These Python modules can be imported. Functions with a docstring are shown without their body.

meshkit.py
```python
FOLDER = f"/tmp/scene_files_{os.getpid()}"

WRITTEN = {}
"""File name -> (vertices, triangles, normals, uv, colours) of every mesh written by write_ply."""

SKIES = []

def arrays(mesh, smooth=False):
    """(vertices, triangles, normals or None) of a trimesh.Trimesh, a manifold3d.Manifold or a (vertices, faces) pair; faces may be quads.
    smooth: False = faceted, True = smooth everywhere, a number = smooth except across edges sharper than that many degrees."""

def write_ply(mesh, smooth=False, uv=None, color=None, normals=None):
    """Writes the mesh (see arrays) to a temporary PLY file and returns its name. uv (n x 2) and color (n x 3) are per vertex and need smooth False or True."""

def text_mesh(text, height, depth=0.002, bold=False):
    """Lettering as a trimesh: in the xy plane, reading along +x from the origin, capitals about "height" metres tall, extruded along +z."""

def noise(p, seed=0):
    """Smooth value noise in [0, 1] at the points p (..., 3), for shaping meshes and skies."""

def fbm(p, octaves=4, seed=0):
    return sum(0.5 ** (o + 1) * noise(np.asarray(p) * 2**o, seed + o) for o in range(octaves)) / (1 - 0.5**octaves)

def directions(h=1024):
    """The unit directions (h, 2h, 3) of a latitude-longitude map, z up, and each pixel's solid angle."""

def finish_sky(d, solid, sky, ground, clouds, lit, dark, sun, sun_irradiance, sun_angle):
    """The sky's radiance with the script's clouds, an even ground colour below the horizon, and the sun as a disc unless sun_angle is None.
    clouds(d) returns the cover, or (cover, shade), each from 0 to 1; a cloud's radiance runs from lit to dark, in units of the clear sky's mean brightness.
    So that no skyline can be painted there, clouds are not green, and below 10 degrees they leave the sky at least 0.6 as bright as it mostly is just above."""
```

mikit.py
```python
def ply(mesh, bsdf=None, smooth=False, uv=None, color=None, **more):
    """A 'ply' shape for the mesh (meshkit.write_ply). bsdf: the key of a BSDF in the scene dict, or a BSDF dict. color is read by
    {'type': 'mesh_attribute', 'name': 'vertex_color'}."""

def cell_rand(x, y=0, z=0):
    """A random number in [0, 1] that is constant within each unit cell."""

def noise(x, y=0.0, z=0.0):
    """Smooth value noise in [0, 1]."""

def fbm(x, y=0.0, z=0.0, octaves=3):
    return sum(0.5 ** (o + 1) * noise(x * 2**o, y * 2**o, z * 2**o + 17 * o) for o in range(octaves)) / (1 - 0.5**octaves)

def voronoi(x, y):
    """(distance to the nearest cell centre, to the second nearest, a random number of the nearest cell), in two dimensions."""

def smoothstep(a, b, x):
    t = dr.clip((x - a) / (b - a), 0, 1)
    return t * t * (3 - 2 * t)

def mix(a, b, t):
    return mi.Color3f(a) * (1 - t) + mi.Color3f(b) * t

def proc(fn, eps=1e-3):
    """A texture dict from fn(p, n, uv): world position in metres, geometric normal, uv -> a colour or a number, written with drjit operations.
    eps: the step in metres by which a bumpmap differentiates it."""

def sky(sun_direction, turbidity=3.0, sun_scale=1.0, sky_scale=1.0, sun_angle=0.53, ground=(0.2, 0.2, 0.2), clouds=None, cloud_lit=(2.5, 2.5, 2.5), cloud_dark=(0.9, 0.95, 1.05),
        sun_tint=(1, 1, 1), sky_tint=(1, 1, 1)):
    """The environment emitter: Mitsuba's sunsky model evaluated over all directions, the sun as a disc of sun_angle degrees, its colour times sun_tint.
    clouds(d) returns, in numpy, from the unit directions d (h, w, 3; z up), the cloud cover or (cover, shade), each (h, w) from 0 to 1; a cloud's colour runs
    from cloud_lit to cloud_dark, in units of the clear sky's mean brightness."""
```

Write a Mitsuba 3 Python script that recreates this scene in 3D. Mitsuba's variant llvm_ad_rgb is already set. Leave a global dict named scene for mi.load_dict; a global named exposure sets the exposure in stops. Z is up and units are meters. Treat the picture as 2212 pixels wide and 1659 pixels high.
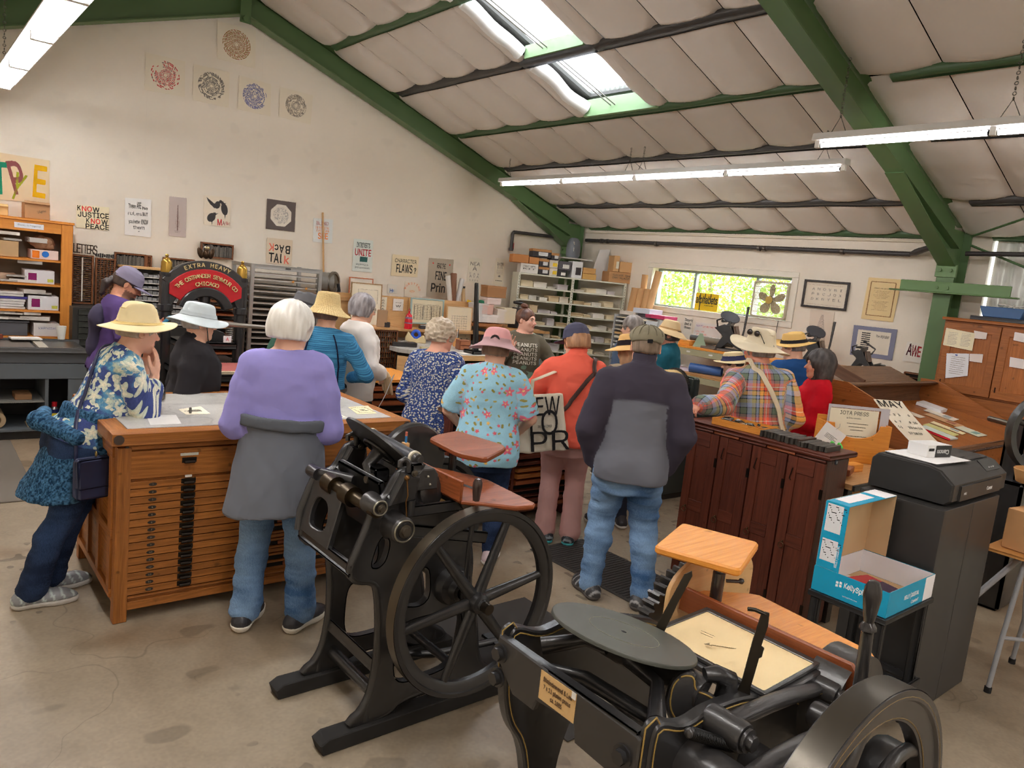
import math,random
import numpy as np,trimesh,shapely,drjit as dr
import mitsuba as mi
import mikit,meshkit
from shapely.geometry import Polygon,Point,LineString,box as sbox
from mikit import noise as N3,fbm as FBM,smoothstep as SST,mix as MIX,cell_rand as CR,voronoi as VOR
T=mi.ScalarTransform4f
rng=np.random.default_rng(11)
random.seed(5)
scene,labels={},{}
EYE=np.array([0.0,0.0,1.9])
FPX,CX,CY=1600.0,1106.0,829.5
_a,_b,_g=np.radians([40.08,8.10,6.02])
_f=np.array([math.sin(_a)*math.cos(_b),math.cos(_a)*math.cos(_b),-math.sin(_b)])
_r=np.array([math.cos(_a),-math.sin(_a),0.0])
_u=np.cross(_r,_f)
_R,_U=_r*math.cos(_g)+_u*math.sin(_g),-_r*math.sin(_g)+_u*math.cos(_g)
scene['camera']={'type':'perspective','fov_axis':'x','fov':2*math.degrees(math.atan(CX/FPX)),'near_clip':0.05,'far_clip':200.0,'to_world':T().look_at(origin=EYE.tolist(),target=(EYE+_f).tolist(),up=_U.tolist())}
scene['sky']=mikit.sky((0.4,-0.5,0.75),turbidity=4.0,sun_scale=0.0,sky_scale=110.0,ground=(0.12,0.14,0.08),clouds=lambda d:0.55+0.45*meshkit.fbm(d*2.5,3,4),cloud_lit=(1.6,1.6,1.6),cloud_dark=(1.0,1.0,1.05))
exposure=0.0
LAMP=66.0
def ray(x,y):return _R*(x-CX)/FPX-_U*(y-CY)/FPX+_f
def atz(x,y,z):
 d=ray(x,y);return EYE+d*(z-EYE[2])/d[2]
def aty(x,y,Y):
 d=ray(x,y);return EYE+d*Y/d[1]
def atx(x,y,X):
 d=ray(x,y);return EYE+d*X/d[0]
def S(r,g=None,b=None):
 """sRGB 0..255 -> linear"""
 if g is None:g=b=r
 return tuple(((v/255/12.92) if v/255<.04045 else((v/255+.055)/1.055)**2.4) for v in(r,g,b))
VC={'type':'mesh_attribute','name':'vertex_color'}
def bsdf(key,base,rough=.7,spec=.4,two=True,**kw):
 d={'type':'principled','base_color':base,'roughness':rough,'specular':spec,**kw}
 scene[key]={'type':'twosided','b':d}if two else d
bsdf('matte',VC,.8,.25)
bsdf('satin',VC,.42,.4)
bsdf('gloss',VC,.17,.5)
bsdf('metal',VC,.34,.5,metallic=.95)
bsdf('cloth',VC,.95,.1,sheen=.35)
bsdf('skin',VC,.52,.35)
def ironbump(p,n,uv):return .6*N3(p.x*260,p.y*260,p.z*260)+N3(p.x*45,p.y*45,p.z*45)
scene['iron']={'type':'twosided','b':{'type':'bumpmap','arbitrary':mikit.proc(ironbump),'scale':.0004,'b':{'type':'principled','base_color':VC,'roughness':.3,'specular':.55,'clearcoat':.4,'clearcoat_gloss':.8}}}
scene['glass']={'type':'thindielectric','int_ior':1.5}
WOODS=[(S(98,52,20),S(176,112,52),1.0),(S(48,20,14),S(104,50,32),.7),(S(196,112,34),S(232,160,70),.6),(S(196,150,96),S(226,184,130),.6),(S(186,108,36),S(220,146,62),.7),(S(92,44,22),S(150,80,42),.8),(S(70,40,24),S(128,78,44),.8),(S(112,62,26),S(160,96,46),1.0),(S(150,104,62),S(198,152,100),.8),(S(72,48,34),S(112,80,58),.8),]
def wood_fn(p,n,uv):
 tone=dr.floor(uv.y/10)
 u,v=uv.x,uv.y
 w=FBM(u*1.1,v*7,3.0,3)
 ring=.5+.5*dr.sin((v*34+w*7+1.5*N3(u*1.6,v*5))*6.283)
 fine=N3(u*16,v*420,1.0)
 strk=N3(u*3,v*120,7.0)
 piece=N3(u*.05,dr.floor(uv.y*.0001)+3.3,1.0)
 t=.15*ring*ring+.32*fine+.3*strk+.34*w-.06
 spot=SST(.72,.86,FBM(p.x*22,p.y*22,p.z*22,3))
 c=mi.Color3f(0)
 for k,(d,l,s) in enumerate(WOODS):
  c=dr.select(dr.abs(tone-k)<.5,MIX(d,l,dr.clip(.5+(t-.45)*(.5+.5*s),0,1)),c)
 return c*(.86+.3*piece)*(1-.45*spot)
bsdf('wood',mikit.proc(wood_fn),.42,.4)
D=math.radians
def unit(v):v=np.asarray(v,float);return v/max(np.linalg.norm(v),1e-12)
def frame(d,up=(0,0,1)):
 """columns: side, up-ish, d"""
 d=unit(d);s=np.cross(up,d)
 if np.linalg.norm(s)<1e-6:s=np.cross((1,0,0),d)
 s=unit(s);return np.stack([s,np.cross(d,s),d],1)
def rotz(a):c,s=math.cos(a),math.sin(a);return np.array([[c,-s,0],[s,c,0],[0,0,1.0]])
def rotx(a):c,s=math.cos(a),math.sin(a);return np.array([[1.0,0,0],[0,c,-s],[0,s,c]])
def roty(a):c,s=math.cos(a),math.sin(a);return np.array([[c,0,s],[0,1.0,0],[-s,0,c]])
I3=np.eye(3)
_bs=[(x,y,z) for x in(-1,1) for y in(-1,1) for z in(-1,1)]
def _boxtopo():
 vid,F={},[]
 for c in _bs:
  for a in range(3):vid[c,a]=len(vid)
 for a in range(3):
  b,d=(a+1)%3,(a+2)%3
  for s in(-1,1):
   q=[]
   for t,w in((-1,-1),(1,-1),(1,1),(-1,1)):
    c=[0,0,0];c[a],c[b],c[d]=s,t,w;q.append(vid[tuple(c),a])
   if s<0:q=q[::-1]
   F+=[(q[0],q[1],q[2]),(q[0],q[2],q[3])]
  for t in(-1,1):
   for w in(-1,1):
    c0,c1=[0,0,0],[0,0,0]
    c0[a],c1[a]=-1,1
    c0[b]=c1[b]=t;c0[d]=c1[d]=w
    q=[vid[tuple(c0),b],vid[tuple(c1),b],vid[tuple(c1),d],vid[tuple(c0),d]]
    if t*w>0:q=q[::-1]
    F+=[(q[0],q[2],q[1]),(q[0],q[3],q[2])]
 for c in _bs:
  q=[vid[c,0],vid[c,1],vid[c,2]]
  if c[0]*c[1]*c[2]<0:q=q[::-1]
  F.append(tuple(q))
 return vid,np.array(F)
_BV,_BF=_boxtopo()
_BC=np.array([k[0]for k in _BV],float);_BA=np.array([k[1]for k in _BV])
class B:
 def __init__(s,col=(.5,.5,.5),tone=None):
  s.V,s.F,s.T,s.K,s.n,s.col,s.tone=[],[],[],[],0,col,tone
 def add(s,v,f,uv=None,c=None):
  v=np.asarray(v,float).reshape(-1,3);f=np.asarray(f,int)
  if f.size==0:return s
  if f.shape[1]==4:f=np.vstack([f[:,:3],f[:,[0,2,3]]])
  s.V.append(v);s.F.append(f+s.n);s.n+=len(v)
  s.T.append(np.zeros((len(v),2)) if uv is None else np.asarray(uv,float))
  s.K.append(np.broadcast_to(np.asarray(s.col if c is None else c,float),(len(v),3)))
  return s
 def box(s,c,d,R=None,bev=.003,col=None,grain=None,tone=None):
  """centre, full sizes"""
  h=np.asarray(d,float)/2;bev=min(bev,.45*h.min())
  loc=_BC*(h-bev);loc[np.arange(24),_BA]+=_BC[np.arange(24),_BA]*bev
  g=int(np.argmax(d)) if grain is None else grain
  t=(s.tone if tone is None else tone)
  ou,ov=rng.uniform(0,200),rng.uniform(.5,7)
  others=[k for k in range(3) if k!=g]
  uv=np.zeros((24,2))
  for i in range(24):
   a=_BA[i]
   if a==g:uv[i]=loc[i,others[0]]*.3,loc[i,others[1]]
   else:uv[i]=loc[i,g],loc[i,[k for k in others if k!=a][0]]
  uv+=(ou,ov+10*(t or 0))
  v=loc if R is None else loc@np.asarray(R).T
  return s.add(v+np.asarray(c,float),_BF,uv,col)
 def bx(s,x0,x1,y0,y1,z0,z1,**k):
  return s.box(((x0+x1)/2,(y0+y1)/2,(z0+z1)/2),(abs(x1-x0),abs(y1-y0),abs(z1-z0)),**k)
 def rings(s,rings,caps=(True,True),closed=True,col=None,uv=None):
  """list of (n,3) rings joined by quads; caps get their own vertices"""
  R=np.asarray(rings,float);m,n=R.shape[:2]
  i,j=np.meshgrid(np.arange(m-1),np.arange(n if closed else n-1),indexing='ij')
  k=(j+1)%n
  q=np.stack([i*n+j,i*n+k,(i+1)*n+k,(i+1)*n+j],-1).reshape(-1,4)
  if uv is None:
   seg=np.r_[0,np.cumsum(np.linalg.norm(np.diff(R.mean(1),axis=0),axis=1)+1e-9)]
   cir=np.r_[0,np.cumsum(np.linalg.norm(np.diff(R[m//2],axis=0),axis=1))]
   uv=np.stack(np.broadcast_arrays(seg[:,None],cir[None]+10*(s.tone or 0)+.5),-1).reshape(-1,2)
  s.add(R.reshape(-1,3),q,uv,col)
  for e,on in((0,caps[0]),(-1,caps[1])):
   if on:
    r=R[e];c=r.mean(0);f=np.array([(n,(a+1)%n,a) if e==0 else(n,a,(a+1)%n) for a in range(n)])
    vv=np.vstack([r,c]);s.add(vv,f,np.c_[vv[:,0],vv[:,1]*0+.5+10*(s.tone or 0)+(vv[:,2]-c[2])],None if col is None else np.asarray(col,float).reshape(-1,3)[0])
  return s
 def cyl(s,a,b,r,r2=None,n=16,caps=(True,True),col=None):
  a,b=np.asarray(a,float),np.asarray(b,float);r2=r if r2 is None else r2
  Fm=frame(b-a);t=np.arange(n)*2*np.pi/n
  ring=np.cos(t)[:,None]*Fm[:,0]+np.sin(t)[:,None]*Fm[:,1]
  return s.rings([a+ring*r,b+ring*r2],caps,col=col)
 def tube(s,pts,r,n=10,col=None,caps=(True,True),flat=1.0,up=(0,0,1)):
  P=np.asarray(pts,float);m=len(P);r=np.broadcast_to(np.asarray(r,float),(m,))
  tn=np.gradient(P,axis=0);t=np.arange(n)*2*np.pi/n
  Fm=frame(tn[0],up);sd=Fm[:,0];out=[]
  for i in range(m):
   d=unit(tn[i]);sd=unit(sd-d*(sd@d));u=np.cross(d,sd)
   out.append(P[i]+r[i]*(np.cos(t)[:,None]*sd+flat*np.sin(t)[:,None]*u))
  return s.rings(out,caps,col=col)
 def lathe(s,prof,o=(0,0,0),axis=(0,0,1),n=24,col=None,up=(0,1,0),sx=1.0,sy=1.0,sharp=35,arc=None):
  """profile [(radius, height)]; splits rings where the profile turns sharply"""
  P=np.asarray(prof,float);Fm=frame(axis,up);o=np.asarray(o,float)
  t=np.arange(n)*2*np.pi/n if arc is None else np.linspace(arc[0],arc[1],n)
  runs,cur=[],[0]
  for i in range(1,len(P)):
   cur.append(i)
   if i<len(P)-1:
    a,b=unit(P[i]-P[i-1]),unit(P[i+1]-P[i])
    if a@b<math.cos(math.radians(sharp)):runs.append(cur);cur=[i]
  runs.append(cur)
  for run in runs:
   s.rings([o+P[i,1]*Fm[:,2]+P[i,0]*(sx*np.cos(t)[:,None]*Fm[:,0]+sy*np.sin(t)[:,None]*Fm[:,1]) for i in run],(False,False),closed=arc is None,col=None if col is None else col)
  return s
 def prism(s,poly,o,ex,ey,th,bev=.0,col=None,sharp=35,tone=None):
  """polygon (shapely or points) in the plane o+x*ex+y*ey, extruded by th along ex x ey (both ways from -th/2 to th/2 about o)"""
  if not hasattr(poly,'exterior') and not hasattr(poly,'geoms'):poly=Polygon(poly)
  if hasattr(poly,'geoms'):
   for g in poly.geoms:s.prism(g,o,ex,ey,th,bev,col,sharp,tone)
   return s
  poly=shapely.geometry.polygon.orient(poly.buffer(0) if not poly.is_valid else poly)
  ex,ey=unit(ex),unit(ey);ez=np.cross(ex,ey);o=np.asarray(o,float);h=th/2;t0=10*((s.tone if tone is None else tone) or 0)+.6+rng.uniform(0,5)
  inner=poly
  if bev>0:
   q=poly.buffer(-bev,join_style=2)
   if q.geom_type=='Polygon' and not q.is_empty and len(q.interiors)==len(poly.interiors):inner=q
   else:bev=0
  W=lambda p,z:o+p[:,:1]*ex+p[:,1:2]*ey+z*ez
  vt,ft=trimesh.creation.triangulate_polygon(inner,engine='earcut')
  vt=np.asarray(vt);ft=np.asarray(ft)
  e,g=vt[ft[:,1]]-vt[ft[:,0]],vt[ft[:,2]]-vt[ft[:,0]];a=e[:,0]*g[:,1]-e[:,1]*g[:,0];ft[a<0]=ft[a<0][:,::-1]
  s.add(W(vt,h),ft,np.c_[vt[:,0],vt[:,1]%3+t0],col);s.add(W(vt,-h),ft[:,::-1],np.c_[vt[:,0],vt[:,1]%3+t0],col)
  def band(ra,za,rb,zb):
   A,Bq=np.asarray(ra.coords)[:-1,:2],np.asarray(rb.coords)[:-1,:2]
   if len(A)!=len(Bq):return False
   n=len(A);d=np.roll(A,-1,0)-A;d/=np.maximum(np.linalg.norm(d,axis=1,keepdims=True),1e-12)
   cosang=(d*np.roll(d,1,0)).sum(1);start=next((i for i in range(n) if cosang[i]<math.cos(math.radians(sharp))),None)
   idx=list(range(n))+[0]if start is None else[(start+i)%n for i in range(n+1)]
   run=[idx[0]]
   runs=[]
   for k in range(1,n+1):
    run.append(idx[k])
    if k<n and cosang[idx[k]]<math.cos(math.radians(sharp)):runs.append(run);run=[idx[k]]
   runs.append(run)
   for rr in runs:
    ln=np.r_[0,np.cumsum(np.linalg.norm(np.diff(A[rr],axis=0),axis=1))]
    m=len(rr);v=np.vstack([W(A[rr],za),W(Bq[rr],zb)])
    f=[(i,i+1,m+i+1,m+i) for i in range(m-1)]
    s.add(v,np.array(f),np.r_[np.c_[ln,ln*0+t0],np.c_[ln,ln*0+t0+th]],col)
   return True
  for ri,rp in[(inner.exterior,poly.exterior)]+list(zip(inner.interiors,poly.interiors)):
   if bev>0 and len(ri.coords)==len(rp.coords):
    A,Bq=np.asarray(rp.coords)[:-1,:2],np.asarray(ri.coords)[:-1,:2]
    k=int(np.argmin(((Bq-A[0])**2).sum(1)));ri=shapely.LinearRing(np.roll(Bq,-k,0))
    if ri.is_ccw!=shapely.LinearRing(A).is_ccw:ri=shapely.LinearRing(np.asarray(ri.coords)[::-1])
    band(rp,-h+bev,rp,h-bev);band(rp,h-bev,ri,h);band(ri,-h,rp,-h+bev)
   else:
    band(rp,-h,rp,h)
  return s
 def ball(s,c,r,n=12,col=None,R=None):
  t=np.linspace(-np.pi/2,np.pi/2,max(5,n//2+1));r=np.broadcast_to(np.asarray(r,float),(3,));a=np.arange(n)*2*np.pi/n
  R=I3 if R is None else R
  return s.rings([np.asarray(c,float)+(np.stack([np.cos(a)*math.cos(q),np.sin(a)*math.cos(q),np.full(n,math.sin(q))],1)*r)@R.T for q in t],(False,False),col=col)
 def torus(s,c,axis,R,r,n=24,m=8,col=None,sx=1.,arc=(0,2*np.pi)):
  Fm=frame(axis);full=abs(arc[1]-arc[0]-2*np.pi)<1e-6
  a=np.linspace(arc[0],arc[1],n+1)
  pts=[np.asarray(c,float)+R*(sx*math.cos(t)*Fm[:,0]+math.sin(t)*Fm[:,1]) for t in a]
  b=np.arange(m)*2*np.pi/m
  rg=[p+r*(np.cos(b)[:,None]*unit(p-np.asarray(c))+np.sin(b)[:,None]*Fm[:,2]) for p in pts]
  return s.rings(rg,(not full,not full),col=col)
 def text(s,txt,o,ex,ey,h,width=None,align='l',bold=False,col=None,th=.0008,wscale=1.0):
  """lettering with its baseline start (or middle) at o; width: fit to this width"""
  key=(txt,bold)
  if key not in _TXT:_TXT[key]=meshkit.text_mesh(txt,1.0,1.0,bold)
  m=_TXT[key];v=np.array(m.vertices);x0,x1=v[:,0].min(),v[:,0].max()
  sx=h*wscale if width is None else width/(x1-x0)
  X=(v[:,0]-x0)*sx
  if align=='c':X-=(x1-x0)*sx/2
  if align=='r':X-=(x1-x0)*sx
  ex,ey=unit(ex),unit(ey);ez=np.cross(ex,ey)
  f=np.array(m.faces)
  keep=~((v[f][:,:,2]<.01).all(1));f=f[keep]
  return s.add(np.asarray(o,float)+X[:,None]*ex+(v[:,1]*h)[:,None]*ey+(v[:,2]*th)[:,None]*ez,f,None,col)
 def mesh(s,tm,col=None,uv=None):
  return s.add(np.array(tm.vertices),np.array(tm.faces),uv,col)
 def merge(s,o,R=None,t=(0,0,0)):
  for v,f,uv,k in zip(o.V,o.F,o.T,o.K):pass
  v,f,uv,k=o.arr()
  return s.add((v if R is None else v@np.asarray(R).T)+np.asarray(t,float),f,uv,k)
 def arr(s):return np.vstack(s.V),np.vstack(s.F),np.vstack(s.T),np.vstack(s.K)
 def xf(s,R=None,t=(0,0,0)):
  n=B(s.col,s.tone);n.merge(s,R,t);return n
_TXT={}
UVMATS={'wood','pattern','straw'}
def put(key,b,mat,smooth=True,**more):
 if isinstance(b,B):
  if not b.V:return key
  v,f,uv,k=b.arr()
 else:v,f,uv,k=b
 m=(v,f)
 if mat in UVMATS:d=mikit.ply(m,mat,smooth,uv=uv,**more)
 elif mat in('matte','satin','gloss','metal','cloth','skin','iron'):d=mikit.ply(m,mat,smooth,color=k,**more)
 else:d=mikit.ply(m,mat,smooth,**more)
 scene[key]=d
 return key
_used={}
def num(name):
 n=_used.get(name,0);_used[name]=n+1
 return name if n==0 else '%s_%03d'%(name,n)
def thing(name,label,cat,group=None):
 k=num(name);labels[k]={'label':label,'category':cat}
 if group:labels[k]['group']=group
 return k
def one(name,label,cat,b,mat,group=None,smooth=True):
 k=thing(name,label,cat,group);put(k,b,mat,smooth);return k
def part(parent,name,b,mat,smooth=True,label=None):
 k=num(parent+'__'+name);put(k,b,mat,smooth)
 if label:labels[k]={'label':label}
 return k
def struct(name,b,mat,smooth=True,label=None,**more):
 k=num(name);put(k,b,mat,smooth,**more)
 labels[k]={'kind':'structure'}
 if label:labels[k]['label']=label
 return k
def copyof(src,R=None,t=(0,0,0)):
 """entry sharing the ply of src under another transform"""
 M=np.eye(4);M[:3,3]=t
 if R is not None:M[:3,:3]=R
 base=np.array(T(scene[src]['to_world']).matrix) if 'to_world' in scene[src]else np.eye(4)
 return{**scene[src],'to_world':T((M@base).tolist())}
#the building
XR,XL,YG,YB,XP=8.64,-2.64,9.0,-4.6,3.0
def roofz(x):return 4.73-.34*abs(x-XP)
def floor_fn(p,n,uv):
 a=FBM(p.x*.9,p.y*.9,1.0,4);b=FBM(p.x*3.1+7,p.y*3.1,2.0,4);f=N3(p.x*90,p.y*90,0.0);g=FBM(p.x*14,p.y*14,5.0,3)
 c=MIX(S(132,119,100),S(172,158,136),dr.clip(.15+.9*(a-.25)+.5*(b-.5),0,1))
 stain=SST(.56,.74,FBM(p.x*1.5+31,p.y*1.5+4,9.0,4));c*=1-.32*stain*mi.Color3f(.8,.95,1.1)
 rust=SST(.6,.75,FBM(p.x*1.1+3,p.y*1.1+40,3.0,4));c=c*(1-.3*rust)+mi.Color3f(S(120,84,48))*.3*rust
 drip=SST(.76,.82,FBM(p.x*5+11,p.y*5,4.0,2));c*=1-.25*drip
 spl=SST(.8,.86,N3(p.x*17,p.y*17,8.0))*SST(.5,.6,a);c*=1-.4*spl
 cr=dr.abs(FBM(p.x*1.2+9,p.y*1.2+9,6.0,4)-.5);c*=1-.2*(1-SST(0.,.003,cr))*SST(.5,.62,N3(p.x*.8,p.y*.8,3.0))
 return c*(.93+.1*f+.1*(g-.5))
scene['concrete']={'type':'principled','base_color':mikit.proc(floor_fn),'roughness':.42,'specular':.35}
def wall_fn(p,n,uv):
 a=FBM(p.x*.7,p.y*.7,p.z*.7,3);f=N3(p.x*120,p.y*120,p.z*120);s=SST(.7,.82,FBM(p.x*4,p.y*4,p.z*4,3))
 seam=1-.03*(1-SST(.0,.006,dr.abs(dr.fma(p.x,1/1.22,.3)-dr.round(p.x/1.22+.3))*1.22))*SST(2.6,2.9,p.z)
 return mi.Color3f(S(228,219,204))*(.95+.08*a+.012*f)*(1-.05*s)*seam
scene['wallpaint']={'type':'twosided','b':{'type':'principled','base_color':mikit.proc(wall_fn),'roughness':.7,'specular':.25}}
def ins_bump(p,n,uv):return FBM(p.x*9,p.y*22,p.z*9,3)+.3*N3(p.x*60,p.y*120,0.0)
scene['insulation']={'type':'twosided','b':{'type':'bumpmap','arbitrary':mikit.proc(ins_bump),'scale':.006,'b':{'type':'principled','base_color':{'type':'rgb','value':S(212,204,194)},'roughness':.5,'specular':.35}}}
b=B();b.add([(XL,YB,0),(XR,YB,0),(XR,YG,0),(XL,YG,0)],[(0,1,2,3)]);struct('floor',b,'concrete')
b=B();b.prism([(XL,0),(XR+.25,0),(XR+.25,roofz(XR)),(XP,roofz(XP)+.15),(XL,roofz(XL))],(0,YG+.06,0),(1,0,0),(0,0,1),.12);struct('wall_back',b,'wallpaint')
b=B();b.prism([(XL,0),(XR,0),(XR,roofz(XR)),(XP,roofz(XP)+.15),(XL,roofz(XL))],(0,YB-.06,0),(1,0,0),(0,0,1),.12);struct('wall_front',b,'wallpaint')
b=B();b.bx(XL-.12,XL,YB-.1,YG+.1,0,2.95);struct('wall_left',b,'wallpaint')
WY0,WY1,WZ0,WZ1=5.05,7.3,1.72,2.27
wall=sbox(2.9,0,YG+.02,2.92).difference(sbox(WY0,WZ0,WY1,WZ1))
b=B();b.prism(wall,(XR+.12,0,0),(0,1,0),(0,0,1),.24);struct('wall_right',b,'wallpaint')
b=B(S(205,204,198));yy=np.arange(YB,2.9,.022);xx=XR+.1+.022*np.sign(np.sin(yy*2*np.pi/.17))*np.clip(np.abs(np.sin(yy*2*np.pi/.17))*2,0,1)
v=np.vstack([np.c_[xx,yy,yy*0],np.c_[xx,yy,yy*0+2.98]]);m=len(yy);b.add(v,[(i,i+1,m+i+1,m+i) for i in range(m-1)])
struct('wall_corrugated',b,'satin',label='white painted corrugated metal wall to the right of the second green column')
b=B(S(222,212,192));b.bx(XR-.022,XR-.001,3.3,YG,2.745,2.775);struct('trim_1',b,'matte')
b=B(S(226,220,206))
for y0,y1,z0,z1 in((WY0-.09,WY1+.09,WZ1,WZ1+.07),(WY0-.09,WY1+.09,WZ0-.08,WZ0),(WY0-.09,WY0,WZ0,WZ1),(WY1,WY1+.09,WZ0,WZ1)):
 b.bx(XR-.018,XR+.0005,y0,y1,z0,z1,bev=.004)
struct('trim_2',b,'satin')
wk=struct('window_1',B(S(120,130,124)).bx(XR+.12,XR+.2,WY0,WY1,WZ0,WZ0+.025).bx(XR+.12,XR+.2,WY0,WY1,WZ1-.03,WZ1).bx(XR+.12,XR+.2,WY0,WY0+.025,WZ0+.025,WZ1-.03).bx(XR+.12,XR+.2,WY1-.025,WY1,WZ0+.025,WZ1-.03),'satin')
for y in(6.62,5.62):part(wk,'mullion',B(S(132,146,142)).bx(XR+.125,XR+.19,y-.02,y+.02,WZ0+.025,WZ1-.03),'satin')
for y0,y1 in((6.64,WY1-.025),(5.64,6.6),(WY0+.025,5.6)):
 b=B();b.add([(XR+.16,y0,WZ0+.025),(XR+.16,y1,WZ0+.025),(XR+.16,y1,WZ1-.03),(XR+.16,y0,WZ1-.03)],[(0,1,2,3)]);part(wk,'pane',b,'glass',False)
SX0,SX1,SY0,SY1=3.25,5.86,5.3,6.15
def slab(poly,o,ex,th,key):b=B(S(60,60,58));b.prism(poly,o,ex,(0,1,0),th);return b
cs=math.cos(math.atan(.34));L1=(XR+.3-XP)/cs
deck=sbox(0,YB-.15,L1,YG+.15).difference(sbox((SX0-XP)/cs,SY0,(SX1-XP)/cs,SY1))
b=B(S(60,60,58));b.prism(deck,(XP,0,roofz(XP)+.2),(cs,0,-cs*.34),(0,1,0),.04)
b.prism(sbox(-L1,YB-.15,0,YG+.15),(XP,0,roofz(XP)+.2),(cs,0,cs*.34),(0,1,0),.04)
ck=struct('ceiling',b,'matte')
PURL=[3.06,4.02,4.95,5.92,6.78,7.88,8.62]
prg=np.random.default_rng(3)
def quilt(x0,x1,y0,y1,nx=14,ny=10):
 u,w=np.meshgrid(np.linspace(0,1,nx),np.linspace(0,1,ny),indexing='ij')
 X=x0+(x1-x0)*u;Y=y0+(y1-y0)*w
 edge=np.minimum(1,7*np.minimum(w,1-w))**.6*np.minimum(1,9*np.minimum(u,1-u))**.6
 ph=prg.uniform(0,100)
 sag=.018+.05*edge*(.5+.9*meshkit.fbm(np.stack([X*1.3+ph,Y*2.2,X*0],-1),3))+.02*edge*(meshkit.fbm(np.stack([X*4+ph,Y*11,X*0],-1),2)-.5)
 sag+=.03*u*np.sin(np.pi*np.clip(w,0,1))
 Z=np.array([roofz(t) for t in X.ravel()]).reshape(X.shape)+.05-sag
 i,j=np.meshgrid(np.arange(nx-1),np.arange(ny-1),indexing='ij');q=np.stack([i*ny+j,i*ny+j+1,(i+1)*ny+j+1,(i+1)*ny+j],-1).reshape(-1,4)
 b=B();b.add(np.stack([X,Y,Z],-1).reshape(-1,3),q);return b
rest=B()
PW=.635
ys=np.arange(YG-.12,YB,-PW)
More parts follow.
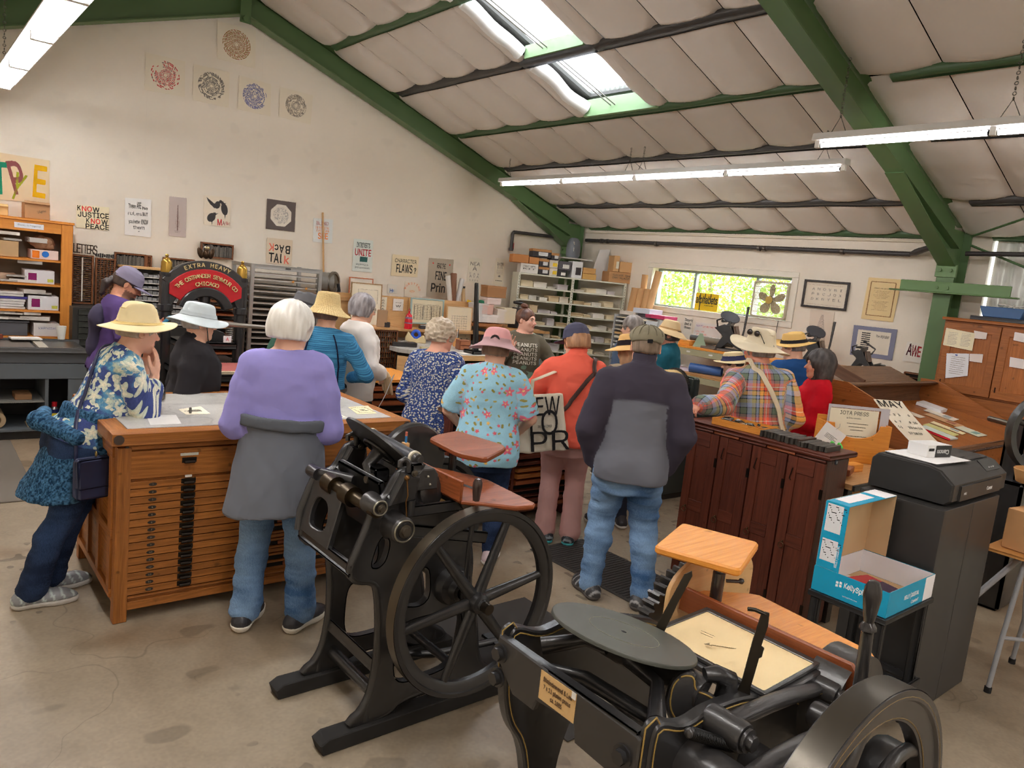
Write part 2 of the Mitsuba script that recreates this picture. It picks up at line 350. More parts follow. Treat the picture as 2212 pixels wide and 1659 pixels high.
for s in(1,-1):
 for k in range(len(PURL)-1):
  for y in ys:
   x0,x1=PURL[k]+.02,PURL[k+1]-.02
   if s<0:
    x0,x1=2*XP-x1,2*XP-x0
   y0,y1=y-PW+.004,y-.004
   if s>0 and k<3 and y1>SY0+.02 and y0<SY1-.02:
    for a,c in((max(y0,SY1+.01),y1),(y0,min(y1,SY0-.01))):
     if c-a>.08:part(ck,'insulation_panel',quilt(x0,x1,a,c,14,6),'insulation')
    continue
   if s>0 and y1>.3:part(ck,'insulation_panel',quilt(x0,x1,y0,y1),'insulation')
   else:rest.merge(quilt(x0,x1,y0,y1,6,4))
scene['ceiling__insulation_far']=mikit.ply(rest.arr()[:2],'insulation',True);labels['ceiling__insulation_far']={'kind':'stuff','label':'white quilted roof insulation beyond the frame'}
GREEN=S(72,98,60);DK=S(52,50,48)
for s in(1,-1):
 for k,x in enumerate(PURL):
  X=XP+s*(x-XP);z=roofz(X)
  c=DK if k in(2,4,5) else S(58,82,52)
  def purlin(y0,y1,c):
   b=B(c);n=26;yy=np.linspace(y0,y1,n);wv=.012*(meshkit.noise(np.c_[yy*2.3,yy*0+k,yy*0])-.5)
   w=.03+(.012 if k in(2,5) else 0)
   b.rings([np.array([(X-w,y,z+.07),(X+w,y,z+.05),(X+w*1.1,y,z-.035+d),(X-w*1.1,y,z-.01+d)]) for y,d in zip(yy,wv)])
   part(ck,'purlin',b,'satin')
  if s>0 and k in(2,):
   purlin(YG-.3,SY1+.1,c);purlin(SY1+.1,SY0-.1,S(60,62,64));purlin(SY0-.1,3.3,c);purlin(2.9,YB,c)
  else:purlin(YG-.3,3.3,c);purlin(2.9,YB,c)
sk=struct('window_2',B(S(120,150,110)).bx(SX1-.02,SX1+.1,SY0-.12,SY1+.06,roofz(SX1)-.03,roofz(SX1)+.15).bx(4.88,4.93,SY0,SY1,roofz(4.9)+.0,roofz(4.9)+.13),'satin',label='skylight opening between the purlins with translucent sheet above')
b=B(S(235,235,230));ex=np.array((1,0,-.34))
for s,y in((1,SY1),(-1,SY0)):
 for a in range(3):
  x0,x1=(SX0,4.1,5.02)[a],(4.0,4.86,SX1-.02)[a]
  P=[np.array((x,y+s*.03+.02*math.sin(7*x),roofz(x)+.045+.012*math.sin(11*x))) for x in np.linspace(x0,x1,12)]
  part(sk,'foil_wrap' if s>0 else 'edge_wrap',B(S(232,232,228)).tube(P,[.075 if s>0 else .035]*12,10),'satin')
cor=B();yy=np.linspace(SY0-.05,SY1+.05,60);zz=.016*np.sin(yy*2*np.pi/.07)
cor.add(np.vstack([np.c_[yy*0+SX0-.05,yy,roofz(SX0)+.26+zz],np.c_[yy*0+SX1+.2,yy,roofz(SX1+.2)+.26+zz]]),[(i,i+1,61+i,60+i) for i in range(59)])
part(sk,'translucent_sheet',cor,'glass')
part(sk,'purlin_lip',B(S(70,74,66)).rings([np.array([(SX1+.02,y,roofz(SX1)+.25+z),(SX1+.05,y,roofz(SX1)+.25+z),(SX1+.05,y,roofz(SX1)+.17),(SX1+.02,y,roofz(SX1)+.17)]) for y,z in zip(yy,zz)]),'satin')
for y in(5.72,5.78):part(sk,'tie_rod',B(S(90,88,80)).cyl((SX0,y+.2,roofz(SX0)+.06),(SX1+.05,y+.02,roofz(SX1)+.03),.006,n=6),'satin')
def steel(y,xs,haunch,key):
 """xs: +1 right half"""
 M=lambda x:XP+xs*(x-XP)
 fl,th,dp=.17,.012,.24
 def flange(b,P):
  for(xa,za),(xb,zb) in zip(P[:-1],P[1:]):
   d=np.array((M(xb)-M(xa),0,zb-za));Ln=np.linalg.norm(d);ez=d/Ln
   R=np.stack([np.cross((0,1,0),ez),(0,1,0),ez],1)
   b.box(((M(xa)+M(xb))/2,y,(za+zb)/2),(th,fl,Ln+.01),R=R,bev=.002)
 r=lambda x:4.73-.34*(x-XP)
 web,f1,f2=B(GREEN),B(GREEN),B(GREEN)
 web.prism([(M(XP),r(XP)-dp),(M(8.3),r(8.3)-dp-.02),(M(8.3),r(8.3)),(M(XP),r(XP))],(0,y,0),(1,0,0),(0,0,1),.01)
 flange(f1,[(XP-.02,r(XP)-dp),(8.3,r(8.3)-dp-.02)]);flange(f2,[(XP,r(XP)+.02),(8.45,r(8.45)+.02)])
 hw,hf=B(GREEN),B(GREEN)
 hw.prism([(M(haunch),r(haunch)-dp),(M(8.3),2.48),(M(8.3),r(8.3)-dp)],(0,y,0),(1,0,0),(0,0,1),.01)
 flange(hf,[(haunch,r(haunch)-dp-.03),(8.3,2.48)])
 cl=B(GREEN);cl.bx(M(8.3)-.006,M(8.3)+.006,y-fl/2,y+fl/2,0,2.5).bx(M(8.58)-.006,M(8.58)+.006,y-fl/2,y+fl/2,0,2.85)
 cw=B(GREEN);cw.bx(M(8.3),M(8.58),y-.005,y+.005,0,2.86)
 bp=B(GREEN);bp.bx(M(8.12),M(8.66),y-.15,y+.15,0,.02)
 return web,f1,f2,hw,hf,cl,cw,bp
for y,lab in((8.88,'green painted steel portal frame against the back gable wall'),(3.16,'green painted steel portal frame crossing the ceiling on the right')):
 for xs in(1,-1):
  key=num('steel_frame');labels[key]={'kind':'structure','label':lab+(', window side half' if xs>0 else ', left half')}
  W,f1,f2,hw,hf,cl,cw,bp=steel(y,xs,7.15 if y>5 else 6.8,lab)
  for nm,m in(('rafter_web',W),('bottom_flange',f1),('top_flange',f2),('haunch_web',hw),('haunch_flange',hf),('column_flange',cl),('column_web',cw),('base_plate',bp)):part(key,nm,m,'satin')
  X=XP+xs*(8.3-XP)
  part(key,'splice_plate',B(S(84,112,68)).bx(X-.018,X+.01,y-.1,y+.1,2.37,2.5),'satin')
  for dy in(-.05,.05):
   for z in(2.44,2.26):part(key,'bolt',B(S(80,106,64)).cyl((X-.02,y+dy,z),(X-.045,y+dy,z),.018,n=6),'satin')
  if y<5 and xs>0:
   part(key,'cross_channel',B(S(84,112,68)).bx(X-.03,X-.012,y-.62,y+.42,2.21,2.32).bx(X-.1,X-.012,y-.7,y+.5,2.2,2.215),'satin')
b=B(GREEN);b.bx(2.94,3.06,8.79,8.8,4.38,4.75).cyl((3,8.76,4.42),(3,8.83,4.42),.035,n=6);struct('trim_3',b,'satin',label='green ridge splice plate of the back steel frame')
for p,q in(((8.4,3.02,2.8),(7.0,1.2,3.2)),((8.5,3.05,2.72),(8.55,-1.2,1.1))):
 one('brace_rod','thin green brace rod running up from the second column along the roof' if q[2]>3 else 'thin green brace rod running down across the corrugated metal wall','brace rod',B(S(70,100,62)).cyl(p,q,.012,n=8),'satin')
b=B(S(96,110,70));b.add([(XR+.3,-20,-.3),(60,-20,-.3),(60,40,-.3),(XR+.3,40,-.3)],[(0,1,2,3)]);struct('ground_outside',b,'matte')
scene['leaf']={'type':'principledthin','base_color':VC,'roughness':.5,'diff_trans':.9,'spec_trans':0.0}
lr=np.random.default_rng(8)
for i,(cx,cy,r,h) in enumerate(((11.6,8.6,1.1,3.2),(12.6,6.9,1.2,3.6),(11.4,5.7,.9,2.5),(12.9,4.7,1.3,3.6),(14.5,10.5,1.8,4.5),(12.2,10.2,1.2,3.4))):
 nl=4200;d=lr.normal(size=(nl,3));d/=np.linalg.norm(d,axis=1,keepdims=True);rr=lr.uniform(.45,1,nl)**.5
 c=np.c_[cx+d[:,0]*r*rr,cy+d[:,1]*r*rr,h/2+d[:,2]*(h/2)*rr+.1]
 a,bb=lr.normal(size=(nl,3)),lr.normal(size=(nl,3));a/=np.linalg.norm(a,axis=1,keepdims=True);bb-=a*(a*bb).sum(1,keepdims=True);bb/=np.linalg.norm(bb,axis=1,keepdims=True)
 s=lr.uniform(.03,.06,(nl,1));V=np.stack([c-a*s,c+bb*s*.5,c+a*s,c-bb*s*.5],1).reshape(-1,3)
 ix=np.arange(nl)[:,None]*4;col=np.repeat(np.array(S(120,150,66))*lr.uniform(.6,1.5,(nl,1))*np.array([1,1,.8]),4,0)
 k=thing('shrub',['leafy green shrub outside the left window pane','tall leafy green shrub outside the middle window pane','lower green shrub outside below the yellow sign','leafy green shrub outside behind the box fan','big tree furthest left outside the window','leafy shrub outside left of the window'][i],'shrub')
 bb_=B();bb_.add(V,np.vstack([ix+[0,1,2],ix+[0,2,3]]),None,np.clip(col,0,.9));v,f,uv,kk=bb_.arr();scene[k+'__foliage']=mikit.ply((v,f),'leaf',False,color=kk);labels[k+'__foliage']={'kind':'stuff'}
 part(k,'trunk',B(S(80,66,50)).tube([(cx,cy,-.3),(cx+.05,cy,h*.3),(cx,cy+.06,h*.7)],[.07,.05,.02]),'matte')
def tube_light(name,label,x,y0,y1,z,tubes,dx,chains):
 k=thing(name,label,'light fixture',None)
 h=B(S(205,202,196));w=.055+dx
 h.prism([(-w,0),(-w*.8,.05),(w*.8,.05),(w,0),(w*.9,-.002),(-w*.9,-.002)],(x,(y0+y1)/2,z),(-1,0,0),(0,0,1),abs(y1-y0)+.06)
 part(k,'housing',h,'satin')
 n=tubes;ln=(y1-y0)/n
 for i in range(n):
  for s in((-1,1) if dx else(0,)):
   a,c=y0+i*ln+.03,y0+(i+1)*ln-.03
   b=B();b.cyl((x+s*dx,a,z-.035),(x+s*dx,c,z-.035),.019,n=12,caps=(False,False))
   kk=num(k+'__tube');scene[kk]=mikit.ply(b.arr()[:2],{'type':'diffuse','reflectance':{'type':'rgb','value':.5}},True,emitter={'type':'area','radiance':{'type':'rgb','value':[LAMP,LAMP*.965,LAMP*.955]}})
  part(k,'lamp_holder',B(S(220,218,210)).bx(x-dx-.02,x+dx+.02,y0+i*ln-.02,y0+i*ln+.02,z-.055,z),'satin')
 part(k,'lamp_holder',B(S(220,218,210)).bx(x-dx-.02,x+dx+.02,y1-.02,y1+.02,z-.055,z),'satin')
 for y in chains:
  zr=roofz(x)-.03
  b=B(S(96,94,88));nl=int((zr-z-.17)/.032)
  for j in range(nl):
   c=np.array((x,y,z+.17+j*.032));b.torus(c,(1,0,0) if j%2 else(0,1,0),.011,.0028,8,4,sx=1.0)
  b.tube([(x,y-.06,z+.05),(x,y,z+.17),(x,y+.06,z+.05)],.003,5)
  part(k,'chain',b,'metal')
tube_light('fluorescent_light','long four tube fluorescent strip light hanging on chains below the skylight',6.45,3.45,8.33,3.19,4,0,(8.2,6.0,5.8,3.65))
tube_light('fluorescent_light','fluorescent strip light hanging in front of the second green frame at the upper right',5.54,-1.68,3.2,3.2,4,0,(3.05,1.9,.6,-1.5))
tube_light('fluorescent_light','twin tube fluorescent light at the upper left corner',.75,1.2,8.5,3.17,6,.045,(8.35,5.2,3.0,1.4))
tube_light('fluorescent_light','twin tube fluorescent light in the row behind the photographer',.75,-4.2,.8,3.17,4,.045,(.6,-3.8))
tube_light('fluorescent_light','twin tube fluorescent light in the right hand row behind the photographer',5.54,-4.4,-1.9,3.2,2,.045,(-2.1,-4.2))
#woven and printed cloth patterns (uv in metres, v = 10*pattern + v)
def _fl(u,v,s,R,seed,prob,k=5):
 best=mi.Float(9);cr=mi.Float(0)
 for a in(-1,0,1):
  for b in(-1,0,1):
   cx,cy=dr.floor(u/s)+a,dr.floor(v/s)+b
   px=(cx+.2+.6*CR(cx,cy,seed))*s-u;py=(cy+.2+.6*CR(cx,cy,seed+1))*s-v
   rr=R*(.75+.5*CR(cx,cy,seed+2));r=dr.sqrt(px*px+py*py);th=dr.atan2(py,px)
   q=r/(rr*(.74+.26*dr.cos(k*th+6.28*CR(cx,cy,seed+3))));q=dr.select(CR(cx,cy,seed+4)<prob,q,9)
   cr=dr.select(q<best,CR(cx,cy,seed+5),cr);best=dr.minimum(best,q)
 return best,cr
def pat_fn(p,n,uv):
 k=dr.floor(uv.y/10);u,v=uv.x,uv.y-10*k
 wv=.9+.2*N3(u*700,v*700,0.0)
 fade=FBM(u*5,v*5,1.0,3);tw=N3(u*900,v*160,1.0);crs=FBM(u*9,v*38,4.0,2)
 dm=MIX(S(52,84,124),S(134,164,196),dr.clip(.15+1.15*(fade-.25)+.35*(tw-.5)+.4*(crs-.5),0,1))
 dk=MIX(S(22,32,52),S(56,76,112),dr.clip(.9*(fade-.2)+.35*(tw-.5)+.3*(crs-.5),0,1))
 f1,c1=_fl(u,v,.092,.03,3,.55);f2,c2=_fl(u,v+3.3,.06,.011,9,.6);f3,c3=_fl(u+2.2,v,.055,.011,15,.9,2)
 fs=mi.Color3f(S(158,206,224))*wv
 fs=dr.select(f3<1,MIX(S(128,126,62),S(170,160,96),c3),fs)
 fs=dr.select(f2<1,dr.select(c2<.5,mi.Color3f(S(232,186,96)),mi.Color3f(S(214,96,112))),fs)
 fs=dr.select(f1<1,MIX(S(206,58,96),S(240,142,160),dr.clip(f1,0,1)*.7+.3*c1),fs);fs=dr.select(f1<.27,mi.Color3f(S(244,214,150)),fs)
 def band(t):
  t=t-dr.floor(t);c=mi.Color3f(S(112,126,108))
  c=dr.select(t>.2,mi.Color3f(S(158,172,200)),c);c=dr.select(t>.34,mi.Color3f(S(176,170,120)),c);c=dr.select(t>.46,mi.Color3f(S(158,172,200)),c)
  c=dr.select(t>.56,mi.Color3f(S(236,176,92)),c);c=dr.select(t>.7,mi.Color3f(S(238,104,78)),c);c=dr.select(dr.abs(t-.81)<.012,mi.Color3f(S(240,225,205)),c);c=dr.select(t>.92,mi.Color3f(S(158,110,110)),c)
  for l in(.02,.2,.46,.56,.7):c=dr.select(dr.abs(t-l)<.014,mi.Color3f(S(44,50,62)),c)
  return c
 pl=(band(u/.23)*.52+band(v/.25+.3)*.48)*wv
 d1,d2,w=VOR(u*62,v*62);e1,e2,w2=VOR(u*105+7,v*105)
 nb=mi.Color3f(S(40,54,102))*wv;nb=dr.select(e1<.26,mi.Color3f(S(112,132,178)),nb);nb=dr.select((d1<.34)&(w<.75),mi.Color3f(S(216,214,206)),nb);nb=dr.select((d1<.12)&(w<.75),mi.Color3f(S(200,178,96)),nb)
 g1=FBM(u*9,v*13,2.0,4);g2,gc=_fl(u,v,.075,.036,31,.8);g3,gd=_fl(u+1,v+4,.04,.016,41,.85,2);g4=FBM(u*46,v*46,5.0,3)
 lf=MIX(S(60,72,122),S(78,136,168),SST(.42,.6,g1));lf=MIX(lf,S(196,206,184),SST(.56,.68,g1)*SST(.3,.6,g4)*.9)
 lf=dr.select((g3<1)&(g4>.38),mi.Color3f(S(214,216,196)),lf);lf=dr.select((g2<1)&(g4+.3*gc>.42),MIX(S(232,228,204),S(168,190,180),dr.clip(g2*1.1-.3,0,1)),lf);lf*=.85+.3*N3(u*300,v*300,3.0)
 hb=MIX(S(38,84,124),S(76,146,186),dr.clip(FBM(u*6,v*170,1.0,3)*1.3-.1+.25*dr.sin(v*420),0,1))
 st=MIX(S(168,138,82),S(236,214,160),dr.clip(.5+.35*dr.sin(u*900+3*N3(u*40,v*40))+.4*(N3(u*330,v*120,2.0)-.4)+.2*dr.sin(v*500),0,1))
 bo=MIX(S(18,42,66),S(78,122,156),dr.clip(1.7*FBM(u*120,v*120,1.0,3)-.52,0,1))
 mk=MIX(S(110,104,112),S(196,190,190),dr.clip(2*FBM(u*90,v*60,6.0,3)-.5,0,1))
 c=dm
 for i,x in enumerate((dk,fs,pl,nb,lf,hb,st,bo,mk)):c=dr.select(dr.abs(k-1-i)<.5,x,c)
 return c
bsdf('pattern',mikit.proc(pat_fn),.9,.12,sheen=.3)
def uvplain(pat,s=1.0):return lambda V:np.c_[V[:,0]*s+.8*V[:,1]+5,np.clip(V[:,2]*s+3,.1,9.8)+10*pat]
#people: distance fields meshed by surface nets
HQ=1.0
def snet(fn,lo,hi,h):
 """surface-nets mesh of fn(P)=0 in the box; fn takes (n,3) points"""
 h=h*HQ;lo=np.asarray(lo,float);n=np.maximum(4,np.ceil((np.asarray(hi)-lo)/h).astype(int)+1)
 st=4;nc=n//st+2
 g=np.stack(np.meshgrid(*[lo[k]+np.arange(nc[k])*h*st for k in range(3)],indexing='ij'),-1)
 dc=fn(g.reshape(-1,3)).reshape(nc)
 near=np.abs(dc)<h*st*1.9
 big=np.kron(near,np.ones((st,)*3,bool));sgn=np.kron(dc,np.ones((st,)*3))
 off=st//2
 big=big[off:off+n[0],off:off+n[1],off:off+n[2]];val=sgn[off:off+n[0],off:off+n[1],off:off+n[2]].copy()
 ix=np.argwhere(big)
 if len(ix)==0:return np.zeros((0,3)),np.zeros((0,3),int)
 val[big]=fn(lo+ix*h)
 ins=val<0
 c=[ins[a:n[0]-1+a,b:n[1]-1+b,d:n[2]-1+d]for a in(0,1) for b in(0,1) for d in(0,1)]
 s=sum(x.astype(np.int8) for x in c);act=(s>0)&(s<8)
 idx=np.full(act.shape,-1,np.int64);cells=np.argwhere(act);idx[act]=np.arange(len(cells))
 acc,cnt=np.zeros((len(cells),3)),np.zeros(len(cells))
 cor=[(a,b,d) for a in(0,1) for b in(0,1) for d in(0,1)]
 cv=np.stack([val[cells[:,0]+a,cells[:,1]+b,cells[:,2]+d]for a,b,d in cor],1)
 for i in range(8):
  for j in range(i+1,8):
   df=np.abs(np.array(cor[i])-cor[j])
   if df.sum()!=1:continue
   m=(cv[:,i]<0)!=(cv[:,j]<0)
   t=np.where(m,cv[:,i]/np.where(m,cv[:,i]-cv[:,j],1),0)[:,None]
   acc+=np.where(m[:,None],np.array(cor[i])+t*(np.array(cor[j])-cor[i]),0);cnt+=m
 V=lo+(cells+acc/cnt[:,None])*h
 F=[]
 for ax in range(3):
  b,d=(ax+1)%3,(ax+2)%3
  sl0=[slice(None)]*3;sl1=[slice(None)]*3;sl0[ax]=slice(0,-1);sl1[ax]=slice(1,None)
  a0,a1=ins[tuple(sl0)],ins[tuple(sl1)]
  E_=np.argwhere(a0!=a1);E_=E_[(E_[:,b]>0)&(E_[:,d]>0)&(E_[:,b]<n[b]-1)&(E_[:,d]<n[d]-1)]
  if not len(E_):continue
  flip=a0[tuple(E_.T)]
  q=[]
  for ob,od in((-1,-1),(0,-1),(0,0),(-1,0)):
   e=E_.copy();e[:,b]+=ob;e[:,d]+=od;q.append(idx[tuple(e.T)])
  q=np.stack(q,1);q[~flip]=q[~flip][:,::-1];F.append(q[(q>=0).all(1)])
 F=np.vstack(F)
 return V,np.vstack([F[:,:3],F[:,[0,2,3]]])
def smin(a,b,k):h=np.clip(.5+.5*(b-a)/k,0,1);return b*(1-h)+a*h-k*h*(1-h)
def smax(a,b,k):return-smin(-a,-b,k)
def cap(P,a,b,ra,rb):
 a,b=np.asarray(a,float),np.asarray(b,float);ba=b-a;h=np.clip((P-a)@ba/max(ba@ba,1e-9),0,1)
 return np.linalg.norm(P-a-h[:,None]*ba,axis=1)-(ra+h*(rb-ra))
def ell(P,c,r,R=None):
 q=P-np.asarray(c,float)
 if R is not None:q=q@R
 r=np.asarray(r,float);k0=np.linalg.norm(q/r,axis=1);k1=np.linalg.norm(q/r**2,axis=1)
 return k0*(k0-1)/np.maximum(k1,1e-9)
def normals(V,F):
 n=np.zeros_like(V);c=np.cross(V[F[:,1]]-V[F[:,0]],V[F[:,2]]-V[F[:,0]])
 for k in range(3):np.add.at(n,F[:,k],c)
 return n/np.maximum(np.linalg.norm(n,axis=1,keepdims=True),1e-12)
TZ=np.array([-.10,-.05,0.,.05,.08,.12,.17,.22,.26,.285,.30,.315,.34])
TW=np.array([.083,.095,.096,.088,.082,.082,.087,.092,.089,.072,.054,.037,.032])
TD=np.array([.060,.070,.072,.064,.060,.061,.066,.066,.056,.046,.040,.036,.032])
TF=np.array([-.006,-.012,-.010,-.002,.002,.003,.002,-.002,-.008,-.012,-.013,-.012,-.010])
class Person:
 def __init__(p,name,label,x,y,yaw,S,girth=1.0,fem=True,lean=0.,side=0.,twist=0.,pelvis=(0,0),head=(0,0,0),arms=None,feet=None,sh=None,z0=0.,belly=0.,hip=0.,hs=None):
  global HQ
  HQ=float(np.clip(1.2*math.hypot(x,y)/4.2,1.1,1.75))
  p.key=thing(name,label,'person');p.S,p.g=S,girth
  p.Rw,p.tw=rotz(yaw),np.array([x,y,z0]);p.fem=fem;p.belly=belly
  S_=S
  p.P=np.array([pelvis[0],pelvis[1],.53*S_])
  t=unit((math.sin(side),math.sin(lean),math.cos(lean)*math.cos(side)));r=unit(np.cross((math.sin(twist),math.cos(twist),0),t));f=np.cross(t,r)
  p.Rt=np.stack([r,f,t],1)
  tp=lambda a,b,c:p.P+p.Rt@(np.array((a,b,c))*S_)
  shw=sh or(.092 if fem else .102)
  p.shw=shw
  p.sho={'L':tp(-shw,-.012,.252),'R':tp(shw,-.012,.252)}
  p.neck=tp(0,-.012,.305)
  yh,ph,rh=head
  p.Rh=rotz(yh)@rotx(ph)@roty(rh)
  nk=unit(.55*t+.45*p.Rh[:,2])
  p.hs=hs or(S_/1.68)**.5*(1.0 if fem else 1.03)
  p.H=p.neck+nk*.046*S_+p.Rh@np.array([0,.018,.035])*p.hs
  p.hipj={'L':p.P+np.array((-.052*S_,0,-.01*S_)),'R':p.P+np.array((.052*S_,0,-.01*S_))}
  feet=feet or{}
  p.foot,p.knee,p.ank,p.toe={},{},{},{}
  for s,sg in(('L',-1),('R',1)):
   fx,fy,fa=feet.get(s,(sg*.062*S_,.0,sg*-.12))
   p.ank[s]=np.array((fx,fy-.01,.055*S_));p.foot[s]=(fx,fy,fa)
   m=(p.hipj[s]+p.ank[s])/2;Lg=np.linalg.norm(p.hipj[s]-p.ank[s]);full=.475*S_
   bend=math.sqrt(max(0,(full/2)**2-(Lg/2)**2));p.knee[s]=m+np.array((0,1,0))*min(bend,.09)+np.array((0,.012,.01))*S_
  arms=arms or{}
  p.elb,p.wri={},{}
  for s,sg in(('L',-1),('R',1)):
   a=arms.get(s,'hang')
   if isinstance(a,str):
    d={'hang':((.05,-.02,-.165),(.045,.04,-.30)),'front':((.045,-.03,-.165),(-.05,.10,-.24)),'fold':((.05,.0,-.165),(-.06,.12,-.15)),'pocket':((.055,-.03,-.165),(.02,.05,-.29)),'back':((.07,-.06,-.16),(.0,-.10,-.27))}[a]
    e,w=[p.sho[s]+p.Rt@(np.array((sg*q[0],q[1],q[2]))*S_) for q in d]
   else:e,w=[np.asarray(q,float) for q in a[:2]]
   ua,fa_=.175*S_,.15*S_
   e=p.sho[s]+unit(e-p.sho[s])*ua;w=e+unit(w-e)*fa_
   p.elb[s],p.wri[s]=e,w
  p.arms=arms;p.hands={}
  p.cap_cut=None
 def tl(p,Q):return(Q-p.P)@p.Rt/p.S
 def hl(p,Q):return(Q-p.H)@p.Rh/p.hs
 def out(p,V):return V@p.Rw.T+p.tw
 def torso(p,Q,ease=0.,drape=0.,wmul=1.0):
  q=p.tl(Q);z=q[:,2];g=p.g
  W,D,Fc=TW.copy()*g,TD.copy()*g,TF.copy()
  W[7:10]*=p.shw/.095*(1/g)**.6;W[10:]/=g;D[10:]/=g
  D[3:7]+=p.belly*.5;Fc[3:7]+=p.belly*.5
  if p.fem:D[5:8]+=.010;Fc[5:8]+=.008
  if drape>0:
   for i in range(len(W)-1,-1,-1):
    if i<7:W[i]=(1-drape)*W[i]+drape*max(W[i],W[i+1:8].max());D[i]=(1-drape)*D[i]+drape*max(D[i],D[i+1:8].max())
  w=np.interp(z,TZ,W)*wmul+ease/p.S;d=np.interp(z,TZ,D)*wmul+ease/p.S;f=np.interp(z,TZ,Fc)
  e=2.3
  k=((np.abs(q[:,0])/w)**e+(np.abs(q[:,1]-f)/d)**e)**(1/e)
  dist=(k-1)*np.minimum(w,d)*p.S
  for sx in(-1,1):dist=smin(dist,ell(Q,p.P+p.Rt@np.array((sx*.043,-.04*g,-.045))*p.S,np.array((.046,.042,.055))*p.S*g+ease),.03)
  for s in 'LR':dist=smin(dist,cap(Q,p.neck-p.Rt[:,2]*.012*p.S-p.Rt[:,1]*.004,p.sho[s],.026*p.S+ease*.6,.024*p.S+ease*.7),.035)
  return smax(dist,np.maximum(z-.335,-.13-z)*p.S,.02)
 def arm(p,Q,s,ease=0.,upto=1.0,cuff=1.0):
  S_=p.S;g=p.g**.7;e,w=p.elb[s],p.wri[s]
  r0,r1,r2=.0315*S_*g,.0255*S_*g,.0175*S_
  d=smin(cap(Q,p.sho[s],p.sho[s]+.35*(e-p.sho[s]),r0*.98+ease,r0*.95+ease),cap(Q,p.sho[s]+.35*(e-p.sho[s]),e,r0*.93+ease,r1+ease),.02)
  if upto>.5:d=smin(d,cap(Q,e,e+(w-e)*min(1,(upto-.5)*2),r1*.98+ease,(r1+(r2-r1)*min(1,(upto-.5)*2))*cuff+ease),.015)
  return d
 def leg(p,Q,s,ease=0.,flare=0.):
  S_,g=p.S,p.g;h,k,a=p.hipj[s],p.knee[s],p.ank[s]
  d=cap(Q,h+(0,-.008*S_,-.02*S_),k,.057*S_*g+ease,.037*S_*g**.6+ease)
  m=k+.35*(a-k)+np.array((0,-.012*S_,0))
  d=smin(d,cap(Q,k,m,.034*S_*g**.6+ease,.034*S_*g**.6+ease),.02)
  return smin(d,cap(Q,m,a,.033*S_*g**.6+ease,.022*S_+ease+flare),.02)
 def head_d(p,Q):
  q=p.hl(Q);x=np.abs(q[:,0]);qs=np.c_[x,q[:,1:]]
  d=ell(q,(0,-.014,.03),(.076,.096,.087))
  d=smin(d,ell(q,(0,.02,-.034),(.061,.073,.08)),.03)
  d=smin(d,cap(qs,(.046,-.002,-.055),(.014,.062,-.093),.02,.019),.025)
  d=smin(d,cap(q,(0,.064,-.088),(0,.07,-.09),.017,.016),.02)
  d=smin(d,ell(qs,(.036,.062,-.025),(.022,.02,.022)),.02)
  d=smin(d,cap(qs,(.012,.088,.026),(.044,.075,.024),.008,.006),.014)
  d=smax(d,-ell(qs,(.031,.094,.007),(.019,.016,.012)),.012)
  d=smin(d,ell(qs,(.031,.074,.006),(.0135,.0125,.0125)),.002)
  d=smin(d,cap(q,(0,.088,.012),(0,.112,-.026),.007,.0115),.012)
  d=smin(d,ell(qs,(.0105,.1,-.03),(.008,.009,.007)),.006)
  d=smin(d,cap(qs,(0,.094,-.052),(.02,.083,-.054),.0062,.004),.006)
  d=smin(d,cap(qs,(0,.093,-.062),(.017,.083,-.060),.0068,.004),.006)
  Re=rotz(-.35)
  e=ell(qs,(.079,-.012,-.004),(.009,.019,.031),Re);e=smax(e,-ell(qs,(.088,-.008,-.002),(.008,.011,.019),Re),.004)
  return smin(d,e,.006)*p.hs
 def body_d(p,Q):
  d=p.torso(Q)+np.clip((.27-p.tl(Q)[:,2])*.4,0,.018)
  for s in 'LR':
   d=smin(d,p.arm(Q,s)+.004,.02)
   d=smin(d,p.leg(Q,s)+.016,.02)
   a,fa=p.ank[s],p.foot[s]
   tdir=np.array((-math.sin(fa[2]),math.cos(fa[2]),0))*.1*p.S*.9
   d=smin(d,cap(Q,a+(0,0,-.02),a+tdir+(0,0,-.035*p.S),.03,.022),.02)
   if s in p.hands:d=smin(d,p.hand_d(Q,s),.008)
  nb=p.H+p.Rh@np.array((0,-.022,-.045))*p.hs
  d=smin(d,cap(Q,p.neck-p.Rt[:,2]*.03,nb,.052*(p.S/1.68)*(.94 if p.fem else 1.1),.05*(.94 if p.fem else 1.1)),.03)
  return smin(d,p.head_d(Q),.018)
 def set_hand(p,s,d=None,n=None,curl=.5,spread=.15,thumb=.6):
  """d: direction of the palm from wrist to knuckles, n: the way the palm faces"""
  w=p.wri[s];fd=unit(w-p.elb[s]);d=fd if d is None else unit(d);n=np.asarray(n if n is not None else(0,0,-1),float);n=unit(n-d*(n@d))
  side=np.cross(d,n)*(1 if s=='R' else-1)
  k=p.S/1.68*1.0
  segs=[(w,w+d*.045*k+side*.012*k,.021*k,.02*k),(w,w+d*.05*k-side*.014*k,.021*k,.018*k)]
  knuck=[]
  for i,(off,ln) in enumerate(((.03,.072),(.0105,.08),(-.009,.074),(-.0275,.058))):
   kx=w+d*(.086-.006*abs(i-1))*k+side*off*k
   knuck.append((w+d*.02*k+side*off*.6*k,kx,.0145*k,.0125*k))
   dirn=unit(d+side*(1.5-i)*spread*.5);pt=kx
   c=0
   for j,fr in enumerate((.45,.31,.24)):
    c+=curl*(.55,.8,.5)[j]*(1+.12*i)
    dd=dirn*math.cos(c)+n*math.sin(c);nx=pt+dd*ln*fr*k
    knuck.append((pt,nx,(.0092-.0009*j)*k,(.0085-.0009*j)*k));pt=nx
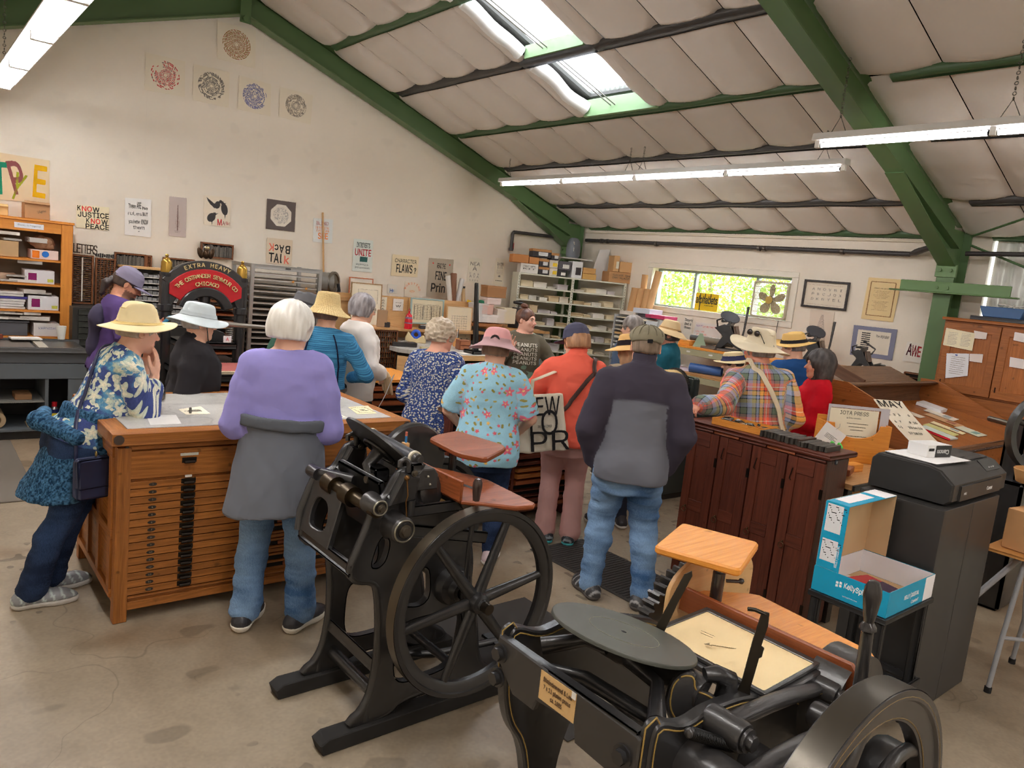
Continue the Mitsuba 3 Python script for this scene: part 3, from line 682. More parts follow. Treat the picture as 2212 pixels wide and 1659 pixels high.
  tb=w+d*.022*k+side*.026*k+n*.006*k;t1=tb+unit(d*.75+side*thumb+n*.35)*.036*k;t2=t1+unit(d*.9+side*thumb*.5+n*.3)*.03*k;t3=t2+unit(d+side*thumb*.1+n*.35)*.024*k
  knuck+=[(w+d*.01*k+side*.01*k,tb,.017*k,.0145*k),(tb,t1,.0135*k,.011*k),(t1,t2,.0105*k,.0095*k),(t2,t3,.0095*k,.008*k)]
  p.hands[s]=(segs,knuck);return p
 def hand_d(p,Q,s):
  segs,kn=p.hands[s];d=None
  for a,b,ra,rb in segs:x=cap(Q,a,b,ra,rb);d=x if d is None else smin(d,x,.012)
  for a,b,ra,rb in kn:d=smin(d,cap(Q,a,b,ra,rb),.0035)
  return d
 def body(p,skin=S(226,176,148),brow=S(96,74,58),head_h=.0052,beard=None,iris=S(80,60,45),lips=S(190,110,100)):
  S_=p.S;out,used=[],[]
  hb=p.H;boxes=[]
  allp=[p.ank['L'],p.ank['R'],p.elb['L'],p.elb['R'],p.wri['L'],p.wri['R'],p.sho['L'],p.sho['R'],p.P,p.H]+[q[1]for s in p.hands for q in p.hands[s][1]]
  lo,hi=np.min(allp,0)-.17,np.max(allp,0)+.17;lo[2]=min(lo[2],-.03)
  hr=.165*p.hs
  def inbox(V,bxs):
   m=np.zeros(len(V),bool)
   for a,b in bxs:m|=((V>a)&(V<b)).all(1)
   return m
  hz0=p.H-hr-np.array((0,0,.02));fine=[(hz0,p.H+hr)]
  fm=[snet(p.body_d,fine[0][0]-.012,fine[0][1]+.012,head_h)]
  for s in p.hands:
   pts=np.array([q for sg in p.hands[s][1]for q in sg[:2]]+[p.wri[s]]);a,b=pts.min(0)-.028,pts.max(0)+.028
   fine.append((a,b));fm.append(snet(p.body_d,a-.006,b+.006,.0042))
  V,F=snet(p.body_d,lo,hi,.0145)
  keep=~inbox(V,[(a+.008,b-.008) for a,b in fine])[F].all(1);V,F=V,F[keep]
  Vs,Fs,o=[V],[F],len(V)
  for v,f in fm:Vs.append(v);Fs.append(f+o);o+=len(v)
  V,F=np.vstack(Vs),np.vstack(Fs)
  u,inv=np.unique(F,return_inverse=True);V,F=V[u],inv.reshape(F.shape)
  q=p.hl(V);x=np.abs(q[:,0]);C=np.tile(np.array(skin),(len(V),1))
  def tint(m,c,w=1.0):C[m]=C[m]*(1-w)+np.array(c)*w
  hd=np.linalg.norm(q,axis=1)<.15
  tint(hd&(np.linalg.norm((np.c_[x,q[:,1:]]-(.036,.07,-.025))/(.022,.03,.02),axis=1)<1),S(222,140,122),.3)
  tint(hd&(np.linalg.norm((q-(0,.11,-.026))/(.016,.02,.014),axis=1)<1),S(215,130,115),.25)
  tint(hd&(np.linalg.norm((q-(0,.09,-.057))/(.023,.03,.0115),axis=1)<1),lips,.75)
  e=np.c_[x,q[:,1:]]-(.031,.074,.006);ey=hd&(np.linalg.norm(e,axis=1)<.0145)&(e[:,1]>.004)&(np.abs(e[:,2])<.0062)
  tint(hd&(np.linalg.norm(e/(.017,.03,.01),axis=1)<1),S(150,100,84),.5);tint(ey,S(225,220,212));tint(ey&(np.hypot(e[:,0],e[:,2])<.0062),iris)
  br=hd&(np.linalg.norm((np.c_[x,q[:,1:]]-(.03,.085,.026))/(.021,.03,.0055),axis=1)<1);tint(br,brow,.8)
  if beard is not None:tint(hd&(q[:,2]<-.04)&(q[:,1]>.0)&~((np.abs(q[:,2]+.057)<.011)&(x<.023)),beard,.75)
  put(p.key+'__body',(p.out(V),F,None,C),'skin');return p
 def field(p,name,fn,lo,hi,h,mat='cloth',col=S(128),colfn=None,uvfn=None,wr=None,label=None,parent=None):
  V,F=snet(fn,lo,hi,h)
  if len(F)==0:return None
  if wr:
   n=normals(V,F);amp,fx,fz,sd=wr;q=(V-p.P)@p.Rt
   V=V+n*(amp*(meshkit.fbm(np.c_[q[:,0]*fx,q[:,1]*fx,q[:,2]*fz]+sd*7.3,3)-.5))[:,None]
  C=np.tile(np.array(col),(len(V),1)) if colfn is None else np.clip(colfn(V),0,1)
  uv=None if uvfn is None else uvfn(V)
  k=num((parent or p.key)+'__'+name);put(k,(p.out(V),F,uv,C),mat)
  if label:labels[k]={'label':label}
  return k
 def armt(p,V):
  """nearest limb: 0 torso, -1 left arm, 1 right arm; and fraction along"""
  td=p.torso(V);r=np.zeros(len(V));fr=np.zeros(len(V));best=td
  for s,sg in(('L',-1),('R',1)):
   for i,(a,b) in enumerate(((p.sho[s]+.25*(p.elb[s]-p.sho[s]),p.elb[s]),(p.elb[s],p.wri[s]))):
    d=cap(V,a,b,.035*p.S,.03*p.S);m=d<best
    h=np.clip((V-a)@(b-a)/((b-a)@(b-a)),0,1);r[m]=sg;fr[m]=(i+h)[m]/2;best=np.minimum(best,d)
  return r,fr
 def uv(p,pat):
  def f(V):
   q=p.tl(V)*p.S;r,fr=p.armt(V)
   u=np.arctan2(q[:,0],-q[:,1])*.16;v=q[:,2].copy()
   for s,sg in(('L',-1),('R',1)):
    a,b=p.sho[s],p.elb[s];fr_=frame(p.wri[s]-a,p.Rt[:,1]);w=(V-a)@fr_;m=r==sg
    u[m]=(np.arctan2(w[:,0],w[:,1])*.055+.5+.3*sg)[m];v[m]=(.3-w[:,2])[m]
   return np.c_[u+5,np.clip(v+2,.1,9.8)+10*pat]
  return f
 def top(p,ease=.014,hem=-.06,sleeve=1.0,drape=.6,neck=.302,cuff=1.12,h=.0095,name='shirt',mat='cloth',wr=(.016,9,16,1),arm_ease=None,collar=0.,front=True,hem_fn=None,**kw):
  S_=p.S;ae=ease if arm_ease is None else arm_ease
  def fn(Q):
   q=p.tl(Q);d=p.torso(Q,ease,drape)-np.clip((.09-q[:,2])*.12,0,.012)*(hem<-.02)
   d=smax(d,(hem-q[:,2])*S_,.006)
   for s in 'LR':
    a=p.arm(Q,s,ae,max(.5,sleeve) if sleeve>=.5 else .5,cuff)
    if sleeve<.5:a=np.maximum(a,(Q-p.sho[s])@unit(p.elb[s]-p.sho[s])-sleeve*2*.175*S_)
    d=smin(d,a,.028)
   nd=np.hypot(q[:,0],q[:,1]+.012)-.036
   d=np.maximum(d,np.where(nd<.03,(q[:,2]-neck-np.clip(.25*(q[:,1]*-1),-.02,.01))*S_,-1))
   if collar:d=smin(d,np.maximum(cap(Q,p.neck-p.Rt[:,2]*.02,p.neck+p.Rt[:,2]*collar*S_,(.066+.2*max(0,collar-.02))*S_/1.68,(.062+.2*max(0,collar-.02))*S_/1.68),(q[:,2]-neck-collar)*S_),.02)
   return d
  pts=[p.elb['L'],p.elb['R'],p.sho['L'],p.sho['R'],p.P,p.P+p.Rt[:,2]*.33*S_]+([p.wri['L'],p.wri['R']]if sleeve>.5 else[])
  lo,hi=np.min(pts,0)-.2,np.max(pts,0)+.2;lo[2]=min(lo[2],(p.P+p.Rt[:,2]*hem*S_)[2]-.06)
  p.field(name,fn,lo,hi,h,mat,wr=wr,**kw);return p
 def pants(p,ease=.014,flare=0.,waist=.055,bottom=.02,h=.0105,name='trousers',mat='cloth',wr=(.022,7,22,2),col=S(60,80,120),seat=1.0,**kw):
  S_=p.S
  def fn(Q):
   q=p.tl(Q);d=p.torso(Q,ease,0,seat)
   for s in 'LR':d=smin(d,p.leg(Q,s,ease,flare),.028)
   d=np.maximum(d,(q[:,2]-waist)*S_);return np.maximum(d,bottom-Q[:,2])
  pts=[p.ank['L'],p.ank['R'],p.P+.07*S_*p.Rt[:,2],p.knee['L'],p.knee['R']]
  lo,hi=np.min(pts,0)-.22,np.max(pts,0)+.2;lo[2]=0
  p.field(name,fn,lo,hi,h,mat,col=col,wr=wr,**kw);return p
 def shoes(p,col=S(60),sole=S(225,220,210),accent=None,sole_h=.03):
  k=p.S/1.68
  for s in 'LR':
   fx,fy,fa=p.foot[s];R=rotz(fa);o=np.array((fx,fy,0))
   def fn(Q,grow=0.):
    q=(Q-o)@R/k
    d=smin(cap(q,(0,-.055,.04),(0,.12,.032),.042,.046),cap(q,(0,.1,.03),(.006,.17,.026),.046,.034),.03)
    d=smin(d,cap(q,(0,-.06,.045),(0,-.03,.085),.04,.042),.03)
    return(smax(d,-q[:,2]-.0,.004)-grow)*k
   c=o+R@np.array((0,.05,0));lo,hi=c-.2,c+.2;lo[2],hi[2]=-.012,.16
   def up(Q):return np.maximum(fn(Q),sole_h*.85-Q[:,2])
   def so(Q):return np.maximum(np.maximum(fn(Q,.004),Q[:,2]-sole_h),-Q[:,2])
   kk=p.field('shoe',up,lo,hi,.0075,'satin',colfn=(lambda V:np.tile(np.array(col),(len(V),1))) if accent is None else(lambda V:np.where((np.sin(((V-o)@R)[:,1]*140+60*V[:,2])>.75)[:,None],np.array(accent),np.array(col))))
   p.field('sole',so,lo,hi,.007,'matte',col=sole,parent=kk)
  return p
 def hair(p,col=S(90,70,55),col2=None,style='short',t=.016,length=0.,h=.0058,face=1.0,amp=.006,ear=True,name='hair',freq=(70,14),extra=None,hatted=None):
  col2=col if col2 is None else col2
  def fn(Q):
   q=p.hl(Q);x=np.abs(q[:,0]);qs=np.c_[x,q[:,1:]]
   d=ell(q,(0,-.016,.03),(.076+t,.096+t,.087+t))
   low=-.035-length
   if length>0:d=smin(d,np.maximum(ell(q,(0,-.03,-.02-length*.4),(.086+t*.6,.078+t*.6,.085+length*.75)),low-q[:,2]),.03)
   else:d=smin(d,ell(q,(0,-.045,-.03),(.066+t*.3,.05+t*.6,.05)),.03)
   d=smax(d,-ell(qs,(0,.115,-.035),(.07*face,.075,.1*face)),.012)
   if ear:d=smax(d,-ell(qs,(.09,.012,-.02),(.03,.03,.04)),.01)
   if style=='up':d=smax(d,-.05-q[:,2]-.4*q[:,1],.02)
   if hatted is not None:d=smax(d,q[:,2]-hatted,.006)
   return smax(d,low-q[:,2],.012)*p.hs
  k=num(p.key+'__'+name)
  V,F=snet(fn,p.H-.2-np.array((0,0,length)),p.H+.2,h);q=p.hl(V);n=normals(V,F)
  if style=='curly':
   f=meshkit.noise(q*62,3)+.6*meshkit.noise(q*120,5);V=V+n*((f-.7)*.016)[:,None];tone=np.clip(f-.3,0,1)
  else:
   a=np.arctan2(q[:,0],-q[:,1])*.09
   f=meshkit.fbm(np.c_[a*freq[0],q[:,2]*freq[1],q[:,1]*freq[1]],3);V=V+n*((f-.5)*amp*2)[:,None];tone=np.clip((f-.25)*2,0,1)
  C=np.array(col)[None]*(1-tone[:,None])+np.array(col2)[None]*tone[:,None]
  put(k,(p.out(V),F,None,C),'satin');return p
 def hat(p,prof,name='hat',col=S(220,200,150),band=None,tilt=0.,up=.052,roll=0.,wave=(0,2,0),sx=1.0,sy=1.18,mat='cloth',pinch=0.,n=48,tex=None,back=-.008,label=None):
  """prof: outer profile from crown top to brim edge as (radius, height); closed below by an inner copy"""
  P=np.array(prof,float);P2=P.copy()[::-1];P2[:,1]-=.004;P2[:,0]=np.maximum(P2[:,0]-.003,0)
  rows=[]
  seg=np.r_[0,np.cumsum(np.hypot(*np.diff(P,axis=0).T))];m=44;s_=np.linspace(0,seg[-1],m);Q=np.c_[np.interp(s_,seg,P[:,0]),np.interp(s_,seg,P[:,1])]
  Qs=Q.copy()
  for _ in range(2):Qs[1:-1]=.25*Qs[:-2]+.5*Qs[1:-1]+.25*Qs[2:]
  Q=Qs;In=Q[::-1]-(.003,.004);In[:,0]=np.maximum(In[:,0],0.0005)
  prof2=np.vstack([Q,In]);a=np.arange(n)*2*np.pi/n
  rb=prof2[:,0].max();rc=.105
  br=np.clip((prof2[:,0]-rc)/max(rb-rc,1e-3),0,1)
  V=[]
  for(r,z),b in zip(prof2,br):
   zz=z+b**1.3*(wave[0]*np.cos(wave[1]*a+wave[2])+(wave[3]if len(wave)>3 else 0)*np.cos(a))
   crown=(z>.03)
   sq=1-(pinch*np.clip(z/.12,0,1)*np.abs(np.cos(a))**6 if pinch else 0)
   V.append(np.stack([r*np.sin(a)*sx*sq,r*np.cos(a)*sy,zz-(pinch*.25*np.exp(-(r*np.sin(a)/.03)**2)*(z>.085) if pinch else 0)],1))
  V=np.array(V).reshape(-1,3);N_=len(prof2)
  i,j=np.meshgrid(np.arange(N_-1),np.arange(n),indexing='ij');k2=(j+1)%n
  q=np.stack([i*n+j,(i+1)*n+j,(i+1)*n+k2,i*n+k2],-1).reshape(-1,4);F=np.vstack([q[:,:3],q[:,[0,2,3]]])
  uv=np.stack(np.broadcast_arrays(np.r_[s_,s_[::-1]+.3][:,None],(np.arange(n)/n*.6+71)[None]),-1).reshape(-1,2)
  Rh=rotx(tilt)@roty(roll);V0=V
  place=lambda A:p.out((A@Rh.T+(0,back,up))@p.Rh.T*p.hs+p.H)
  C=np.tile(np.array(col),(len(V),1))
  if tex is not None:
   C=C*tex(V0,uv)
  kk=num(p.key+'__'+name);put(kk,(place(V),F,uv,C),mat)
  if label:labels[kk]={'label':label}
  if band is not None:
   bc,z0,z1=band[:3];bb=[]
   for z in np.linspace(z0,z1,4):
    c=Q[:np.argmin(Q[:,1])+1];w=np.interp(-z,-c[:,1],c[:,0])+.0045
    sq=1-(pinch*np.clip(z/.12,0,1)*np.abs(np.cos(a))**6 if pinch else 0)
    bb.append(place(np.stack([w*np.sin(a)*sx*sq,w*np.cos(a)*sy,a*0+z],1)))
   b=B(bc);b.rings(bb,(False,False));part(kk,'hatband',b,'cloth')
  p.hatkey=kk;p.hplace=place;return p
#foreground: the two platen presses
BLK,IRON,STEEL,BRASS,GOLD=S(26,26,27),S(38,37,37),S(112,106,96),S(150,122,70),S(150,122,62)
X_,Y_,Z_=np.array((1.,0,0)),np.array((0,1.,0)),np.array((0,0,1.))
def smooth_poly(P,it=2):
 P=np.array(P,float)
 for _ in range(it):Q=np.roll(P,-1,0);P=np.stack([.78*P+.22*Q,.22*P+.78*Q],1).reshape(-1,2)
 return P
def bolt(k,p,ax,r=.014,h=.016,col=STEEL,name='bolt'):
 p=np.array(p,float);ax=unit(ax);b=B(col);b.cyl(p-ax*.004,p+ax*.004,r*1.45,n=14).cyl(p,p+ax*h,r,n=6);part(k,name,b,'metal' if col is STEEL else 'iron')
def wheel(k,c,R,w,rim,spokes,col,a0=0.,curved=0.,hubr=.035,spoke_w=.02,band=STEEL,hub_l=.1,stripe=None):
 """flywheel in the XZ plane: rim, spokes and hub are parts"""
 c=np.array(c,float);b=B(col)
 b.lathe([(R-.001,-w/2),(R,-w/2+.004),(R,w/2-.004),(R-.001,w/2),(R-rim*.3,w/2),(R-rim*.36,w/2-.008),(R-rim*.8,w/2-.012),(R-rim,w/2-.02),(R-rim,-w/2+.02),(R-rim*.8,-w/2+.012),(R-rim*.36,-w/2+.008),(R-rim*.3,-w/2),(R-.001,-w/2)],c,Y_,72,up=(0,0,1))
 part(k,'flywheel_rim',b,'iron')
 b=B(band);b.lathe([(R+.0015,-w/2+.003),(R+.0015,w/2-.003)],c,Y_,72,up=(0,0,1));part(k,'worn_tread',b,'metal',label='bare worn steel running surface of the wheel')
 if stripe is not None:
  for r in(R-rim*.2,R-rim*.9):part(k,'pinstripe',B(stripe).torus(c-Y_*(w/2-(.001 if r>R-rim*.5 else .016)),Y_,r,.0022,64,4),'satin')
 for i in range(spokes):
  a=a0+i*2*math.pi/spokes;t=np.linspace(0,1,9)
  ang=a+curved*np.sin(np.pi*t)*.5;rr=hubr*.6+(R-rim*.8-hubr*.6)*t
  P=np.stack([c[0]+rr*np.cos(ang),c[1]+0*t,c[2]+rr*np.sin(ang)],1);d=np.gradient(P,axis=0);d/=np.linalg.norm(d,axis=1,keepdims=True);sd=np.cross(d,Y_);wd=spoke_w*(1.15-.4*t)
  n=10;q=np.arange(n)*2*np.pi/n;rg=[p_+wd_*(np.cos(q)[:,None]*s_)+.5*wd_*1.5*np.sin(q)[:,None]*Y_ for p_,s_,wd_ in zip(P,sd,wd)]
  part(k,'spoke',B(col).rings(rg),'iron')
 b=B(col);b.lathe([(0,-hub_l/2),(hubr*.55,-hub_l/2),(hubr*.6,-hub_l/2+.012),(hubr*.95,-hub_l/2+.018),(hubr,-w/2),(hubr*1.15,0),(hubr,w/2),(hubr*.8,hub_l/2),(0,hub_l/2)],c,Y_,24);part(k,'hub',b,'iron')
def board(k,name,poly,z,th,tone,mat='wood',edge=.006):
 b=B(tone=tone);b.prism(poly,(0,0,z-th/2),X_,Y_,th,bev=edge);return part(k,name,b,mat)
def rrect(x0,x1,y0,y1,r):return sbox(x0+r,y0+r,x1-r,y1-r).buffer(r,quad_segs=5)
k1=thing('platen_press','black iron treadle platen press with a six spoke flywheel and brown feed tables','printing press')
for y in(2.42,2.86):
 b=B(S(32,31,30));b.prism([(1.25,0),(1.235,.045),(1.27,.065),(2.16,.065),(2.16,0)],(0,y,0),X_,Z_,.085,bev=.004);part(k1,'wooden_skid',b,'matte')
out=smooth_poly([(1.37,.064),(1.375,.085),(1.42,.105),(1.46,.17),(1.48,.3),(1.478,.46),(1.462,.6),(1.44,.67),(1.335,.69),(1.325,.74),(1.36,.82),(1.40,.93),(1.40,.985),(1.45,1.0),(1.47,1.03),(1.515,1.115),(1.59,1.095),(1.575,.985),(1.62,.95),(1.78,.93),(1.86,.82),(1.9,.68),(1.9,.55),(1.95,.42),(1.99,.18),(2.07,.12),(2.12,.09),(2.12,.064),(1.95,.064),(1.88,.12),(1.6,.12),(1.54,.064)],2)
holes=[smooth_poly(h) for h in([(1.405,.735),(1.44,.725),(1.47,.75),(1.485,.82),(1.46,.86),(1.43,.83)],[(1.55,.42),(1.58,.47),(1.85,.47),(1.88,.42),(1.87,.3),(1.84,.2),(1.6,.19),(1.55,.24)],[(1.56,.54),(1.6,.66),(1.68,.7),(1.7,.56),(1.66,.52)])]
fr=Polygon(out,holes)
for y in(2.42,2.86):
 b=B(BLK);b.prism(fr,(0,y,0),X_,Z_,.034,bev=.005)
 for px,pz,r in((1.44,.1,.022),(2.06,.1,.022)):b.cyl((px,y,.07),(px,y,.125),r,r*.8,12)
 rim_=Polygon(out).exterior;P=np.array([rim_.interpolate(t,normalized=True).coords[0]for t in np.linspace(0,1,120)]);b.tube(np.c_[P[:,0],np.full(120,y),P[:,1]],.02,6)
 part(k1,'side_frame',b,'iron')
part(k1,'cross_bar',B(BLK).box((1.478,2.64,.283),(.012,.46,.05),R=roty(.2)),'iron');part(k1,'cross_bar',B(BLK).cyl((1.5,2.42,.15),(1.5,2.86,.15),.026,n=14),'iron')
part(k1,'cross_bar',B(BLK).cyl((1.86,2.42,.2),(1.86,2.86,.2),.02,n=12),'iron');part(k1,'treadle',B(BLK).tube([(1.62,2.64,.2),(1.9,2.64,.13),(2.3,2.64,.1)],.018,8).box((2.36,2.64,.1),(.2,.16,.015)),'iron')
part(k1,'front_rail',B(BLK).box((1.337,2.64,.725),(.055,.47,.016),R=roty(-.5)).box((1.325,2.64,.735),(.012,.47,.04)),'iron')
def slant(y0,y1,wz):
 u_=unit((.06,0,.245));b=B(BLK);pl=sbox(0,0,y1-y0,.25).difference(Polygon(smooth_poly(wz)));b.prism(Polygon(np.array(pl.exterior.coords)[:-1],[np.array(h.coords)[:-1]for h in pl.interiors]),(1.325,y0,.745),Y_,u_,.026,bev=.004);return b
part(k1,'platen_yoke',slant(2.60,2.88,[(.07,.05),(.2,.04),(.22,.1),(.2,.17),(.1,.17),(.06,.1)]).tube([(1.318,2.88,.74),(1.33,2.895,.82),(1.36,2.885,.92),(1.385,2.88,.985)],.02,8),'iron')
part(k1,'yoke_arm',B(BLK).tube([(1.372,2.9,.99),(1.40,2.8,1.0),(1.46,2.68,1.0)],[.025,.022,.028],8).cyl((1.375,2.84,.99),(1.375,2.92,.99),.028,n=14),'iron')
part(k1,'platen',B(BLK).box((1.49,2.64,.93),(.03,.36,.26),R=roty(-.25),bev=.006).box((1.52,2.64,.92),(.05,.3,.06),R=roty(-.25)),'iron')
part(k1,'main_shaft',B(S(66,56,40)).cyl((1.39,2.36,.975),(1.39,2.78,.975),.026,n=16).cyl((1.39,2.55,.975),(1.39,2.62,.975),.042,n=18).cyl((1.39,2.7,.975),(1.39,2.78,.975),.042,n=18),'metal')
for c,r,L_ in(((1.393,2.41,.994),.034,.07),((1.489,2.41,.9),.052,.1)):
 c=np.array(c);part(k1,'bearing',B(IRON).lathe([(0,L_),(r*.5,L_),(r*.52,L_-.008),(r*.8,L_-.006),(r,L_-.014),(r,.02),(r*1.25,.0),(r*1.25,-.02)],c,-Y_,24),'iron')
 part(k1,'steel_ring',B(S(170,166,152)).torus(c-Y_*(L_-.004),Y_,r*.82,.004,28,6),'metal');bolt(k1,c-Y_*L_,-Y_,r*.36,.016)
for y in(2.42,2.86):
 b=B(BLK);b.prism([(1.44,.985),(1.505,1.11),(1.575,1.095),(1.56,1.0)],(0,y-.03,0),X_,Z_,.05,bev=.006);part(k1,'roller_bracket',b,'iron')
 b=B(IRON);b.tube([(1.535,y-.03,1.11),(1.53,y-.03,1.15),(1.51,y-.03,1.165),(1.49,y-.03,1.155),(1.492,y-.03,1.135)],.011,8).box((1.56,y-.03,1.125),(.05,.04,.04),bev=.006);part(k1,'roller_hook',b,'iron')
 bolt(k1,(1.545,y-.055,1.11),-Y_,.009,.01)
 part(k1,'roller_arm',B(BLK).tube([(1.46,y-.02,1.0),(1.55,y-.02,1.06),(1.6,y-.02,1.14)],[.02,.016,.016],8),'iron')
n_=unit((.66,0,.75));cD=np.array((1.548,2.635,1.145))
part(k1,'ink_disk',B(S(34,34,35)).lathe([(0,-.004),(.02,-.03),(.05,-.012),(.17,-.008),(.19,.0),(.19,.008),(.186,.01),(0,.01)],cD,n_,48),'iron')
part(k1,'disk_bracket',B(BLK).tube([cD-n_*.02,cD-n_*.09,(1.5,2.6,1.03)],[.03,.025,.03],10).box((1.515,2.6,1.05),(.07,.09,.06),bev=.008),'iron');bolt(k1,(1.47,2.56,1.04),-X_,.016,.03)
part(k1,'ratchet',B(BLK).torus(cD-n_*.018,n_,.075,.008,40,6),'iron')
a,e=np.array((1.583,2.4,1.152)),np.array((1.618,2.88,1.152));d_=unit(e-a)
part(k1,'ink_roller',B(S(44,47,52)).cyl(a+d_*.045,e-d_*.045,.026,n=20),'satin',label='dark grey rubber ink roller')
for p_,s_ in((a,1),(e,-1)):part(k1,'roller_collar',B(S(206,198,176)).cyl(p_+d_*s_*.03,p_+d_*s_*.045,.028,n=18),'satin');part(k1,'roller_truck',B(IRON).cyl(p_,p_+d_*s_*.028,.022,n=16).cyl(p_-d_*s_*.012,p_,.012,n=12),'iron')
b=B(IRON);b.prism(Polygon([(-.045,-.04),(.05,-.04),(.05,.02),(.03,.045),(-.03,.045),(-.045,.03)]),(1.612,2.42,1.075),X_,Z_,.1,bev=.004);kk=part(k1,'gripper_cover',b,'iron')
for dx,dz in((.0,.015),(.012,-.018)):part(k1,'rivet',B(S(176,172,160)).ball((1.612+dx,2.369,1.075+dz),.006,8),'metal')
part(k1,'throwoff_link',B(S(120,88,52)).tube([(1.502,2.35,1.1),(1.51,2.345,1.03),(1.5,2.34,1.01),(1.512,2.34,.93)],.007,6,flat=.5).ball((1.502,2.35,1.1),.012,8).ball((1.512,2.34,.925),.014,8),'metal')
part(k1,'side_rod',B(BLK).box((1.68,2.37,.955),(.27,.022,.042),R=roty(.0)).cyl((1.545,2.37,.94),(1.545,2.37,1.0),.016,n=10),'iron');part(k1,'side_rod',B(BLK).box((1.72,2.4,.83),(.5,.024,.05),R=roty(.22),bev=.006),'iron')
part(k1,'rod_eye',B(S(120,112,100)).cyl((1.80,2.345,.965),(1.80,2.41,.965),.026,n=16).cyl((1.84,2.36,.95),(1.84,2.44,.95),.02,n=14),'metal')
part(k1,'cam_guard',B(IRON).lathe([(0,.04),(.05,.04),(.07,.03),(.075,0),(.075,-.03)],(1.67,2.46,1.0),unit((.3,-1,.2)),24),'iron')
part(k1,'crank_shaft',B(S(60,54,46)).cyl((1.80,2.13,.59),(1.80,2.95,.59),.022,n=16),'metal');part(k1,'shaft_boss',B(BLK).lathe([(.03,.1),(.045,.095),(.05,.06),(.075,.05),(.085,.02),(.085,0)],(1.80,2.41,.59),-Y_,24),'iron')
wheel(k1,(1.80,2.225,.59),.397,.062,.06,6,BLK,a0=.16,hubr=.042,spoke_w=.024,band=S(86,78,66),hub_l=.12)
part(k1,'gear_wheel',B(BLK).lathe([(.06,.02),(.07,.014),(.22,.012),(.235,.03),(.262,.03),(.262,-.03),(.235,-.03),(.22,-.012),(.06,-.014)],(2.08,2.98,.72),Y_,56,up=(0,0,1)),'iron')
part(k1,'bronze_hub',B(S(120,96,62)).lathe([(0,.06),(.025,.06),(.03,.045),(.06,.04),(.065,.02)],(2.08,2.96,.72),-Y_,28),'metal')
part(k1,'crank_arm',B(BLK).tube([(1.9,2.92,.68),(2.08,2.92,.66),(2.26,2.91,.62)],.02,8).cyl((2.27,2.88,.62),(2.27,2.95,.62),.032,n=18),'iron')
part(k1,'gear_guard',B(S(30,30,31)).lathe([(.0,.01),(.17,.012),(.18,.0),(.18,-.03)],(1.9,2.93,.99),-Y_,36),'iron')
b=B(BLK);b.tube([(1.80,2.3,.55),(1.79,2.29,.8),(1.79,2.275,.98)],.011,8);part(k1,'impression_lever',b,'iron');part(k1,'lever_grip',B(S(52,40,36)).lathe([(.0,.118),(.012,.116),(.019,.1),(.02,.08),(.015,.035),(.011,.012),(.014,.006),(.014,0)],(1.79,2.275,.975),Z_,18),'gloss')
board(k1,'delivery_table',[(1.90,2.60),(1.905,2.56),(1.955,2.47),(1.975,2.46),(2.15,2.565),(2.19,2.60),(2.205,2.64),(2.16,2.93),(2.145,2.945),(2.0,2.90),(1.94,2.86),(1.925,2.84)][::1],1.118,.026,5)
part(k1,'table_post',B(BLK).cyl((2.0,2.75,.98),(2.0,2.75,1.09),.018,n=12).box((2.0,2.75,1.085),(.14,.05,.014)),'iron')
board(k1,'feed_table',[(1.74,2.82),(1.735,2.3),(1.9,2.15),(1.98,2.135),(2.01,2.16),(2.03,2.5),(2.01,2.58),(1.95,2.7),(1.88,2.8)],1.0,.02,5)
part(k1,'feed_back_board',B(tone=5).box((1.733,2.55,1.035),(.016,.5,.085),bev=.003),'wood');part(k1,'feed_table_leg',B(BLK).box((1.85,2.5,.95),(.03,.2,.08)),'iron')
ks=thing('steel_rule','thin steel rule lying on the brown feed table of the middle press','ruler');put(ks+'__blade',B(S(150,150,146)).box((1.86,2.5,1.0025),(.018,.22,.002),R=rotz(.2),bev=.0004),'metal')
kp=thing('pencil','blue pencil standing in a small wooden block on the middle press','pencil');put(kp+'__shaft',B(S(48,120,176)).cyl((1.735,2.75,1.1),(1.735,2.75,1.16),.0055,n=6),'satin');part(kp,'eraser',B(S(196,110,90)).cyl((1.735,2.75,1.16),(1.735,2.75,1.178),.0055,n=8),'matte')
one('pencil_block','small pale wooden block holding the blue pencil','wooden block',B(tone=3).box((1.735,2.75,1.105),(.026,.03,.05),bev=.002),'wood')
k2=thing('platen_press','black iron platen press with gold pinstripes and a round ink disk in the right foreground','printing press')
body=Polygon(smooth_poly([(1.24,.80),(1.235,.96),(1.26,.99),(1.36,.945),(1.45,.96),(1.58,.95),(1.66,.93),(1.9,.86),(1.98,.72),(1.92,.5),(1.86,.3),(1.92,.1),(2.0,.03),(2.0,0),(1.84,0),(1.74,.2),(1.5,.22),(1.42,0),(1.3,0),(1.3,.05),(1.36,.2),(1.37,.45),(1.33,.62),(1.27,.7)],2),[smooth_poly([(1.46,.35),(1.5,.62),(1.6,.7),(1.74,.66),(1.78,.45),(1.72,.32)])])
for y in(.90,1.39):
 b=B(BLK);b.prism(body,(0,y,0),X_,Z_,.036,bev=.005);part(k2,'side_frame',b,'iron')
 ex=body.exterior;P=np.array([ex.interpolate(t,normalized=True).coords[0]for t in np.linspace(0,1,160)]);c0=np.array(body.centroid.coords[0]);Q=np.array([body.buffer(-.014).exterior.interpolate(t,normalized=True).coords[0]for t in np.linspace(0,1,160)]) if body.buffer(-.014).geom_type=='Polygon' else P
 b=B(GOLD);b.tube(np.c_[Q[:,0],np.full(160,y-.0185),Q[:,1]],.0022,4);part(k2,'pinstripe',b,'satin',label='gold pinstripe')
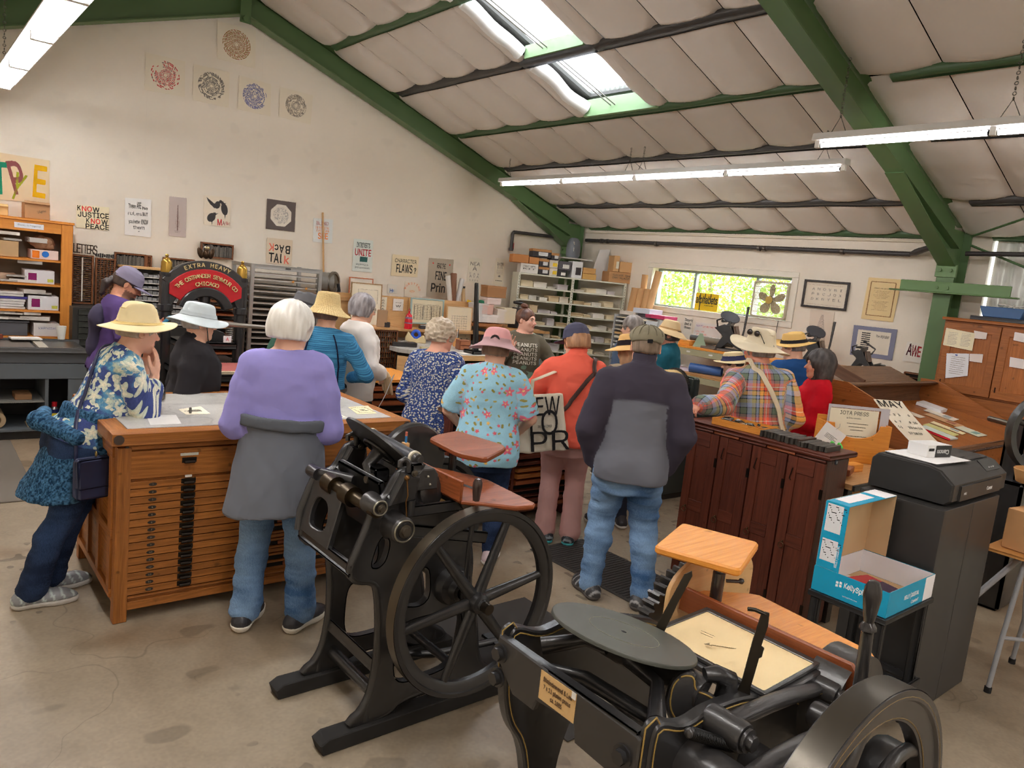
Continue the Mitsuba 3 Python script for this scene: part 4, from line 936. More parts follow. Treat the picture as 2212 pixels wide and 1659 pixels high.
bar=B(IRON);bar.prism([(-.245,.055),(-.24,-.01),(-.17,-.075),(-.09,-.075),(-.08,-.045),(.05,-.03),(.06,-.075),(.245,-.085),(.245,.04),(.235,.045)],(1.218,1.135,.918),-Y_,Z_,.022,bev=.004)
part(k2,'front_apron',bar,'iron');part(k2,'apron_lip',B(BLK).box((1.224,1.135,.963),(.03,.47,.014),bev=.003),'iron')
for y,z in((1.365,.93),(1.368,.86),(.93,.9)):bolt(k2,(1.207,y,z),-X_,.018,.018,BLK)
for y in(1.385,.895):part(k2,'apron_end',B(BLK).prism(smooth_poly([(1.215,.86),(1.215,.985),(1.25,1.0),(1.27,.97),(1.31,.955),(1.31,.86)]),(0,y,0),X_,Z_,.014,bev=.003).tube([(1.215,y-.008,.87),(1.216,y-.008,.985),(1.25,y-.008,1.0),(1.272,y-.008,.97),(1.31,y-.008,.957)],.0025,4,col=GOLD),'iron')
pa=np.array((1.206,1.145,.926));up_=unit((0,-.28,-.93));rt_=unit((0,-.96,.12));
kt=thing('label_card','tan card with black lettering fixed to the front of the foreground press','label')
e1,e2=-Y_,unit((0,-.15,1));e2=unit(e2-e1*(e2@e1));
b=B(S(206,170,118));b.prism(sbox(-.062,-.037,.062,.037),pa,e1,e2,.0015);put(kt+'__card',b,'matte')
b=B(S(62,40,30))
for i,(t,w_) in enumerate((('Shniedewend & Lee',.1),('7 x 11 platen press',.094),('ca. 1885',.04))):b.text(t,pa-X_*.0012+e2*(.014-.019*i),e1,e2,.0115,width=w_,align='c',th=.0006,bold=False)
part(kt,'lettering',b,'matte');part(kt,'white_corner',B(S(224,222,216)).box(pa-X_*.002+e1*.055+e2*.03,(.001,.014,.018)),'matte')
nD=unit((.249,0,.969));cD=np.array((1.455,1.172,1.012))
b=B(S(62,64,58));b.lathe([(0,.0062),(.004,.006),(.194,.006),(.196,.003),(.196,-.003),(.19,-.006),(.03,-.01),(.022,-.05),(0,-.05)],cD,nD,72);part(k2,'ink_disk',b,'satin',label='round dark grey ink disk')
part(k2,'scribed_ring',B(S(120,120,100)).torus(cD+nD*.0063,nD,.094,.0007,64,4),'satin');part(k2,'disk_centre',B(S(20,20,20)).cyl(cD+nD*.0055,cD+nD*.0068,.007,n=12),'matte')
for dy in(-.13,.12):part(k2,'disk_arm',B(BLK).tube([cD-nD*.05+(0,dy*.3,0),(1.42,1.15+dy,.96),(1.33,1.15+dy*1.6,.93)],[.022,.018,.024],10),'iron')
part(k2,'ratchet_bar',B(BLK).tube([(1.33,1.3,.88),(1.36,1.2,.9),(1.4,1.0,.88)],.02,8),'iron');part(k2,'lower_roller',B(S(30,31,30)).cyl((1.33,.93,.84),(1.33,1.37,.84),.03,n=18),'iron')
part(k2,'cam_plate',B(IRON).prism(smooth_poly([(-.02,.06),(-.045,.03),(-.05,-.03),(-.02,-.075),(.05,-.1),(.1,-.07),(.11,-.02),(.06,.01),(.02,.02),(.015,.06)]),(1.48,.975,.935),unit((.8,-.6,0)),unit((.2,.1,1)),.024,bev=.004),'iron')
cs_=smooth_poly([(-.02,.06),(-.045,.03),(-.05,-.03),(-.02,-.075),(.05,-.1),(.1,-.07),(.11,-.02),(.06,.01),(.02,.02),(.015,.06)])*.86;e1,e2=unit((.8,-.6,0)),unit((.2,.1,1));e2=unit(e2-e1*(e1@e2));nn=np.cross(e1,e2)
part(k2,'pinstripe',B(GOLD).tube(np.array((1.48,.975,.935))+cs_[:,:1]*e1+cs_[:,1:]*e2+nn*.0125,.0026,4),'satin')
part(k2,'roller_trough',B(IRON).rings([np.array([(1.53+.05*math.cos(t),y,.93+.045*math.sin(t)) for t in np.linspace(.35*math.pi,1.9*math.pi,12)]+[(1.53+.042*math.cos(t),y,.93+.037*math.sin(t)) for t in np.linspace(1.9*math.pi,.35*math.pi,12)]) for y in(.95,1.28)]),'iron')
part(k2,'roller_hook',B(BLK).tube([(1.56,.93,.86),(1.585,.93,.93),(1.58,.93,.975),(1.55,.945,.99),(1.525,.96,.985)],[.03,.028,.026,.022,.018],10),'iron')
e1,e2=Y_,unit((-1,0,.02));cp=np.array((1.80,1.06,.94));nP=unit((-.04,0,1));ep=unit(np.cross(Y_,nP))
part(k2,'platen',B(IRON).prism(rrect(-.15,.15,-.205,.205,.015),cp-nP*.022,ep,Y_,.03,bev=.004),'iron')
part(k2,'packing_bale',B(S(44,44,42)).prism(rrect(-.136,.14,-.19,.19,.006).difference(rrect(-.125,.118,-.178,.172,.004)),cp,ep,Y_,.012,bev=.002),'iron')
part(k2,'tympan_paper',B(S(232,208,160)).prism(sbox(-.128,-.182,.122,.176),cp-nP*.001,ep,Y_,.006),'matte',label='cream tympan paper with faint printed lines')
b=B(S(120,104,78));ix,iy=ep,Y_
tx=-unit(np.cross(nP,Y_));
for i in range(6):b.box(cp+nP*.0023+Y_*(.085-.004*(i%2))+X_*(.055-.013*i),(.0016,.05-.006*(i%3),.0004),R=rotz(.15),bev=.0001)
b.tube([cp+nP*.0024+np.array((-.06,.03,.006)),cp+nP*.0024+np.array((.05,-.045,-.007))],.0012,4)
for s_,q in((1,np.array((.055,-.05,-.0075))),(-1,np.array((-.065,.034,.0075)))):b.prism([(0,.014),(-.009,-.006),(0,-.001),(.009,-.006)],cp+nP*.0023+q,unit((.08,.11,0)),unit((.11*s_,-.08*s_,0)),.0006)
part(k2,'print_marks',b,'matte')
for y,p0_,p1_ in((1.22,(1.665,1.22,.935),(1.752,1.2,1.125)),(.9,(1.61,.905,.895),(1.662,.9,1.145))):
 p0_,p1_=np.array(p0_),np.array(p1_);u_=unit(p1_-p0_);b=B(S(52,48,42));L_=np.linalg.norm(p1_-p0_)
 pl=[(-.02,-.02),(.018,-.02),(.022,.03),(.012,.06),(.012,L_*.55),(.017,L_*.57),(.017,L_*.66),(.009,L_*.67),(.011,L_-.03),(.006,L_),(-.004,L_),(-.012,L_-.01),(-.014,L_*.7),(-.012,.07),(-.02,.03)]if y<1 else[(-.014,0),(.014,0),(.011,L_*.5),(.012,L_-.012),(.004,L_),(-.01,L_-.02)]
 b.prism(pl,p0_,unit((.55,-.8,0))-u_*(unit((.55,-.8,0))@u_),u_,.008,bev=.001)
 if y<1:b.tube([p1_-u_*.006,p1_-u_*.002+(-.018,.022,.003),p1_+(-.03,.036,.0)],.005,6)
 part(k2,'gripper',b,'metal');
bolt(k2,(1.612,.888,.915),-Y_,.012,.014)
for a,e,r in(((1.455,.85,.935),(1.905,.845,.9),.024),((1.37,.73,.905),(1.80,.73,.88),.026)):
 a,e=np.array(a),np.array(e);t=np.linspace(0,1,9)[:,None];part(k2,'side_arm',B(IRON).tube(a+(e-a)*t+Z_*(.012*np.sin(np.pi*t)),r*(1-.18*np.abs(np.linspace(-1,1,9))**3),12,flat=.8),'iron')
 part(k2,'pinstripe',B(GOLD).tube(a+(e-a)*t+Z_*(.012*np.sin(np.pi*t)-.002)-Y_*(r*.82),.0016,4),'satin')
for c,r,l in(((1.455,.84,.935),.036,.1),((1.905,.84,.9),.032,.09),((1.385,.80,.85),.06,.2),((1.80,.76,.88),.034,.1),((1.6,.8,.8),.045,.12)):
 c=np.array(c);part(k2,'bearing',B(IRON).lathe([(0,l/2+.012),(r*.4,l/2+.012),(r*.45,l/2),(r*.92,l/2),(r,l/2-.008),(r,-l/2+.008),(r*.92,-l/2),(0,-l/2)],c,-Y_,24),'iron')
for c,r in(((1.455,.784,.935),.019),((1.905,.79,.9),.015)):bolt(k2,c,-Y_,r,.018,IRON,'hex_nut')
a,e=np.array((1.34,.86,.95)),np.array((1.46,.815,.9));d_=unit(e-a);Fm=frame(d_);t=np.linspace(0,26*2*math.pi,26*10);P=a+np.outer(np.linspace(.02,.92,len(t))*np.linalg.norm(e-a),d_)+.0125*(np.cos(t)[:,None]*Fm[:,0]+np.sin(t)[:,None]*Fm[:,1])
part(k2,'spring',B(S(40,40,40)).tube(P,.003,5),'metal');part(k2,'spring_rod',B(IRON).cyl(a,e,.006,n=8).ball(a,.013,10).ball(e,.014,10),'iron')
part(k2,'shaft_end',B(S(150,134,104)).cyl((1.395,.66,.86),(1.395,.72,.86),.04,n=22),'metal')
part(k2,'perforated_strap',B(IRON).box((1.93,.74,.62),(.03,.01,.3),R=roty(.1),bev=.002),'iron')
wheel(k2,(1.70,.635,.615),.45,.075,.085,6,IRON,a0=.5,curved=.75,hubr=.055,spoke_w=.026,band=S(92,88,80),hub_l=.12,stripe=S(104,86,52))
part(k2,'crank_shaft',B(S(60,56,50)).cyl((1.70,.56,.615),(1.70,1.5,.615),.024,n=16),'metal')
part(k2,'drive_pulley',B(S(48,47,46)).lathe([(.02,.04),(.13,.03),(.14,.045),(.15,.05),(.15,-.05),(.13,-.04),(.02,-.04)],(2.02,.84,.83),Y_,44),'iron')
part(k2,'counterweight',B(S(40,40,40)).lathe([(0,.05),(.1,.05),(.11,.03),(.11,-.04),(0,-.04)],(2.06,.7,.66),Y_,32),'iron')
for y in(1.415,):
 b=B(S(34,33,32));R0=.26;nt=46;t=np.arange(nt*4)/(nt*4)*2*np.pi;rr=np.where(np.arange(nt*4)%4<2,R0,R0-.022);gp=Polygon(np.c_[np.cos(t)*rr,np.sin(t)*rr],[np.c_[np.cos(t),np.sin(t)]*.18]);b.prism(gp,(2.13,y+.05,.72),X_,Z_,.05)
 for a in range(4):b.box((2.13+.1*math.cos(a*1.57+.4),y+.05,.72+.1*math.sin(a*1.57+.4)),(.2,.03,.035),R=roty(-(a*1.57+.4)))
 part(k2,'gear_wheel',b,'iron')
b=B(tone=3);b.prism(Polygon([(-.24,-.1)]+[(-.24*math.cos(t),.06*1+.12*math.sin(t)) for t in np.linspace(0,math.pi,20)]+[(.24,-.1)]),(2.14,1.375,.885),X_,Z_,.016,bev=.002);part(k2,'gear_guard_board',b,'wood')
board(k2,'feed_board',[(1.95,.80),(2.15,.815),(2.18,.84),(2.225,1.24),(2.20,1.27),(2.07,1.36),(1.95,1.36)],.937,.022,2)
part(k2,'feed_back_board',B(tone=5).prism([(-.29,-.03),(-.29,.04),(-.275,.055),(.27,.05),(.285,.035),(.29,-.03)],(1.955,1.07,.925),Y_,Z_,.016,bev=.003),'wood')
part(k2,'table_post',B(S(40,40,42)).cyl((2.02,1.275,.935),(2.02,1.275,1.04),.02,n=16).cyl((2.02,1.275,1.04),(2.02,1.275,1.105),.013,n=14),'iron');part(k2,'wing_nut',B(IRON).cyl((2.025,1.25,1.02),(2.05,1.22,1.025),.006,n=8).ball((2.055,1.215,1.027),.01,8),'iron')
board(k2,'delivery_table',Polygon([(1.83,1.40),(1.925,1.145),(2.215,1.265),(2.12,1.515)]).buffer(-.02).buffer(.02,quad_segs=4),1.115,.026,2)
part(k2,'throwoff_lever',B(S(34,33,33)).tube([(1.9,.74,.70),(1.885,.74,.95),(1.87,.74,1.12)],[.018,.017,.015],12),'iron');part(k2,'lever_grip',B(S(36,34,34)).lathe([(0,.14),(.013,.137),(.02,.12),(.022,.1),(.016,.05),(.012,.03),(.02,.018),(.021,.01),(.012,0)],(1.869,.74,1.115),unit((-.08,0,1)),20),'gloss')
for y in(.9,1.39):
 for x in(1.28,1.83):part(k2,'foot',B(BLK).bx(x,x+.17,y-.05,y+.05,0,.03,bev=.006),'iron')
#furniture in the middle of the room
def marble_fn(p,n,uv):
 a=FBM(p.x*4,p.y*4,1.0,4);v=dr.abs(FBM(p.x*3+a*2,p.y*3+5,2.0,4)-.5)
 return MIX(S(150,148,142),S(196,194,188),dr.clip(.2+a*.9,0,1))*(.86+.14*SST(0,.05,v))*(.94+.1*N3(p.x*150,p.y*150,0.0))
scene['marble']={'type':'twosided','b':{'type':'principled','base_color':mikit.proc(marble_fn),'roughness':.35,'specular':.45}}
HAND=S(58,52,46)
def bin_pull(k,c,w=.07):
 b=B(HAND);b.box(c-np.array((0,.002,-.004)),(w,.004,.026),bev=.001);n=9
 b.rings([np.array([(c[0]+sx*w*.36,c[1]-.004-.016*math.sin(t),c[2]+.006-.016*math.cos(t)*0-.014*(1-math.cos(t))*.8) for t in np.linspace(0,math.pi*.62,n)]+[(c[0]+sx*w*.36,c[1]-.003,c[2]-.012)]) for sx in(-1,1)])
 for sx in(-1,1):b.cyl(c+np.array((sx*w*.44,-.004,.006)),c+np.array((sx*w*.44,-.008,.006)),.004,n=8)
 part(k,'handle',b,'metal')
k=thing('plan_chest','large oak plan chest with shallow drawers and a grey marble top','plan chest')
x0,x1,y0,y1,zt=.80,2.385,3.83,4.80,.98
for x in(x0+.035,x1-.035):
 for y in(y0+.02,y1-.03):part(k,'corner_post',B(tone=0).bx(x-.032,x+.032,y-.03,y+.03,0,.9,bev=.004),'wood')
b=B(tone=0);b.bx(x0+.01,x1-.01,y0+.012,y1,.085,.9,bev=.003);part(k,'carcass',b,'wood')
for z0,z1 in((.06,.105),(.12,.135)):part(k,'rail',B(tone=0).bx(x0+.05,x1-.05,y0-.005,y0+.03,z0,z1-.002),'wood')
part(k,'rail',B(tone=0).bx(x0+.05,x1-.05,y0-.004,y0+.03,.885,.925),'wood');part(k,'stile',B(tone=0).bx(1.50,1.56,y0-.004,y0+.03,.135,.885),'wood')
for x in(x0-.004,x1+.004):
 sg=-1 if x<1 else 1
 for a,c in((.12,.16),(.84,.9)):part(k,'side_rail',B(tone=0).bx(x-sg*.02,x+sg*.004,y0+.05,y1-.05,a,c),'wood')
 for y in np.linspace(y0+.09,y1-.09,4):part(k,'side_stile',B(tone=0).bx(x-sg*.02,x+sg*.003,y-.03,y+.03,.16,.84),'wood')
 part(k,'side_rail',B(tone=0).bx(x-sg*.02,x+sg*.003,y0+.05,y1-.05,.42,.47),'wood')
dr_=[]
for i in range(15):
 z=.7065-.0393*i;kd=part(k,'drawer',B(tone=0).bx(.856,1.497,y0-.008,y0+.03,z-.0183,z+.0183,bev=.003),'wood')
 bin_pull(kd,np.array((1.134,y0-.008,z)));b=B(S(40,34,30));t=np.arange(14)*2*np.pi/14;b.prism(np.c_[.019*np.cos(t),.0085*np.sin(t)],(.966,y0-.009,z),X_,Z_,.003)
 b.text(str(i+1),(.966,y0-.0108,z-.0045),X_,Z_,.009,align='c',col=S(150,140,120),th=.0006);part(kd,'number_plate',b,'satin')
kd=part(k,'drawer',B(tone=0).bx(.856,1.497,y0-.008,y0+.03,.737,.88,bev=.004),'wood');bin_pull(kd,np.array((1.134,y0-.008,.815)));part(kd,'label_card',B(S(206,206,190)).bx(1.09,1.178,y0-.0105,y0-.0085,.842,.856),'matte')
part(k,'label_card',B(S(226,222,212)).bx(1.116,1.15,y0-.0115,y0-.0095,.728,.741),'matte')
part(k,'panel',B(tone=0).bx(1.565,x1-.075,y0-.008,y0+.03,.72,.88,bev=.005),'wood')
for i in range(13):
 z=.685-.0425*i;w=rng.uniform(.1,.32);part(k,'galley_slot',B(S(20,16,13)).bx(1.565,x1-.072,y0-.0035,y0+.0,z-.013,z+.013),'matte')
 part(k,'slat',B(tone=0).bx(1.56,x1-.07,y0-.012,y0+.03,z+.013,z+.025,bev=.002),'wood')
 xx=1.575+rng.uniform(0,.1);part(k,'galley',B(tone=0 if i%3 else 5).bx(xx,xx+w,y0-.009,y0+.03,z-.011,z+.009,bev=.002),'wood')
 if i%2:part(k,'label_card',B(S(220,222,224)).bx(xx+w+.03,xx+w+.09,y0-.013,y0-.0115,z+.0,z+.013),'matte')
kt=part(k,'top_frame',B(tone=0).bx(x0-.03,x1+.03,y0-.045,y0+.055,.915,zt-.001,bev=.006).bx(x0-.03,x1+.03,y1-.05,y1+.03,.915,zt-.001,bev=.006).bx(x0-.03,x0+.06,y0+.05,y1-.05,.915,zt-.001,bev=.006).bx(x1-.06,x1+.03,y0+.05,y1-.05,.915,zt-.001,bev=.006),'wood')
for x in(x0+.0,x1+.0):bolt(k,(x,y0-.046,.95),-Y_,.016,.006,S(52,40,34));bolt(k,(x+(.045 if x<1 else-.045),y0-.004,.9),-Y_,.006,.004,S(40,32,28),'screw')
part(k,'stone_top',B().bx(x0+.055,x1-.055,y0+.05,y1-.045,.93,zt+.003,bev=.003),'marble')
def sheet(name,label,P,z,col,th=.0012,group=None,marks=None,mcol=S(60,56,50)):
 P=np.array(P,float);b=B(col);b.prism(P,(0,0,z+th/2),X_,Y_,th);kk=thing(name,label,'paper',group);put(kk+'__sheet',b,'matte')
 if marks:
  c=P.mean(0);u,v=(P[1]-P[0])/2,(P[-1]-P[0])/2;m=B(mcol)
  for a,d,w,h in marks:q=c+u*a+v*d;m.box((*q,z+th+.0003),(w*2*np.linalg.norm(u),h*2*np.linalg.norm(v),.0005),R=rotz(math.atan2(u[1],u[0])),bev=.0001)
  part(kk,'print',m,'matte')
 return kk
zs=zt+.0035
sheet('paper_sheet','blank pale grey sheet at the near left edge of the marble top',[(.97,3.925),(1.117,3.92),(1.15,4.14),(1.005,4.16)],zs,S(208,206,200))
sheet('print','cream print with a dark ship like drawing on the marble top',[(1.2,4.14),(1.33,4.14),(1.34,4.345),(1.2,4.285)],zs,S(232,224,200),marks=[(-.1,0,.7,.05),(.1,.2,.5,.05),(0,-.2,.6,.06),(.2,.35,.3,.04)])
sheet('print','white print with dark letters lying right of the lavender sweatshirt',[(1.9,3.915),(2.044,3.911),(2.051,4.194),(1.92,4.2)],zs,S(230,226,212),marks=[(.0,-.8,.8,.08),(.0,-.3,.8,.04)])
sheet('print','cream card with a line border on the right part of the marble top',[(2.154,3.985),(2.285,3.984),(2.351,4.22),(2.197,4.195)],zs,S(230,218,178),marks=[(0,.7,.8,.015),(0,-.7,.8,.015),(-.75,0,.02,.7),(.75,0,.02,.7),(0,.1,.3,.06),(.1,-.2,.4,.05)])
sheet('paper_sheet','white sheets at the far right corner of the marble top',[(2.12,4.46),(2.288,4.453),(2.305,4.75),(2.15,4.76)],zs,S(226,226,224),.004)
part(thing('composing_stick','dark steel composing stick on the marble top','composing stick'),'stick',B(S(84,82,80)).box((1.19,4.62,zs+.012),(.05,.2,.003),R=rotz(-.3)).box((1.165,4.61,zs+.02),(.004,.2,.018),R=rotz(-.3)).box((1.21,4.71,zs+.02),(.06,.01,.02),R=rotz(-.3)),'metal')
one('type_block','small grey metal type block on the cream print','type block',B(S(120,118,112)).box((1.23,4.165,zs+.018),(.012,.012,.032)),'metal')
def rack(name,label,x0,x1,yf,yb,zt,n,tone,cols=1,top=8,lab=.3,seed=1):
 r=np.random.default_rng(seed);k=thing(name,label,'cabinet');put(k+'__carcass',B(tone=tone).bx(x0,x1,yf+.05,yb,.06,zt-.03).bx(x0,x0+.03,yf,yb,0,zt-.03).bx(x1-.03,x1,yf,yb,0,zt-.03),'wood')
 part(k,'top',B(tone=top).bx(x0-.03,x1+.03,yf-.03,yb+.02,zt-.03,zt,bev=.005),'wood');w=(x1-x0-.06)/cols;h=(zt-.14)/n
 part(k,'void',B(S(18,15,13)).bx(x0+.03,x1-.03,yf+.045,yf+.05,.08,zt-.03),'matte')
 for c in range(cols):
  xa=x0+.03+c*w
  if c:part(k,'stile',B(tone=tone).bx(xa-.015,xa+.015,yf,yf+.06,.06,zt-.03),'wood')
  for i in range(n):
   z=.1+i*h;part(k,'runner',B(tone=tone).bx(xa+.012,xa+w-.012,yf+.004,yf+.05,z-.006,z+.004,bev=.0015),'wood')
   if r.random()<.75:
    a=xa+.016+r.uniform(0,.12)*(r.random()<.5);e=xa+w-.016-r.uniform(0,.25)*(r.random()<.5);a,e=(a,e) if e-a>.1 else(xa+.016,xa+w-.016)
    kd=part(k,'galley',B(tone=(tone,0,5)[r.integers(3)]).bx(a,e,yf-r.uniform(0,.035),yf+.05,z+.005,z+h*r.uniform(.5,.72),bev=.002),'wood')
    if r.random()<lab:m=a+(e-a)*r.uniform(.2,.6);part(kd,'label_card',B(S(224,224,226)).bx(m,min(e,m+.11),yf-.037,yf-.0355,z+.01,z+.01+h*.45),'matte')
 return k
rack('galley_cabinet','dark wooden galley cabinet with open slots and white labels in front of the speaker',3.02,4.3,4.22,4.86,.93,15,1,2,9,.45,4)
one('type_form','locked up grey type form lying on the galley cabinet','type form',B(S(92,88,80)).bx(3.75,4.05,4.3,4.6,.931,.955).bx(3.78,4.02,4.33,4.57,.955,.962),'metal')
one('tray','shallow wooden tray holding the grey type form','tray',B(tone=2).bx(3.7,3.74,4.26,4.64,.931,.965).bx(4.06,4.1,4.26,4.64,.931,.965).bx(3.74,4.06,4.26,4.29,.931,.965),'wood')
rack('galley_cabinet','orange brown galley cabinet with open slots behind the woman in white',3.32,4.1,6.25,6.95,.8,9,5,1,2,.1,5)
one('galley_box','small galley box with brass numbers standing at the side of the marble topped chest','galley box',B(S(38,36,34)).bx(2.72,2.86,4.34,4.6,0,.62).text('822',(2.727,4.339,.5),Z_*-1,X_,.05,col=S(160,140,90),th=.002),'satin')
k=thing('locker_cabinet','dark red brown wooden cabinet with four narrow panelled doors and ring pulls','cabinet')
xf,xb,ya,yb_,H_=4.06,4.335,1.985,2.945,1.1
part(k,'carcass',B(tone=1).bx(xf+.015,xb,ya+.005,yb_-.005,.03,1.055),'wood')
b=B(tone=1);prof=[(0,0),(.0,.018),(-.008,.03),(-.02,.034),(-.03,.028),(-.034,.016),(-.03,.005),(-.018,.0)]
part(k,'top',B(tone=1).bx(xf-.03,xb+.025,ya-.03,yb_+.03,1.068,1.1,bev=.012),'wood')
for i in range(5):
 y=ya+(i+.5)*(yb_-ya)/5;part(k,'moulding',B(tone=(1,5)[i%2]).bx(xf-.008,xf+.02,y-.094,y+.094,1.046,1.067,bev=.004),'wood')
dw=(yb_-ya)/4
for i in range(4):
 a,c=ya+i*dw+.004,ya+(i+1)*dw-.004
 kd=num(k+'__door');fr_=B(tone=1)
 for p0,p1,q0,q1 in((a,a+.062,.05,1.04),(c-.062,c,.05,1.04)):fr_.bx(xf-.003,xf+.02,p0,p1,q0,q1,bev=.003)
 for q0,q1 in((.05,.13),(.5,.575),(.945,1.04)):fr_.bx(xf-.003,xf+.02,a+.062,c-.062,q0,q1,bev=.003)
 put(kd,fr_,'wood')
 for q0,q1 in((.13,.5),(.575,.945)):part(kd,'panel',B(tone=1).bx(xf+.006,xf+.016,a+.06,c-.06,q0-.002,q1+.002,bev=.001),'wood')
 pull=B(S(96,76,54));py=c-.05;pull.torus((xf-.02,py,.50),X_,.017,.0028,18,6).ball((xf-.012,py,.522),.007,8).cyl((xf,py,.522),(xf-.016,py,.522),.005,n=8);part(kd,'ring_pull',pull,'metal')
 hk=B(S(50,40,34));hk.tube([(xf-.006,c-.04,.97),(xf-.012,c-.038,.94),(xf-.01,c-.03,.905),(xf-.016,c-.045,.9)],.003,6);part(kd,'hook',hk,'metal')
 for q in(.16,.86):part(kd,'hinge',B(S(48,38,32)).bx(xf-.005,xf-.002,a-.008,a+.012,q-.03,q+.03),'metal')
part(k,'price_sticker',B(S(222,222,218)).bx(xf-.005,xf-.003,yb_-.035,yb_-.02,.985,1.02),'matte')
kb=B(S(26,30,40));kb.cyl((4.1,ya-.031,1.06),(4.1,ya-.036,1.06),.016,n=20);kb.text('U',(4.1,ya-.0365,1.052),X_,Z_,.014,align='c',col=S(220,220,220),th=.0006);part(k,'round_badge',kb,'satin')
zc=1.101
R_t=rotz(.07)
kt=thing('type_tray','orange wooden tray full of grey metal type spacers on the dark cabinet','tray');c=np.array((4.18,2.62,zc))
b=B(tone=2)
for dx,dy,sx,sy in((-.09,0,.012,.36),(.09,0,.012,.36),(0,-.174,.19,.012),(0,.174,.19,.012)):b.box(c+R_t@np.array((dx,dy,.022)),(sx,sy,.044),R=R_t)
b.box(c+(0,0,.004),(.18,.36,.008),R=R_t);put(kt+'__tray',b,'wood')
r=np.random.default_rng(6)
for i in range(34):
 q=c+R_t@np.array((r.uniform(-.07,.07),r.uniform(-.15,.15),.02+r.uniform(0,.022)));g=r.uniform(70,140)
 one('spacer','small grey metal furniture piece lying loose in the orange tray','metal spacer',B(S(g,g,g-4) if i%8 else S(190,140,84)).box(q,(r.uniform(.02,.05),r.uniform(.012,.03),.014),R=rotz(r.uniform(0,3))@rotx(r.uniform(-.5,.5))),'metal' if i%8 else 'matte','loose spacers in the orange tray')
x=4.1
for i in range(26):
 y=2.43-i*.0142*1.15
 if y<2.02:break
 h=.038 if i<16 else .03;one('wood_type_block','dark ink stained wood type block in the row along the cabinet edge','type block',B((S(58,54,48) if i%3 else S(44,40,36)) if i!=15 else S(60,40,30)).box((4.17+r.uniform(-.012,.012),y,zc+h/2),(.2+r.uniform(-.04,.03),.0155,h),R=rotz(r.uniform(-.05,.05)),bev=.001),'satin','row of ink stained wood type blocks')
ks=thing('scissors','scissors with bright green handles behind the row of type blocks','scissors')
for s_ in(-1,1):part(ks,'handle',B(S(96,208,90)).torus((4.36,2.09+s_*.022,1.1),unit((.8,-.5,.35)),.026,.006,22,8,sx=.8),'satin')
part(ks,'blade',B(S(150,150,150)).box((4.37,2.17,1.075),(.012,.13,.003),R=rotz(.2)),'metal')
k=thing('counter','brown wooden counter between the dark cabinet and the printer','counter');part(k,'top',B(tone=8).bx(4.345,5.95,1.95,2.62,.865,.9,bev=.004),'wood')
part(k,'edge_strip',B(S(40,38,36)).bx(4.345,5.95,1.935,1.949,.862,.898),'satin')
for x in(4.42,5.88):
 for y in(2.02,2.55):part(k,'leg',B(S(46,42,38)).bx(x-.03,x+.03,y-.03,y+.03,0,.865),'satin')
part(k,'back_panel',B(tone=8).bx(4.4,5.9,2.5,2.52,.2,.865),'wood')
hx,hy=unit((.80,-.60,0)),unit((.6,.8,0));hc=np.array((5.0,2.28,.901))
k=thing('literature_holder','wooden literature holder with a scooped front on the counter','holder')
fp=Polygon([(-.24,0),(.24,0),(.24,.27)]+[(.16*math.cos(t),.27-.10*math.sin(t)**.8) for t in np.linspace(.02,math.pi-.02,24)]+[(-.24,.27)])
part(k,'front',B(tone=2).prism(fp,hc,hx,Z_,.014,bev=.002),'wood');part(k,'back',B(tone=2).prism(sbox(-.24,0,.24,.3),hc+hy*.09,hx,Z_,.012),'wood')
for s_ in(-1,1):part(k,'side',B(tone=2).prism(sbox(0,0,.1,.27),hc+hx*s_*.233,hy,Z_,.012),'wood')
def sleeve(name,label,o,w,h,lines,tilt=.05,col=S(226,218,192)):
 up=unit(Z_+hy*tilt);kk=thing(name,label,'paper');b=B(col);b.prism(sbox(-w/2,0,w/2,h),o,hx,up,.003);put(kk+'__sheet',b,'matte');m=B(S(84,80,66))
 for t,zz,hh,ww in lines:
  if t:m.text(t,o-hy*.002+up*zz,hx,up,hh,width=ww,align='c',th=.0006)
  else:m.prism(sbox(-ww/2,0,ww/2,hh),o-hy*.0022+up*zz+hx*.03,hx,up,.0006)
 part(kk,'print',m,'matte');return kk
rows=[('IOTA PRESS',.31,.026,.2),('a fine press',.285,.01,.1)]+[('',.25-.022*i-.02*(i//3),.004,.15-.03*(i%3)) for i in range(8)]
sleeve('paper_sheet','cream sheet headed IOTA PRESS in the wooden literature holder',hc+hy*.03+hx*-.01+Z_*.01,.34,.35,rows)
one('plastic_sleeve','clear grey plastic sleeve around the sheets in the literature holder','sleeve',B(S(190,186,190)).prism(sbox(-.19,0,.24,.37).difference(sbox(-.17,.0,.18,.35)),hc+hy*.04+Z_*.012,hx,unit(Z_+hy*.05),.004),'gloss')
up=unit((hx*.45+Z_*.8));rt=unit(hx*.8-Z_*.45);oc=hc-hy*.022+hx*-.2+Z_*.14
k=thing('hang_tag','white card hanging crooked by a wire from the literature holder','card');put(k+'__card',B(S(226,226,222)).prism(sbox(-.085,-.11,.085,.1),oc,rt,up,.0015),'matte');m=B(S(90,88,84))
for i in range(6):m.prism(sbox(-.04,0,.05-.02*(i%2),.003),oc-hy*.0014+up*(.04-.009*i-(.03 if i>3 else 0)),rt,up,.0006)
part(k,'print',m,'matte');part(k,'wire',B(S(150,150,150)).tube([oc+up*.09,oc+up*.12+rt*.01,oc+up*.14],.0015,5),'metal')
